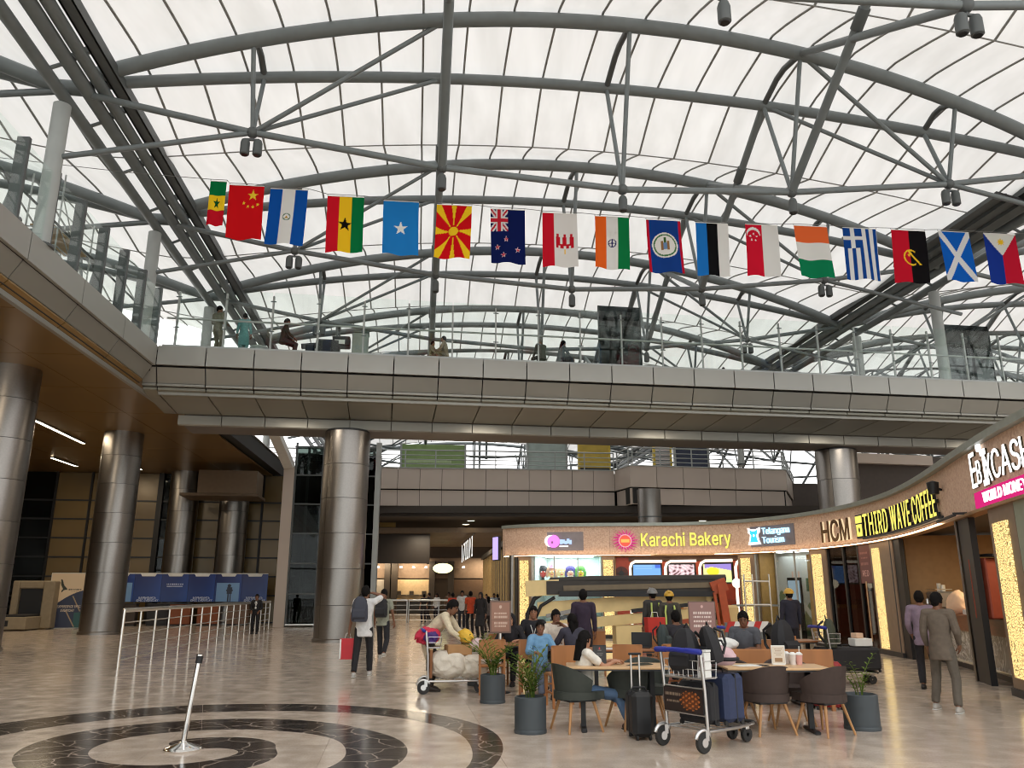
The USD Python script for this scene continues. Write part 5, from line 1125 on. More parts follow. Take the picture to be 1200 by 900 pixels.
for (x, y, rz, w, l) in ((.2, 15.0, .05, 1.2, 'wooden cafe table in front of the group at the left'), (1.7, 13.6, .0, 1.1, 'wooden cafe table with papers behind the woman in white'), (3.4, 17.2, .1, 1.2, 'wooden cafe table near the two helmeted workers'), (3.9, 12.9, -.03, 1.2, 'wooden cafe table in front of the man in grey'), (1.2, 18.0, .0, 1.2, 'far wooden cafe table below the folded boom'), (5.3, 16.0, .2, 1.1, 'wooden cafe table beside the red suitcase')):
    table((x, y, 0), rz, w, .68, l, TW)
k = 0
for (x, y, rz, l) in ((-.35, 14.2, .1, 'wooden cafe chair nearest the sign post'), (.35, 14.15, -.1, 'wooden cafe chair in front of the woman in blue'), (-.25, 15.7, 3.0, 'wooden cafe chair of the man in black'), (.6, 15.75, 3.3, 'wooden cafe chair of the man in the floral shirt'), (.75, 12.6, .2, 'wooden cafe chair behind the seated woman, left of her table'), (1.75, 12.85, -.1, 'wooden cafe chair with its back to the black table card'), (2.45, 12.95, .15, 'wooden cafe chair between table card and trolley'), (2.3, 14.5, 1.4, 'wooden cafe chair side on behind the dark bag'), (3.0, 16.5, .1, 'wooden cafe chair with a grey cushion near the workers'), (3.7, 16.4, -.2, 'wooden cafe chair behind the trolley backpack'), (2.55, 15.5, -.4, 'wooden cafe chair turned aside near the red bags'), (3.6, 13.6, 3.1, 'wooden cafe chair of the man in grey'), (4.3, 13.65, 3.0, 'wooden cafe chair under the black rucksack'), (4.85, 15.3, .3, 'wooden cafe chair by the red suitcase'), (1.0, 17.2, .1, 'wooden cafe chair at the far table, left'), (1.7, 17.3, -.1, 'wooden cafe chair at the far table, right')):
    cafe_chair((x, y, 0), rz, l)
# a bench back behind the drinks table
t = thing('bench', 'low oak bench back behind the drinks table', 'bench', (3.75, 12.15, 0), -.04)
put('backrest', MB().box((0, 0, .62), (1.7, .05, .42), 0, .012), WOOD2, t); put('seat', MB().box((0, .24, .42), (1.7, .45, .05), 0, .012), WOOD2, t)
for s in (-.8, .8): put('leg', MB().bar((s, .02, 0), (s, .02, .8), .05), WOOD2, t); put('leg', MB().bar((s, .42, 0), (s, .42, .4), .05), WOOD2, t)

# table things
def prop(name, label, cat, loc, rz=0.): return thing(name, label, cat, loc, rz)
def card_stand(loc, rz, label, w, h, paint, base=BLACK):
    t = prop('menu_stand', label, 'menu stand', loc, rz); put('print', canvas(w, h, 40, 52, paint).xform(frame((-w / 2, 0, .015), V(1, 0, 0), V(0, 1, 0), V(0, 0, 1))), PRINT, t)
    put('holder', MB().bx(-w / 2 - .008, w / 2 + .008, .002, .014, .0, h + .03), base, t); put('foot', MB().box((0, .01, .006), (w, .08, .012)), base, t); return t
def blackcard(u, v):
    c = fill(u, (44, 42, 42)); 
    for y, w in ((.78, .3), (.6, .5), (.5, .42), (.3, .3)): c[(abs(v - y) < .022) & (abs(u - .5) < w / 2) & (np.sin(u * 120) > -.6)] = srgb(150, 146, 140)
    c[((u - .5) ** 2 + (v - .88) ** 2) < .004] = srgb(180, 60, 60); return c
def whitecard(u, v):
    c = fill(u, (214, 202, 184))
    for y, w in ((.85, .6), (.74, .5), (.62, .6), (.5, .4)): c[(abs(v - y) < .025) & (abs(u - .5) < w / 2) & (np.sin(u * 90) > -.5)] = srgb(150, 120, 96)
    c[(abs(v - .2) < .12) & (abs(u - .5) < .3)] = srgb(150, 116, 80); return c
q = atz(703, 780, .75); card_stand((q[0], q[1], .75), 0.05, 'black table card beside the hand of the woman in white', .15, .21, blackcard)
q = atz(913, 779, .75); card_stand((q[0], q[1], .75), -.1, 'cream menu card standing on the drinks table', .15, .2, whitecard, WHITE)
q = atz(701, 744, .95)
def cup(px, py, z, label, body, straw=False):
    q = atz(px, py, z); t = prop('drink_cup', label, 'cup', (q[0], q[1], z)); put('cup', MB().lathe([(.001, 0), (.033, 0), (.043, .12), (.04, .12), (.031, .006), (.001, .006)], 16), body, t, 40); put('lid', MB().lathe([(.045, .118), (.045, .128), (.02, .15), (.001, .15)], 16), WHITE, t, 40)
    if straw: put('straw', MB().tube([(0, 0, .02), (.01, 0, .22)], .005, 6), WHITE, t)
CUPC = mat('clear_cup', srgb(214, 204, 196), .3)
cup(922, 778, .75, 'slim pale cup beside the cream menu card', CUPC); cup(929.5, 779, .75, 'pale plastic cup in the middle of the three cups', CUPC); cup(937, 779, .75, 'pinkish cup with a white straw on the drinks table', mat('pink_drink', srgb(214, 160, 150), .3), True)
q = atz(894, 780, .752); t = prop('phone', 'black phone lying on the drinks table', 'phone', (q[0], q[1], .75), .5); put('body', MB().box((0, 0, .005), (.075, .15, .009), 0, .003), BLACK, t); put('screen', MB().box((0, 0, .0101), (.068, .14, .001)), mat('phone_glass', srgb(20, 22, 28), .1), t)
q = atz(875, 780, .752); t = prop('napkin', 'white napkins spread on the drinks table', 'napkin', (q[0], q[1], .75), .2); put('sheet', MB().box((0, 0, .003), (.3, .2, .004)), WHITE, t); put('upper_sheet', MB().box((.04, .03, .006), (.22, .16, .003), .3), WHITE, t)
q = atz(697, 768, .755); t = prop('paper_sheets', 'white papers on the table behind the woman in white', 'paper', (1.75, 13.5, .75), .1); put('sheet', MB().box((0, 0, .003), (.6, .3, .005)), WHITE, t); put('upper_sheet', MB().box((.1, .04, .008), (.3, .21, .004), .4), WHITE, t)
t = prop('laptop', 'black laptop on the table behind the woman in white', 'laptop', (2.1, 13.75, .75), -.3); put('base', MB().box((0, 0, .01), (.34, .24, .018), 0, .004), BLACK, t); put('lid', MB().box((0, .15, .12), (.34, .012, .23), 0, .004), BLACK, t)
t = prop('paper_bag', 'white crumpled paper bag on the bench back by the man in grey', 'bag', (3.15, 12.75, .75), .2)
m = trimesh.creation.icosphere(3, 1.0); v = m.vertices * V(.3, .12, .1); v += (meshkit.fbm(v * 9 + 2)[:, None] - .5) * .06; v[:, 2] -= v[:, 2].min(); put('paper', MB().add(v, m.faces), WHITE, t, 40); put('fold', MB().box((0, 0, .17), (.4, .02, .05), .1), WHITE, t)

# signs on posts
def board(u, v):
    c = fill(u, (150, 108, 88)); c[(u < .04) | (u > .96) | (v < .03) | (v > .97)] = srgb(120, 90, 74)
    for y, w in ((.62, .66), (.5, .7), (.3, .7), (.2, .6)): c[(abs(v - y) < .03) & (abs(u - .5) < w / 2) & (np.sin(u * 70) > -.55)] = srgb(206, 176, 156)
    c[((u - .5) ** 2 * .6 + (v - .83) ** 2) < .003] = srgb(200, 170, 150); c[(abs(v - .4) < .008)] = srgb(120, 90, 74); return c
def post_sign(loc, rz, label, paint, w, h, z):
    t = prop('post_sign', label, 'sign', loc, rz); put('post', MB().tube([(0, 0, .03), (0, 0, z)], .025, 10), RAILM, t, True); put('base', MB().lathe([(.001, 0), (.17, 0), (.17, .015), (.05, .04), (.001, .04)], 20), DARK, t, 40)
    put('print', canvas(w, h, 44, 56, paint).xform(frame((-w / 2, -.03, z), V(1, 0, 0), V(0, 1, 0), V(0, 0, 1))), PRINT, t); put('board_frame', MB().bx(-w / 2 - .015, w / 2 + .015, -.027, 0, z - .015, z + h + .015), mat('board_frame', srgb(110, 84, 72), .5), t)
q = G(586, 812); post_sign((q[0], q[1], 0), .1, 'brown board on a steel post beside the bushy potted palm', board, .33, .5, .97)
def board2(u, v):
    c = fill(u, (150, 112, 104))
    for y in (.68, .56, .44, .3): c[(abs(v - y) < .03) & (abs(u - .5) < .34) & (np.sin(u * 70 + y * 30) > -.55)] = srgb(226, 206, 196)
    c[((u - .5) ** 2 + (v - .87) ** 2) < .002] = srgb(210, 170, 160); return c
post_sign((3.05, 13.4, 0), -.1, 'dusky pink board with pale lines standing behind the luggage trolley', board2, .4, .52, .95)

# ------------------------------------------------------------------ luggage and trolleys
BLUEH = mat('blue_handle', srgb(40, 50, 150), .4); TRM = mat('trolley_steel', (.62, .61, .6), .3, 1.0, .05)
def adpaint(u, v):
    c = fill(u, (44, 34, 32)); d = np.hypot((u - .68) * 1.6, v - .5); c[d < .36] = srgb(96, 52, 30); c[(np.sin(u * 40) * np.cos(v * 31) > .45) & (d < .42)] = srgb(190, 110, 50)
    for y, w in ((.72, .2), (.42, .16)): c[(abs(v - y) < .05) & (abs(u - .24) < w) & (np.sin(u * 150) > -.3)] = srgb(150, 130, 110)
    return c
def make_trolley(loc, rz, label):
    t = thing('luggage_trolley', label, 'trolley', loc, rz)          # pushed towards +y, handle at y = 0
    for s in (-1, 1):
        put('upright', MB().tube([(s * .29, .02, .16), (s * .29, .0, .62), (s * .29, -.04, 1.0)], .018, 8), TRM, t, True)
        put('side_rail', MB().tube([(s * .29, .0, .2), (s * .27, .5, .2), (s * .16, .92, .2)], .018, 8), TRM, t, True)
        put('rear_fork', MB().bar((s * .29, -.02, .12), (s * .29, -.02, .22), .05), TRM, t)
        w = put('rear_wheel', MB().lathe([(.02, -.02), (.1, -.02), (.105, -.01), (.105, .01), (.1, .02), (.02, .02)], 20).xform(frame((s * .29, -.06, .105), V(0, 1, 0), V(0, 0, 1), V(1, 0, 0))), RUBBER, t, 40); put('hub', MB().lathe([(.001, -.028), (.045, -.028), (.045, .028), (.001, .028)], 14).xform(frame((s * .29, -.06, .105), V(0, 1, 0), V(0, 0, 1), V(1, 0, 0))), TRM, w, 40)
        put('fender', MB().tube([(s * .29, -.06 + .12 * math.cos(a), .105 + .12 * math.sin(a)) for a in np.linspace(.5, 2.8, 8)], .022, 6), TRM, t, True)
        put('handle_grip', MB().tube([(s * .14, -.1, 1.01), (s * .33, -.07, 1.0)], .03, 8), BLUEH, t, True)
    put('handle_bar', MB().tube([(-.32, -.07, 1.0), (0, -.12, 1.015), (.32, -.07, 1.0)], .026, 10), BLUEH, t, True)
    w = put('front_wheel', MB().lathe([(.02, -.02), (.075, -.02), (.08, 0), (.075, .02), (.02, .02)], 18).xform(frame((-.1, .86, .08), V(0, 1, 0), V(0, 0, 1), V(1, 0, 0))), RUBBER, t, 40); put('front_wheel', MB().lathe([(.02, -.02), (.075, -.02), (.08, 0), (.075, .02), (.02, .02)], 18).xform(frame((.1, .86, .08), V(0, 1, 0), V(0, 0, 1), V(1, 0, 0))), RUBBER, t, 40)
    put('front_bumper', MB().tube([(-.16, .92, .2), (-.1, .98, .2), (.1, .98, .2), (.16, .92, .2)], .022, 8), RUBBER, t, True); put('caster_bracket', MB().box((0, .86, .16), (.26, .06, .06), 0, .01), TRM, t)
    for k in range(7): y = .06 + k * .13; put('deck_bar', MB().bar((-.28 + .012 * k, y, .2), (.28 - .012 * k, y, .2), .025, .012), TRM, t)
    for z in (.36, .62, .72): put('cross_bar', MB().tube([(-.29, .0, z), (.29, .0, z)], .013, 6), TRM, t, True)
    a = put('advert_panel', canvas(.56, .24, 60, 26, adpaint).xform(frame((-.28, -.025, .37), V(1, 0, 0), V(0, 1, 0), V(0, 0, 1))), PRINT, t); put('panel_back', MB().bx(-.28, .28, -.023, .0, .37, .61), BLACK, a)
    bk = MB()
    for x in np.linspace(-.28, .28, 9): bk.tube([(x, .0, .9), (x, .0, .72), (x, .2, .72), (x, .22, .9)], .005, 5)
    for z in (.73, .81, .9): bk.tube([(-.28, 0, z), (.28, 0, z), (.28, .22, z), (-.28, .22, z), (-.28, 0, z)], .005, 5)
    put('basket', bk, TRM, t); return t
def suitcase(loc, rz, size, m, label, soft=False, handle=.0):
    w, d, h = size; t = thing('suitcase', label, 'suitcase', loc, rz); put('shell', MB().box((0, 0, h / 2 + .03), (w, d, h), 0, .045), m, t, 30)
    put('band', MB().box((0, 0, h / 2 + .03), (w + .008, .02, h + .006), 0, .005), BLACK, t)
    for s in (-1, 1):
        put('wheel', MB().lathe([(.001, -.012), (.028, -.012), (.028, .012), (.001, .012)], 12).xform(frame((s * (w / 2 - .05), -d / 2 + .03, .028), V(0, 1, 0), V(0, 0, 1), V(1, 0, 0))), RUBBER, t, 40)
        put('wheel', MB().lathe([(.001, -.012), (.028, -.012), (.028, .012), (.001, .012)], 12).xform(frame((s * (w / 2 - .05), d / 2 - .03, .028), V(0, 1, 0), V(0, 0, 1), V(1, 0, 0))), RUBBER, t, 40)
    put('carry_handle', MB().tube([(-.09, 0, h + .03), (-.07, 0, h + .07), (.07, 0, h + .07), (.09, 0, h + .03)], .012, 6), BLACK, t, True)
    if handle:
        for s in (-1, 1): put('tube', MB().tube([(s * .05, d * .3, h), (s * .05, d * .3, h + handle)], .012, 8), RAILM, t, True)
        put('grip', MB().box((0, d * .3, h + handle + .012), (.16, .03, .03), 0, .01), BLACK, t)
    return t
def rucksack(loc, rz, m, label, s=1., tilt=0.):
    t = thing('backpack', label, 'backpack', loc, rz)
    pts = [(x * .15 * k, y * .1 * k + (.0 if z < .3 else .01), z) for z, k in ((.0, .9), (.06, 1.05), (.3, 1.0), (.42, .75), (.48, .35)) for x in (-1, -.6, .6, 1) for y in (-1, -.5, .5, 1) if not (abs(x) == 1 and abs(y) == 1)]
    R_ = trimesh.transformations.rotation_matrix(tilt, [1, 0, 0]); S = np.diag([s, s, s, 1]); M = R_ @ S
    put('body', MB().hull(pts).xform(M), m, t, 30); put('pocket', MB().hull([(x * .12, -.1 - .05 * k, z) for x in (-1, 1) for z, k in ((.05, .2), (.09, 1), (.2, 1), (.25, .1))]).xform(M), m, t, 30)
    for sx_ in (-1, 1): put('strap', MB().tube([(sx_ * .08, .1, .44), (sx_ * .11, .19, .36), (sx_ * .11, .18, .2), (sx_ * .1, .1, .08)], .018, 6).xform(M), BLACK, t, True)
    put('top_loop', MB().tube([(-.04, .05, .47), (0, .06, .53), (.04, .05, .47)], .01, 6).xform(M), BLACK, t, True); return t
NAVY = mat('navy_fabric', srgb(44, 54, 84), .7, 0, .12, 30., .2, 200.); BLKF = mat('black_fabric', srgb(34, 33, 36), .75, 0, .12, 30., .2, 200.); REDF = mat('red_shell', srgb(150, 34, 38), .35); BLKS = mat('black_shell', srgb(30, 30, 32), .4)
T1 = (G(779, 872)[:2] + G(829, 886)[:2]) / 2 + V(.03, .05); th = -.95
make_trolley((T1[0], T1[1], 0), th, 'steel luggage trolley with blue handle and dark advert panel, nearest the viewer')
def on_t(x, y, z, T=T1, a=th): q = rot2(a) @ V(x, y) + T; return V(q[0], q[1], z)
suitcase(on_t(.0, .55, .215), th + .0, (.5, .32, .5), NAVY, 'navy soft suitcase standing on the nearest trolley')
suitcase(on_t(-.02, .24, .215), th, (.46, .22, .42), BLKF, 'black suitcase behind the advert panel of the nearest trolley')
t = thing('duffel_bag', 'pink and black bag on top of the navy suitcase', 'bag', on_t(.03, .55, .83), th); m = trimesh.creation.icosphere(3, 1.0); v = m.vertices * V(.24, .15, .12); v[:, 2] = np.maximum(v[:, 2], -.085); v[:, 2] += .085; v += (meshkit.fbm(v * 11)[:, None] - .5) * .03 * (v[:, 2:3] > .02)
put('body', MB().add(v, m.faces), mat('pink_fabric', srgb(206, 172, 176), .8), t, 40); put('band', MB().tube([(0.245 * math.cos(a), .16 * math.sin(a), .07) for a in np.linspace(0, 6.28, 24)], .02, 6), BLKF, t, True); put('handle', MB().tube([(-.1, 0, .19), (-.06, 0, .26), (.06, 0, .26), (.1, 0, .19)], .012, 6), BLKF, t, True)
rucksack(on_t(-.05, .1, .75), th + .2, BLKF, 'black backpack propped in the basket of the nearest trolley', 1.0)
rucksack(on_t(.2, .3, .88), th - .4, BLKF, 'second black rucksack leaning behind the first on the nearest trolley', .8, .3)
t = thing('carton', 'white paper carton in the basket of the nearest trolley', 'carton', on_t(.22, .1, .73), th); put('box', MB().box((0, 0, .13), (.1, .1, .26), 0, .005), WHITE, t); put('flap', MB().box((.03, 0, .275), (.06, .1, .02), .2), WHITE, t); put('print', MB().box((0, -.052, .16), (.07, .004, .1)), mat('carton_print', srgb(170, 150, 150), .6), t)
q = G(752, 867); suitcase((q[0], q[1] + .1, 0), .15, (.25, .34, .48), BLKS, 'black cabin suitcase with raised steel handle beside the green chair', handle=.42)
# loaded trolley of the bending man
T2 = V(-1.42, 14.35); th2 = -1.5
make_trolley((T2[0], T2[1], 0), th2, 'steel luggage trolley loaded with white sacks under the bending man')
def sack(loc, rz, size, m, label, seed):
    t = thing('sack', label, 'sack', loc, rz); mm = trimesh.creation.icosphere(4, 1.0); v = np.sign(mm.vertices) * np.abs(mm.vertices) ** .7 * np.array(size) / 2; v += (meshkit.fbm(v * 6 + seed, 4)[:, None] - .5) * .13 * V(1, 1, .8); v[:, 2] -= v[:, 2].min(); put('body', MB().add(v, mm.faces), m, t, 50)
    put('tie', MB().lathe([(.03, 0), (.05, .02), (.03, .05)], 10, (size[0] * .3, 0, size[2] * .92)), m, t, 40); return t
SACK = mat('white_sack', srgb(214, 204, 188), .75, 0, .1, 12., .4, 60.)
sack(on_t(.0, .33, .215, T2, th2), th2 + 1.57, (.62, .5, .46), SACK, 'large white plastic sack at the handle end of the loaded trolley', 3)
sack(on_t(.0, .78, .215, T2, th2), th2 + 1.4, (.5, .46, .4), SACK, 'white plastic sack at the front of the loaded trolley', 8)
t = thing('carton', 'brown taped carton between the white sacks', 'carton', on_t(.02, .5, .6, T2, th2), .3); put('box', MB().box((0, 0, .08), (.42, .3, .17), 0, .01), mat('cardboard', srgb(170, 128, 84), .8), t); put('tape', MB().box((0, 0, .166), (.42, .06, .004)), mat('tape', srgb(196, 160, 110), .4), t)
t = thing('carton', 'brown board leaning on the handle end of the loaded trolley', 'carton', on_t(.0, .05, .24, T2, th2), th2); put('box', MB().box((0, 0, .23), (.5, .05, .46), 0, .01), mat('cardboard2', srgb(140, 92, 58), .8), t); put('edge', MB().box((0, 0, .46), (.5, .055, .02)), mat('tape', srgb(196, 160, 110), .4), t)
for (x, y, z, c, s, l, sd) in ((0., -.02, .76, (200, 40, 70), .2, 'crumpled crimson and pink bundle on the trolley handle', 1), (.12, .04, .78, (70, 40, 110), .13, 'small violet bundle beside the crimson bundle', 2), (.0, .62, .78, (226, 180, 60), .16, 'yellow wrapped bundle on the loaded trolley', 5), (.05, .82, .66, (214, 190, 190), .15, 'pale pink wrapped bundle at the front of the loaded trolley', 6)):
    t = thing('bundle', l, 'bundle', on_t(x, y, z, T2, th2), .4 * sd); mm = trimesh.creation.icosphere(3, 1.0); v = mm.vertices * s * V(1.1, .8, .7); v += (meshkit.fbm(v * 14 + sd, 4)[:, None] - .5) * s * .7; v[:, 2] -= v[:, 2].min(); put('cloth', MB().add(v, mm.faces), mat('bundle_%d' % sd, srgb(*c), .7), t, 50); put('knot', MB().sph((0, 0, s * 1.0), (s * .25, s * .25, s * .2), 1), mat('bundle_%d' % sd, srgb(*c), .7), t, True)
# trolley with a wide dark load near the dark shop front
T3 = V(5.75, 15.6); th3 = -1.45
make_trolley((T3[0], T3[1], 0), th3, 'steel luggage trolley with a long dark case in front of the dark glazed shop')
suitcase(on_t(0, .45, .215, T3, th3), th3 + 1.57, (1.1, .5, .4), BLKF, 'long black flat case lying on the trolley by the dark shop front')
rucksack(on_t(.1, .12, .65, T3, th3), 1.2, mat('olive_fabric', srgb(66, 70, 56), .8), 'round olive rucksack on the long black case', 1.05)
t = thing('carton', 'white taped parcels on the right end of the long black case', 'carton', on_t(0, .75, .66, T3, th3), .1); put('box', MB().box((0, 0, .07), (.34, .26, .14), 0, .01), WHITE, t); put('upper_box', MB().box((-.05, .0, .19), (.16, .16, .09), .2, .01), mat('peach_paper', srgb(226, 190, 160), .8), t)
make_trolley((3.6, 15.4, 0), .5, 'empty trolley with blue handle behind the man in grey')
suitcase((4.55, 12.35, 0), -.1, (.44, .26, .62), REDF, 'red hard suitcase at the end of the bench')
rucksack((4.05, 12.55, .62), .6, BLKF, 'large black rucksack heaped on the bench behind the menu card', 1.25)
rucksack((2.45, 13.6, .76), 1.0, mat('teal_dark_fabric', srgb(52, 62, 62), .8), 'dark teal handbag on the chair behind the papers', .75)
for k, (x, y, s, l) in enumerate(((2.9, 17.0, .4, 'red carrier bag on the floor left of the worker group'), (3.3, 17.9, .36, 'red carrier bag nearer the boom'))):
    t = thing('carrier_bag', l, 'bag', (x, y, .74 if k == 0 else 0.), .3); put('bag', MB().hull([(a * .2 * k2, b * .09 * k2, z) for a in (-1, 1) for b in (-1, 1) for z, k2 in ((0, .9), (s, 1.))]), mat('red_paper', srgb(190, 50, 40), .5), t); put('handle', MB().tube([(-.08, 0, s), (-.06, 0, s + .1), (.06, 0, s + .1), (.08, 0, s)], .008, 6), WHITE, t, True)

# ------------------------------------------------------------------ folded boom lift in front of the shops
BEI = mat('boom_beige', srgb(226, 200, 142), .5, 0, .12, 2.); BCOV = mat('boom_cover', srgb(62, 58, 54), .7, 0, .15, 3., .3, 20.); RUST = mat('boom_rust', srgb(176, 78, 40), .5, 0, .2, 4.)
BY = 23.0
def bl(px, py, dy=0.): return aty(px, py, BY + dy)
t = thing('boom_lift', 'long folded beige boom lift with a dark covered upper boom in front of the shops', 'boom lift')
def beam(pts, h, w, m, name, ch=.0):
    p, q = pts; put(name, MB().bar(p, q, w, h), m, t)
beam((bl(616, 690), bl(655, 688)), .42, .35, BEI, 'boom_head'); beam((bl(640, 689), bl(845, 688)), .36, .4, BCOV, 'cover')
put('cover_ridge', MB().tube([bl(636, 696), bl(646, 681), bl(700, 679), bl(850, 677.5)], .1, 8), BCOV, t, True)
put('cover_skirt', MB().bar(bl(655, 696, -.1), bl(835, 696, -.1), .5, .14), BLACK, t); put('upper_boom', MB().bar(bl(660, 689.5, -.12), bl(850, 685, -.12), .22, .14), mat('cover_light', srgb(120, 106, 84), .6), t)
put('hose', MB().tube([bl(640, 692, -.1), bl(626, 702, -.1), bl(618, 720, -.1), bl(617, 745, -.1)], .06, 8), BLACK, t, True); put('hose', MB().tube([bl(650, 700, -.1), bl(634, 710, -.1), bl(626, 728, -.1)], .045, 8), BLACK, t, True)
beam((bl(630, 714, .1), bl(842, 700, .1)), .38, .3, BEI, 'middle_boom'); beam((bl(632, 735, .1), bl(838, 716, .1)), .26, .3, BEI, 'lower_boom'); beam((bl(640, 722, -.08), bl(690, 712, -.08)), .1, .1, CHROME, 'cylinder'); beam((bl(740, 716, -.1), bl(832, 706, -.1)), .1, .12, BLACK, 'cylinder')
beam((bl(720, 744, .15), bl(850, 742, .15)), .5, .9, BEI, 'turntable'); put('counterweight', MB().box(bl(842, 735, .5), (.9, 1.0, 1.2), .1, .06), BEI, t)
for k, (px, py) in enumerate(((838, 700), (840, 712), (836, 724))): put('link_plate', MB().box(bl(px, py, -.1), (.5 - .1 * k, .12, .34), .1, .04), BEI, t)
for k, (px, py) in enumerate(((838, 704), (839, 722))): put('pin', MB().cyl((0, 0, -.04), .09, .08, 14).xform(frame(bl(px, py, -.25), V(1, 0, 0), V(0, 0, 1), V(0, -1, 0))), BLACK, t)
put('rust_arm', MB().bar(bl(843, 684, -.25), bl(853, 744, -.25), .2, .32), RUST, t); put('rust_arm', MB().bar(bl(833, 690, -.2), bl(850, 684, -.2), .3, .34), RUST, t); put('rust_rod', MB().bar(bl(837, 694, -.4), bl(846, 750, -.4), .07), RUST, t)
put('chassis', MB().box(V(5.6, BY + .6, .55), (3.2, 1.5, .4), .1, .05), BEI, t)
for x in (4.4, 6.8):
    for y in (-.25, 1.5): put('wheel', MB().lathe([(.15, -.14), (.4, -.14), (.44, -.08), (.44, .08), (.4, .14), (.15, .14)], 22).xform(frame((x, BY + y, .44), V(1, 0, 0), V(0, 0, 1), V(0, -1, 0))), RUBBER, t, 40)
# scaffold tower and steps between boom and tourism shop
t = thing('scaffold_tower', 'grey scaffold tower between the boom lift and the tourism shop', 'scaffold', (0, 0, 0))
for px in (878, 888, 908):
    put('standard', MB().tube([G(px, 765) * V(1, 1, 0) + V(0, .0, .0), G(px, 765) * V(1, 1, 0) + V(0, 0, 2.15)], .025, 8), RAILM, t, True)
a, b = G(878, 765), G(908, 765)
for z in (.6, 1.3, 1.95): put('ledger', MB().tube([a + V(0, 0, z), b + V(0, 0, z)], .025, 8), RAILM, t, True)
put('platform', MB().box(((a + b) / 2 + V(0, .3, 1.28)), (1.2, .6, .05)), STEEL, t)
t = thing('barrier_board', 'red and white striped barrier board behind the man in grey', 'barrier', (5.05, 18.2, 0), .1)
for k in range(6): put('stripe', MB().prism(Polygon([(-.45 + k * .15, 0), (-.3 + k * .15, 0), (-.2 + k * .15, .22), (-.35 + k * .15, .22)]), 0, .02).xform(frame((0, 0, .8), V(1, 0, 0), V(0, 0, 1), V(0, -1, 0))), mat('barrier_red', srgb(190, 50, 46), .5) if k % 2 == 0 else WHITE, t)
for s in (-.4, .4): put('leg', MB().bar((s, .03, 0), (s, .03, 1.0), .05), STEEL, t)

# ------------------------------------------------------------------ things up on the bridge and the left deck
SMOKE = glassm('smoke_panel', (.17, .19, .19), 1.5, .05, .05)
for px0, px1, top, n, l in ((703, 752, 358, .9, 'dark grey translucent screen standing on the footbridge behind the glass'), (1112, 1166, 380, .9, 'dark grey translucent screen at the right end of the footbridge')):
    t = thing('screen_panel', l, 'screen'); y = (P0 + ED * ((px0 - 185) / 36) + EN * n)[1]
    s0 = min(np.linspace(0, 34, 700), key=lambda s: abs(proj(bp(s, n, 9.9))[0] - px0)); s1 = min(np.linspace(0, 34, 700), key=lambda s: abs(proj(bp(s, n, 9.9))[0] - px1))
    h = min(np.linspace(10, 13, 300), key=lambda z: abs(proj(bp(s0, n, z))[1] - top))
    put('panel', slab(MB(), s0, s1, R(n, n + .04, 9.42, h)), SMOKE, t); put('frame', slab(slab(MB(), s0 - .03, s0, R(n - .02, n + .06, 9.3, h)), s1, s1 + .03, R(n - .02, n + .06, 9.3, h + .02)), STEEL_D, t); put('base', slab(MB(), s0, s1, R(n - .2, n + .25, 9.3, 9.42)), DARK, t)
def onb(px, n=1.2):
    s = min(np.linspace(-1, 34, 900), key=lambda s: abs(proj(bp(s, n, 10.))[0] - px)); return bp(s, n, 9.3)
t = thing('cabinet', 'grey cabinet standing on the left half of the footbridge', 'cabinet', onb(422), .15); put('body', MB().box((0, 0, .55), (.55, .5, 1.05), 0, .02), mat('cab_grey', srgb(150, 156, 152), .5), t); put('top', MB().box((0, 0, 1.1), (.6, .55, .04)), STEEL, t)
t = thing('machine', 'dark machinery on the left half of the footbridge', 'machine', onb(385), .15)
put('body', MB().box((0, 0, .4), (.8, .6, .75), 0, .05), BLACK, t); put('head', MB().box((.45, 0, .75), (.6, .5, .35), 0, .04), DARK, t); put('arm', MB().bar((-.9, 0, .55), (.4, 0, .7), .16), DARK, t); put('panel', MB().box((.4, -.27, .7), (.35, .02, .15)), WHITE, t); put('frame', MB().box((-.6, 0, .3), (.3, .4, .6), 0, .04), BLACK, t)
t = thing('planter', 'pale round planter on the footbridge beside the woman in teal', 'planter', onb(305), 0); put('bowl', MB().lathe([(.001, 0), (.2, 0), (.32, .4), (.3, .45), (.001, .42)], 18), STEEL_L, t, 40); put('mound', MB().sph((0, 0, .42), (.26, .26, .1)), mat('mound', srgb(190, 186, 170), .9), t, True)
# mobile scaffold on the left deck
t = thing('mobile_scaffold', 'thin steel scaffold standing on the left upper deck', 'scaffold')
SCB = lp(5.4, .95, 9.3); e1, e2 = V(LD[0], LD[1], 0), V(LN[0], LN[1], 0)
for a in (0, 2.0):
    for b in (0, .8): put('standard', MB().tube([SCB + e1 * a + e2 * b, SCB + e1 * a + e2 * b + V(0, 0, 3.0 - .5 * (a > 1))], .022, 8), STEEL_L, t, True)
for z in (.5, 1.0, 1.5, 2.0, 2.4): put('rung', MB().tube([SCB + V(0, 0, z), SCB + e2 * .8 + V(0, 0, z)], .018, 6), STEEL_L, t, True); put('ledger', MB().tube([SCB + V(0, 0, z), SCB + e1 * 2.0 + V(0, 0, z)], .018, 6), STEEL_L, t, True)
for a, b in ((.4, 2.4), (.2, 1.6)): put('brace', MB().tube([SCB + V(0, 0, b), SCB + e1 * 2. + V(0, 0, a)], .016, 6), STEEL_L, t, True)
put('platform', MB().bar(SCB + e2 * .4 + V(0, 0, 1.55), SCB + e1 * 2 + e2 * .4 + V(0, 0, 1.55), .6, .05), mat('board_wood', srgb(176, 150, 110), .6), t)
RDN = mat('red_net', srgb(196, 90, 80), .8)
t = thing('safety_net', 'faded red safety netting round the scaffold on the left deck', 'netting'); o = SCB - e1 * .5; gnet = MB()
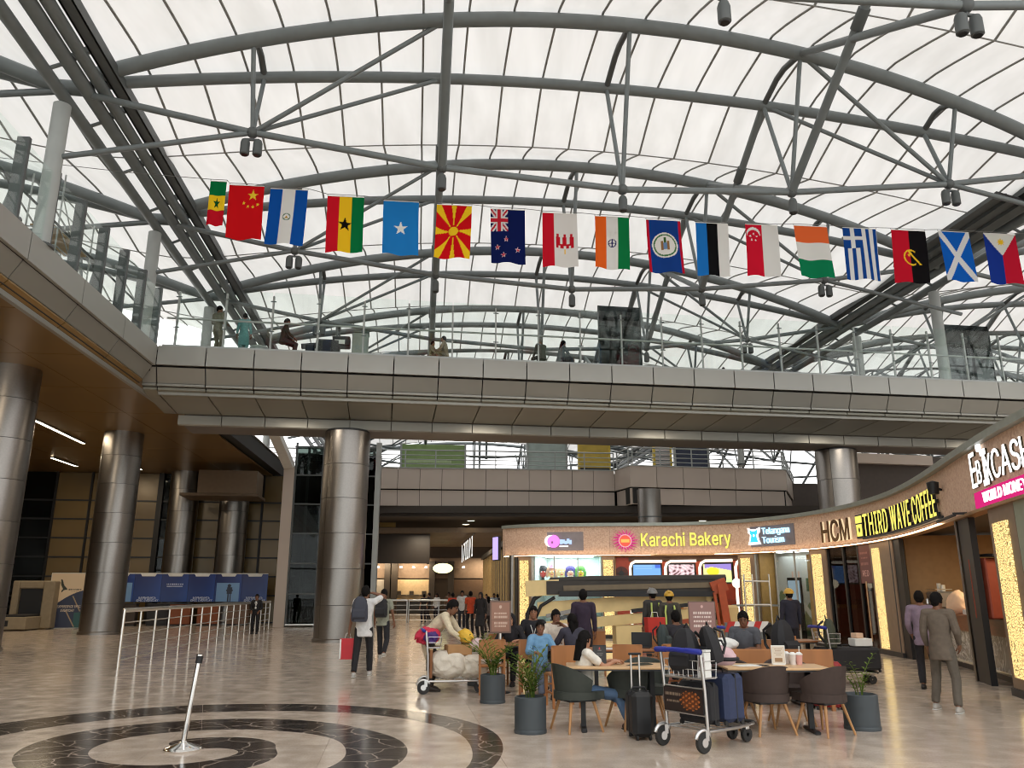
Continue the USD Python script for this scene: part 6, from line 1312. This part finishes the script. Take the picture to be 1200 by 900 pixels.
for k in range(7): gnet.bar(o + e2 * 0. - e1 * (k * .1) + V(0, 0, 1.5), o - e1 * (k * .1) + V(0, 0, .2), .05, .015)
for k in range(6): gnet.bar(o + V(0, 0, .3 + .22 * k), o - e1 * .65 + V(0, 0, .3 + .22 * k), .015, .05)
put('net', gnet, RDN, t, kind='stuff'); put('pole', MB().tube([o, o + V(0, 0, 1.7)], .02, 6), STEEL, t, True)
# ------------------------------------------------------------------ people
MF = manifold3d.Manifold
def _sp(p, r, n=12): return MF.sphere(float(r), n).translate([float(x) for x in p])
def hullm(ms): return MF.batch_hull(ms)
def ring_pts(c, R_, rx, ry, n=14):
    a = np.arange(n) * 2 * np.pi / n
    return c + (np.cos(a)[:, None] * rx) * R_[:, 0] + (np.sin(a)[:, None] * ry) * R_[:, 1]
def hp(*pts): return MF.hull_points(np.ascontiguousarray(np.vstack(pts), np.float64))
def loft(rings): return [hp(a, b) for a, b in zip(rings[:-1], rings[1:])]
def union(ms): return MF.batch_boolean(ms, manifold3d.OpType.Add)
def soften(m, L, it=8):
    q = m.refine_to_length(L).to_mesh(); t = trimesh.Trimesh(q.vert_properties[:, :3], q.tri_verts, process=True)
    trimesh.smoothing.filter_taubin(t, lamb=.5, nu=.53, iterations=it); return t
def limb_ring(c, d, r, n=10):
    d = unit(d); u = unit(np.cross(d, V(0, 0, 1) if abs(d[2]) < .9 else V(1, 0, 0))); w = np.cross(d, u); a = np.arange(n) * 2 * np.pi / n
    return c + r * (np.cos(a)[:, None] * u + np.sin(a)[:, None] * w)
def ik(a, b, l1, l2, pole):
    d = b - a; L = min(np.linalg.norm(d), (l1 + l2) * .995); d = unit(d); x = (l1 * l1 - l2 * l2 + L * L) / (2 * L); h = math.sqrt(max(l1 * l1 - x * x, 0)); p = unit(pole - d * np.dot(pole, d))
    return a + d * x + p * h, a + d * L
SKIN = [mat('skin_%d' % k, srgb(*c), .55, 0, .06, 20.) for k, c in enumerate(((150, 104, 78), (124, 84, 62), (172, 124, 96), (104, 70, 52)))]
HAIRM = mat('black_hair', srgb(20, 17, 16), .8, 0, .2, 60., spec=.15); GREYH = mat('grey_hair', srgb(110, 106, 102), .6)
EYEM = mat('eye_dark', srgb(30, 24, 22), .3); LIPM = mat('lip', srgb(132, 72, 64), .5)
def hand(wrist, d, palm_n, curl, m=1., thin=True):
    """palm and five unequal fingers: d points along the hand, palm_n out of the palm"""
    d = unit(d); n = unit(palm_n - d * np.dot(palm_n, d)); s = np.cross(d, n); parts = [hullm([_sp(wrist, .024, 8), _sp(wrist + d * .035 + s * .018, .019, 8), _sp(wrist + d * .035 - s * .018, .019, 8), _sp(wrist + d * .088 + s * .03, .012, 8), _sp(wrist + d * .088 - s * .03, .012, 8)])]
    for k, (o, L, ad) in enumerate(((-.031, .078, -.10), (-.011, .090, -.03), (.011, .084, .03), (.031, .066, .12))):
        p = wrist + d * .088 + s * o; dd = unit(d + s * ad); r = .0095
        for j in range(3):
            ang = curl * (j + .6) * .62; q = p + (math.cos(ang) * dd + math.sin(ang) * n) * L * (.45, .31, .24)[j]
            parts.append(hullm([_sp(p, r, 6), _sp(q, r * .92, 6)])); p = q; r *= .92
    p = wrist + d * .028 - s * .024; q = p + unit(d * .6 - s * .75 + n * .3) * .04; e = q + unit(d * .85 - s * .25 + n * (.3 + .5 * curl)) * .036
    parts += [hullm([_sp(p, .014, 6), _sp(q, .011, 6)]), hullm([_sp(q, .011, 6), _sp(e, .009, 6)])]
    return union(parts)
def person(loc, rz, label, h=1.68, pelvis=(0, 0, None), lean=0., side=0., twist=0., head=(0., 0.), hands=None, feet=None, knees=None, sex='m', skin=0, top=(200, 200, 200), sleeve='long', bottom=(40, 42, 50), shoes=(40, 38, 38),
           hair='short', extra=(), seated=False, fine=False, kurta=False, curl=.5, elbows=None, group=None, legs='trousers', hide_legs=False, badge=False, untuck=.0, foot_dir=None):
    k = h / 1.72; w_ = .94 if sex == 'f' else 1.0
    px, py, pz = pelvis; pz = (.90 * k if pz is None else pz)
    pel = V(px, py, pz); up = unit(V(math.sin(side), math.sin(lean) * math.cos(side), math.cos(lean) * math.cos(side)))
    rt_ = V(math.cos(twist), math.sin(twist), 0); rt_ = unit(rt_ - up * np.dot(rt_, up)); fw = np.cross(up, rt_); Rt = np.stack([rt_, fw, up], 1)
    P = lambda x, y, z: pel + Rt @ (V(x, y, z) * k)
    sh = [P(s * .175 * w_, -.01, .50) for s in (-1, 1)]; nb = P(0, -.005, .535); hipj = [pel + V(s * .09 * k, 0, -.02 * k) if not seated else pel + V(s * .09 * k, .02, -.0) for s in (-1, 1)]
    yaw, pit = head; hu = unit(up * .55 + V(0, 0, .45)); cy, sy = math.cos(yaw + twist), math.sin(yaw + twist)
    hf = unit(V(-sy, cy, 0) * math.cos(pit) + V(0, 0, math.sin(pit))); hr = unit(np.cross(hf, V(0, 0, 1))); hup = np.cross(hr, hf); Rh = np.stack([hr, hf, hup], 1)
    hc = nb + hu * .145 * k + hf * .02
    H = lambda x, y, z: hc + Rh @ (V(x, y, z) * k)
    feet = feet or [(-.1, .02, .085), (.1, -.02, .085)]; fe = [V(*f) * V(1, 1, 1) for f in feet]; kn = []; an = []
    for i, s in enumerate((-1, 1)):
        pole = V(s * .1, 1, .25) if knees is None else V(*knees[i]); a_, b_ = ik(hipj[i], fe[i], .43 * k, .405 * k, pole); kn.append(a_); an.append(b_)
    if hands is None: hands = [(-.24, .06, .80 * k), (.24, .06, .80 * k)]
    el = []; wr = []
    for i, s in enumerate((-1, 1)):
        pole = V(s * .5, -1, -.3) if elbows is None else V(*elbows[i]); a_, b_ = ik(sh[i], V(*hands[i]), .285 * k, .245 * k, pole); el.append(a_); wr.append(b_)
    # body: one continuous surface
    rg = lambda z, rx, ry, y=0.: ring_pts(P(0, y, z), Rt, rx * k * w_, ry * k)
    hipw = .158 if sex == 'f' else .15
    ms = loft([rg(-.06, hipw * .9, .10), rg(.06, hipw, .105), rg(.2, .128, .095), rg(.36, .155, .11), rg(.47, .165, .09), rg(.53, .07, .055)])
    ms += [hullm([_sp(sh[0], .055 * k), _sp(sh[1], .055 * k), _sp(nb, .05 * k)]), hullm([_sp(nb, .052 * k), _sp(hc + Rh @ V(0, -.03, -.05) * k, .05 * k)])]
    for i in (0, 1):
        ms += [hullm([_sp(sh[i], .052 * k), _sp(el[i], .037 * k)]), hullm([_sp(el[i], .037 * k), _sp(wr[i], .025 * k)])]
        ms += [hullm([_sp(hipj[i], .082 * k), _sp(kn[i], .054 * k)]), hullm([_sp(kn[i], .052 * k), _sp(an[i], .034 * k)])]
        fd = V(0, 1, 0) if foot_dir is None else unit(V(*foot_dir[i])); ms.append(hullm([_sp(an[i] + V(0, 0, -.03), .03, 8), _sp(an[i] - fd * .05 + V(0, 0, -.055), .022, 8), _sp(an[i] + fd * .12 + V(0, 0, -.06), .02, 8)]))
    body = soften(union(ms), .035 if fine else .055, 6)
    hd = [hp(*[ring_pts(H(0, y, z), Rh, rx * k, ry * k, 16) for z, y, rx, ry in ((-.115, .035, .03, .03), (-.095, .03, .048, .05), (-.05, .015, .062, .075), (0, 0, .07, .088), (.05, -.008, .072, .092), (.09, -.012, .055, .072), (.115, -.012, .02, .03))])]
    hd.append(hp([H(0, .085, .03), H(-.016, .088, -.03), H(.016, .088, -.03), H(0, .115, -.022), H(0, .07, -.03), H(.01, .07, .03), H(-.01, .07, .03)]))
    for s in (-1, 1): hd.append(hp([H(s * .066, y, z) for y, z in ((-.005, .03), (-.012, -.035), (.018, -.03), (.02, .025))] + [H(s * .083, y, z) for y, z in ((-.02, .03), (-.015, -.02), (-.028, .005))]))
    headm = soften(union(hd), .016 if fine else .03, 3)
    hs = []
    for i in (0, 1):
        d = unit(wr[i] - el[i]); hs.append(hand(wr[i] - d * .01, unit(d + V(0, 0, -.15)), unit(V(-.6 if i else .6, .3, -.2) if abs(d[2]) > .6 else V(0, 0, -1)), curl))
    def tomf(t): return MF(manifold3d.Mesh(np.ascontiguousarray(t.vertices, np.float32), np.ascontiguousarray(t.faces, np.uint32)))
    try: whole = union([tomf(body), tomf(headm)] + hs)
    except Exception: whole = None
    b = MB(); 
    if whole is not None and whole.num_tri() > 100: b.mani(whole)
    else:
        b.tm(body); b.tm(headm); [b.mani(x) for x in hs]
    t = thing('person', label, 'person', loc, rz, group)
    put('body', b, SKIN[skin], t, True)
    # clothes
    o = .018 * k
    if top is not None:
        lo = -.10 - untuck; hw = hipw + .012
        c = loft([rg(lo, hw + (.02 if kurta else .008), .125), rg(.0, hw + .006, .122), rg(.2, .145, .115), rg(.36, .172, .126), rg(.46, .178, .104), rg(.525, .085, .07)])
        c += [hullm([_sp(sh[0], .068 * k), _sp(sh[1], .068 * k), _sp(P(0, 0, .45), .07 * k)])]
        for i in (0, 1):
            if sleeve == 'none': continue
            e_ = el[i] if sleeve == 'long' else sh[i] + (el[i] - sh[i]) * (.72 if sleeve == 'short' else .95)
            c.append(hp(limb_ring(sh[i], el[i] - sh[i], .066 * k), limb_ring(e_, el[i] - sh[i], .055 * k)))
            if sleeve == 'long':
                c.append(hullm([_sp(el[i], .05 * k), _sp(el[i] + (wr[i] - el[i]) * .3, .045 * k)])); c.append(hp(limb_ring(el[i], wr[i] - el[i], .05 * k), limb_ring(el[i] + (wr[i] - el[i]) * .93, wr[i] - el[i], .036 * k)))
        if kurta:
            m_ = (kn[0] + kn[1]) / 2
            if seated: c += [hp(rg(-.05, hw + .02, .13), np.vstack([limb_ring(kn[i], kn[i] - hipj[i], .085 * k) for i in (0, 1)]))]
            else: c += [hp(rg(-.05, hw + .02, .125), ring_pts(V(m_[0], m_[1] - .02, max(kn[0][2], kn[1][2]) - .02), np.eye(3), .2 * k, .15 * k))]
        tm = soften(union(c), .03 if fine else .05, 5); n = tm.vertex_normals; tm.vertices += n * ((meshkit.fbm(tm.vertices * 9 + 3)[:, None] - .5) * .022 + .004)
        put('shirt' if not kurta else 'tunic', MB().tm(tm), cloth(*top), t, True)
    if not hide_legs:
        c = loft([rg(-.09, hipw + .004, .118), rg(.05, hipw - .002, .112)])
        for i in (0, 1):
            kd = kn[i] - hipj[i]; ad = an[i] - kn[i]
            c += [hullm([_sp(hipj[i], .094 * k), _sp(kn[i], .068 * k)]), hp(limb_ring(kn[i], ad, .068 * k), limb_ring(kn[i] + ad * .45, ad, .066 * k)), hp(limb_ring(kn[i] + ad * .45, ad, .066 * k), limb_ring(kn[i] + ad * (.97 if legs == 'trousers' else .8), ad, .056 * k)), _sp(kn[i], .069 * k)]
        c += [hullm([_sp(hipj[0], .09 * k), _sp(hipj[1], .09 * k), _sp(P(0, 0, .02), .1 * k)])]
        tm = soften(union(c), .035 if fine else .055, 4); tm.vertices += tm.vertex_normals * ((meshkit.fbm(tm.vertices * 8 + 7)[:, None] - .5) * .02)
        put('trousers', MB().tm(tm), cloth(*bottom), t, True)
        for i in (0, 1):
            fd = V(0, 1, 0) if foot_dir is None else unit(V(*foot_dir[i])); sd = unit(np.cross(fd, V(0, 0, 1))); a_ = an[i]; dn = V(0, 0, -1) if fe[i][2] < .2 else unit(V(0, .3, -1))
            f = hullm([_sp(a_ - fd * .06 + dn * .05, .036, 8), _sp(a_ + dn * .025, .043, 8), _sp(a_ + fd * .1 + dn * .055 + sd * .012, .036, 8), _sp(a_ + fd * .165 + dn * .062, .026, 8)])
            q = soften(f, .03, 3); S_ = put('shoe', MB().tm(q), mat('shoe_%d_%d_%d' % shoes, srgb(*shoes), .5), t, True)
            sp_ = np.array([a_ - fd * .09 * 1 + sd * x + dn * z for x in (-.03, .03) for z in (.075, .086)] + [a_ + fd * y + sd * x + dn * z for y, x in ((.1, -.042), (.1, .042), (.175, -.02), (.175, .02)) for z in (.075, .086)])
            put('sole', MB().hull(sp_), WHITE if sum(shoes) > 330 else RUBBER, S_)
    # face and hair
    for s in (-1, 1): put('eye', MB().sph(H(s * .028, .079, .018), (.011, .011, .007), 1), EYEM, t, True)
    put('mouth', MB().sph(H(0, .085, -.058), (.02, .009, .007), 1), LIPM, t, True)
    for s in (-1, 1): put('eyebrow', MB().hull([H(s * x, y, z) for x, z in ((.014, .036), (.044, .034)) for y in (.07, .09) for z in (z, z + .008)]), HAIRM, t)
    def ell(sx_, sy_, sz_, c): 
        m = trimesh.creation.icosphere(3, 1.0); return MF(manifold3d.Mesh(np.ascontiguousarray((m.vertices * V(sx_, sy_, sz_) + V(*c)), np.float32), np.ascontiguousarray(m.faces, np.uint32)))
    def toH(m): q = m.to_mesh(); return MB().add((q.vert_properties[:, :3] * k) @ Rh.T + hc, q.tri_verts)
    hm = GREYH if hair == 'grey' else HAIRM
    if hair in ('short', 'long', 'bun', 'grey', 'helmet', 'cap'):
        cap = ell(.086, .106, .122, (0, -.016, .022)); cut = MF.cube([.4, .4, .4]).translate([-.2, .052, -.345]); cut2 = MF.cube([.4, .4, .4]).translate([-.2, -.04, -.455])
        cp_ = cap - cut - cut2 - MF.cube([.4, .3, .4]).translate([-.2, .015, -.37]) - MF.cube([.4, .3, .4]).translate([-.2, -.055, -.43]) - MF.cube([.4, .2, .2]).translate([-.2, .075, -.13])
        if hair == 'long':
            cp_ = cp_ + hp([(x, y, z) for x, y, z in ((-.07, -.03, .05), (.07, -.03, .05), (-.085, -.1, -.02), (.085, -.1, -.02), (-.085, -.02, -.1), (.085, -.02, -.1), (-.05, -.11, -.31), (.05, -.11, -.31), (-.055, -.06, -.3), (.055, -.06, -.3))])
        if hair == 'bun': cp_ = cp_ + ell(.045, .045, .045, (0, -.125, .03))
        q = toH(cp_); v, f = q.get(); v = v + (meshkit.fbm(v * 40)[:, None] - .5) * .022; put('hair', (v, f), hm, t, True)
    if hair == 'hijab':
        sc_ = ell(.092, .108, .132, (0, -.012, .005)) - ell(.058, .06, .085, (0, .09, -.01)); put('headscarf', toH(sc_ + hp([(x, y, z) for x, y, z in ((-.07, .03, -.1), (.07, .03, -.1), (-.08, -.08, -.06), (.08, -.08, -.06), (-.17, .06, -.27), (.17, .06, -.27), (-.17, -.1, -.25), (.17, -.1, -.25))]) - ell(.058, .06, .085, (0, .09, -.01))), cloth(*(extra[0] if extra else (30, 28, 30))), t, 40)
    if hair == 'helmet':
        he = (ell(.118, .14, .125, (0, -.005, .035)) - MF.cube([.5, .5, .3]).translate([-.25, -.25, -.27])) + hp([(x, y, z) for x, y in ((-.07, .17), (.07, .17), (-.11, .1), (.11, .1)) for z in (.03, .042)]) + hp([(x, y, z) for x, y in ((-.02, .12), (.02, .12), (-.02, -.14), (.02, -.14)) for z in (.12, .165 if abs(y) < .13 and y > 0 else .12)])
        put('hard_hat', toH(he), mat('hat_%d_%d_%d' % extra[0], srgb(*extra[0]), .35), t, 40)
    if hair == 'cap':
        he = (ell(.09, .11, .12, (0, -.01, .03)) - MF.cube([.5, .5, .3]).translate([-.25, -.25, -.26])) + hp([(x, y, z) for x, y in ((-.06, .19), (.06, .19), (-.08, .08), (.08, .08)) for z in (.045, .058)])
        put('cap', toH(he), cloth(*extra[0]), t, 40)
    if badge: put('lanyard', MB().tube([P(-.06, .115, .46), P(-.02, .13, .34), P(0, .135, .26), P(.02, .13, .34), P(.06, .115, .46)], .008, 5).box(P(0, .14, .22), (.06, .012, .09)), WHITE, t)
    if 'vest' in extra:
        c = loft([rg(-.02, .175, .14), rg(.2, .162, .134), rg(.36, .186, .142), rg(.46, .186, .12), rg(.53, .1, .085)]); put('vest', MB().tm(soften(union(c), .05, 3)), cloth(58, 56, 52), t, True)
        for s in (-1, 1): put('reflective_strip', MB().tube([P(s * .09, -.115, .5), P(s * .11, -.155, .36), P(s * .1, -.15, .2), P(s * .1, -.15, .0)], .022, 6), mat('hi_vis', srgb(190, 206, 110), .5), t, True)
    if 'suit' in extra: put('shirt_front', MB().hull([P(-.035, .118, .5), P(.035, .118, .5), P(0, .142, .3), P(0, .1, .4)]), WHITE, t)
    return t
def gp(px, py): q = G(px, py); return (q[0], q[1], 0)
def sit(k=1.): return .49
SF = lambda x=.1, y=.42: [(-x, y, .085), (x, y + .02, .085)]
PI = math.pi
# foreground woman at the table
c = G(676, 858)
person((c[0] + .0, c[1] + .12, 0), -1.25, 'long haired woman in white top and jeans sitting at the nearest table', 1.48, (0, .13, .46), .0, head=(.25, -.25), hands=[(-.04, .5, .79), (.12, .48, .79)], feet=[(-.04, .84, .22), (.1, .66, .085)], knees=[(.0, 1, .6), (.1, 1, .4)], sex='f', skin=2, top=(222, 216, 204), sleeve='short', bottom=(86, 110, 140), shoes=(74, 56, 48), hair='long', seated=True, fine=True, curl=.7, foot_dir=[(.1, 1, -.35), (.1, 1, 0)], elbows=[(-.5, -.6, -.6), (.6, -.5, -.6)])
# walkers
w1 = gp(424, 793)
person(w1, .05, 'person in a white shirt and black trousers walking away, phone at the ear', 1.76, (0, 0, .93), .03, head=(-.3, .05), hands=[(-.3, .02, .86), (.13, .13, 1.62)], feet=[(-.14, -.22, .1), (.12, .2, .09)], skin=1, top=(214, 212, 210), sleeve='short', bottom=(34, 33, 36), shoes=(190, 188, 184), fine=True, elbows=[(-.3, -1, -.2), (1, .1, -.5)], untuck=.06)
rucksack((w1[0] - .06, w1[1] - .235, 1.06), PI + .05 - PI, mat('grey_blue_fabric', srgb(62, 64, 74), .8), 'dark grey backpack worn by the walker in the white shirt', 1.02)
t = thing('carrier_bag', 'red paper carrier bag hanging from the hand of the walker in white', 'bag', (w1[0] - .32, w1[1] + .02, .33), .1); put('bag', MB().hull([(a * .15 * k2, b * .06 * k2, z) for a in (-1, 1) for b in (-1, 1) for z, k2 in ((0, .95), (.4, 1.))]), mat('red_bag', srgb(190, 34, 44), .5), t); put('side_band', MB().box((-.135, -.061, .2), (.03, .004, .38)), WHITE, t); put('handle', MB().tube([(-.06, 0, .4), (-.03, 0, .5), (.03, 0, .5), (.06, 0, .4)], .007, 6), WHITE, t, True)
w2 = gp(447, 772)
person(w2, -.1, 'person walking away in a patterned pale shirt beside the walker in white', 1.72, (0, 0, .91), .03, head=(-.2, 0), hands=[(-.25, .1, .85), (.28, .08, .86)], feet=[(-.1, .2, .09), (.12, -.28, .16)], skin=1, top=(150, 152, 136), sleeve='short', bottom=(38, 38, 42), shoes=(180, 176, 168))
rucksack((w2[0] - .02, w2[1] - .235, 1.02), -.1, BLKF, 'black backpack worn by the walker in the patterned shirt', 1.0)
# guard by the railing
person(gp(298, 743), PI + .1, 'guard in a black suit standing at the far end of the left railing', 1.6, hands=[(-.16, .16, .92), (.16, .16, .92)], sex='f', skin=1, top=(30, 30, 34), bottom=(28, 28, 31), hair='bun', extra=('suit',), badge=True)
# man bending over the loaded trolley
person((-1.42, 14.62, 0), -1.35 - .35, 'bearded man in a cream tunic bending over the loaded trolley', 1.72, (0, -.08, .88), .82, head=(-.1, -.5), hands=[(-.2, .62, .86), (.2, .6, .84)], feet=[(-.14, -.05, .085), (.14, .05, .085)], skin=1, top=(206, 192, 164), sleeve='long', bottom=(60, 56, 52), shoes=(60, 50, 44), fine=True, elbows=[(-.6, -.3, -.4), (.6, -.3, -.4)], kurta=True)
# men at the coffee counter
person(gp(1113, 834), -.75, 'man in a brown grey hooded top and trousers walking along the coffee counter', 1.62, (0, 0, .86), .05, head=(-.25, -.1), hands=[(-.22, .1, .86), (.2, .14, .9)], feet=[(-.2, .1, .09), (.16, -.14, .09)], skin=1, top=(104, 92, 80), bottom=(96, 88, 78), shoes=(170, 164, 156), fine=True, untuck=.08)
person(gp(1090, 808), -.55, 'man in a mauve top and black trousers standing at the coffee counter', 1.66, hands=[(-.2, .12, .9), (.16, .3, 1.08)], skin=1, top=(134, 116, 132), bottom=(36, 34, 38), shoes=(44, 40, 40), untuck=.04)
q = cpt(sxo(1096, 1.5, 1.5), -1.5, 0); person((q[0], q[1], 0), 2.4, 'barista in a black cap behind the coffee counter, beside the coffee machine', 1.66, hands=[(-.2, .35, 1.15), (.2, .35, 1.15)], top=(40, 38, 40), hair='cap', extra=((34, 32, 34),), skin=1)
q = cpt(sxo(1150, 1.6, 1.4), -1.6, 0); person((q[0], q[1], 0), 2.0, 'barista in dark clothes and cap behind the counter, right of the black post', 1.6, hands=[(-.2, .35, 1.12), (.2, .35, 1.12)], top=(44, 40, 44), hair='cap', extra=((40, 36, 38),), skin=0)
# seated group behind
person((.0, 15.7, 0), PI - .2, 'woman in a black headscarf sitting at the far left table', 1.6, (0, 0, .5), .12, hands=[(-.18, .34, .78), (.18, .34, .78)], feet=SF(), sex='f', skin=2, top=(34, 32, 36), bottom=(34, 32, 36), hair='hijab', extra=((30, 28, 32),), seated=True)
person((.42, 16.3, 0), PI, 'man in a black jacket with a white lanyard sitting at the far left table', 1.74, (0, 0, .55), -.02, hands=[(-.22, .3, .78), (.22, .3, .78)], feet=SF(), skin=0, top=(34, 33, 38), bottom=(40, 40, 46), hair='short', badge=True, seated=True)
person((.45, 13.75, 0), PI + .25, 'woman in a light blue top facing the camera at a wooden table', 1.5, (0, 0, .47), .08, head=(-.2, 0), hands=[(-.16, .34, .70), (.16, .32, .70)], feet=SF(), sex='f', skin=1, top=(110, 152, 186), bottom=(90, 96, 110), hair='bun', seated=True, fine=True)
person((.8, 15.4, 0), PI + .1, 'man in a pale floral shirt sitting between the woman in blue and the standing man', 1.7, (0, 0, .52), .05, head=(.3, -.1), hands=[(-.1, .25, 1.05), (.2, .35, .78)], feet=SF(), skin=1, top=(206, 194, 180), sleeve='short', bottom=(60, 60, 66), seated=True)
person((1.05, 14.6, 0), .15, 'long haired woman seen from behind next to the standing man in purple', 1.62, (0, 0, .5), .02, head=(.4, 0), hands=[(-.18, .36, .78), (.18, .36, .78)], feet=SF(), sex='f', skin=2, top=(60, 58, 70), bottom=(50, 50, 60), hair='long', seated=True)
person((1.42, 16.6, 0), .0, 'man in a dark purple shirt, back turned, before the boom lift', 1.7, head=(-.2, 0), skin=1, top=(52, 40, 56), bottom=(40, 36, 42), untuck=.05)
# workers with helmets
person((3.25, 19.2, 0), .3, 'worker with a grey helmet and hi vis vest, back turned, before the boom lift', 1.72, skin=1, top=(60, 58, 56), bottom=(54, 52, 52), hair='helmet', extra=((128, 128, 128), 'vest'))
person((3.52, 18.6, 0), -.1, 'worker with a yellow helmet and hi vis vest, back turned, before the boom lift', 1.66, skin=1, top=(70, 66, 58), bottom=(60, 56, 52), hair='helmet', extra=((206, 160, 50), 'vest'))
person((6.75, 20.2, 0), .1, 'worker with a yellow helmet in dark blue standing near the tourism shop', 1.72, skin=1, top=(40, 40, 54), bottom=(36, 36, 46), hair='helmet', extra=((216, 170, 70),))
# man in grey and a person behind the pink sign
person((3.72, 13.4, 0), PI - .45, 'man in a grey t-shirt sitting and looking down behind the drinks table', 1.72, (0, 0, .53), .12, head=(.15, -.3), hands=[(-.12, .34, .78), (.14, .34, .78)], feet=SF(), skin=1, top=(84, 86, 92), sleeve='short', bottom=(50, 50, 56), seated=True, fine=True)
person((2.95, 15.0, 0), .2, 'person in dark clothes seen from behind beside the pink sign board', 1.68, (0, 0, .52), .05, hands=[(-.18, .36, .78), (.18, .36, .78)], feet=SF(), skin=1, top=(44, 42, 48), bottom=(40, 40, 46), seated=True)
# queue behind the corridor barrier and walkers
CROWD = [(551, 742, .3, (200, 74, 40), (36, 34, 36), 'person in an orange shirt and black trousers standing before the barrier', 1.72, 'short', 'm'), (563, 748, 2.8, (30, 28, 30), (30, 28, 30), 'woman in long black clothes beside the person in orange', 1.68, 'hijab', 'f'),
 (541, 737, PI, (206, 204, 200), (46, 46, 54), 'man in a white t-shirt facing the camera at the barrier', 1.76, 'short', 'm'), (530, 736, .2, (196, 66, 40), (50, 44, 44), 'person in a red orange top half hidden by the bending man', 1.66, 'short', 'm'), (572, 741, .6, (110, 100, 96), (60, 50, 48), 'person in grey leaning by the barrier right of the black dressed woman', 1.5, 'long', 'f')]
for (px, py, rz, a, b, l, hh, hr_, sx_) in CROWD: person(gp(px, py), rz, l, hh, top=a, bottom=b, hair=hr_, sex=sx_, sleeve='short' if hr_ == 'short' else 'long', skin=1, extra=((28, 26, 28),) if hr_ == 'hijab' else (), kurta=hr_ == 'hijab')
QUEUE = [(497, 0.4, (54, 46, 44), 'person in dark brown in the queue, leftmost behind the barrier'), (512, 2.6, (210, 206, 200), 'person in white in the queue left of the bending man'), (503, 1.2, (44, 40, 42), 'person in black in the queue near the left end of the barrier'), (526, 3.0, (120, 90, 70), 'person in tan in the queue above the bending man'), (570, 2.9, (190, 150, 130), 'person in pale pink in the queue behind the black dressed woman'), (579, 3.3, (170, 176, 186), 'person in pale grey in the queue near the gilt fins'), (587, .4, (206, 196, 180), 'person in cream in the queue at the right end of the barrier'), (594, 2.5, (196, 84, 50), 'person in orange in the queue beside the silver post'), (583, .2, (60, 60, 80), 'person in navy in the queue near the silver post')]
for k, (px, rz, a, l) in enumerate(QUEUE):
    q = aty(px, 700, 49.5 + (k * 37 % 5) * 1.1); person((q[0], q[1], 0), rz, l, 1.6 + .04 * (k % 4), top=a, bottom=(50, 46, 50), sleeve=('short', 'long')[k % 2], skin=k % 4, hair=('short', 'long', 'short')[k % 3], sex='f' if k % 3 == 1 else 'm')
# people up on the bridge and the left deck
def onbridge(px, n=.8): return onb(px, n)
person(onbridge(255), -.4, 'person in a striped shirt and trousers standing at the left end of the footbridge', 1.74, head=(-.5, -.2), hands=[(-.1, .2, 1.2), (.15, .25, 1.15)], top=(120, 116, 100), bottom=(110, 104, 86), skin=1)
person(onbridge(286), .2, 'woman in a teal and cream tunic seen from behind on the footbridge', 1.52, top=(104, 156, 156), bottom=(120, 160, 160), kurta=True, sex='f', hair='bun', skin=1)
person(onbridge(331), -1.2, 'person in dark olive sitting on the footbridge beside the machinery', 1.72, (0, 0, .6), .15, head=(0, -.3), hands=[(-.15, .35, .7), (.15, .35, .7)], feet=[(-.12, .35, .085), (.12, .38, .085)], top=(56, 58, 52), bottom=(44, 44, 46), seated=True, skin=1)
person(onbridge(506), -1.9, 'child in khaki sitting on the footbridge floor, left of a pair', 1.2, (0, 0, .26), .1, hands=[(-.12, .25, .3), (.12, .25, .3)], feet=[(-.1, .4, .07), (.1, .4, .07)], top=(134, 124, 104), bottom=(110, 100, 84), seated=True, skin=1)
person(onbridge(523), 1.6, 'person in khaki sitting low on the footbridge, right of a pair', 1.5, (0, 0, .34), .15, hands=[(-.15, .35, .45), (.15, .35, .45)], feet=[(-.12, .45, .08), (.12, .45, .08)], top=(140, 126, 106), bottom=(110, 100, 84), seated=True, skin=1)
person(onbridge(636), .6, 'person in grey with bent head sitting on the footbridge left of the dark screen', 1.6, (0, 0, .42), .2, head=(0, -.5), hands=[(-.15, .35, .5), (.15, .35, .5)], feet=[(-.12, .42, .085), (.12, .42, .085)], top=(84, 80, 74), bottom=(70, 64, 58), seated=True, skin=1, hair='grey')
person(onbridge(656), -1.2, 'long haired person in grey sitting on the footbridge nearest the dark screen', 1.6, (0, 0, .36), .25, head=(0, -.3), hands=[(-.15, .45, .4), (.15, .45, .4)], feet=[(-.12, .55, .085), (.12, .55, .085)], top=(104, 110, 112), bottom=(60, 62, 66), seated=True, sex='f', hair='long', skin=1)
person(onbridge(848, 3.6), 0, 'person in a yellow top standing far back on the footbridge, right of the screen', 1.2, top=(196, 160, 50), bottom=(60, 60, 60), skin=1)
o = SCB - e1 * .1 - e2 * .1
person((*(SCB + e2 * .9 - e1 * .2)[:2], 9.3), 1.2, 'worker in red clothes behind the scaffold on the left deck', 1.66, hands=[(-.2, .3, 1.2), (.2, .3, 1.3)], top=(180, 60, 54), bottom=(70, 60, 64), skin=1)
person((*(SCB + e2 * 1.0 + e1 * .9)[:2], 9.3), 1.8, 'worker in crimson with a yellow helmet on the left deck', 1.6, hands=[(-.2, .3, 1.1), (.2, .3, 1.2)], top=(170, 44, 50), bottom=(60, 60, 66), hair='helmet', extra=((226, 190, 60),), skin=1)
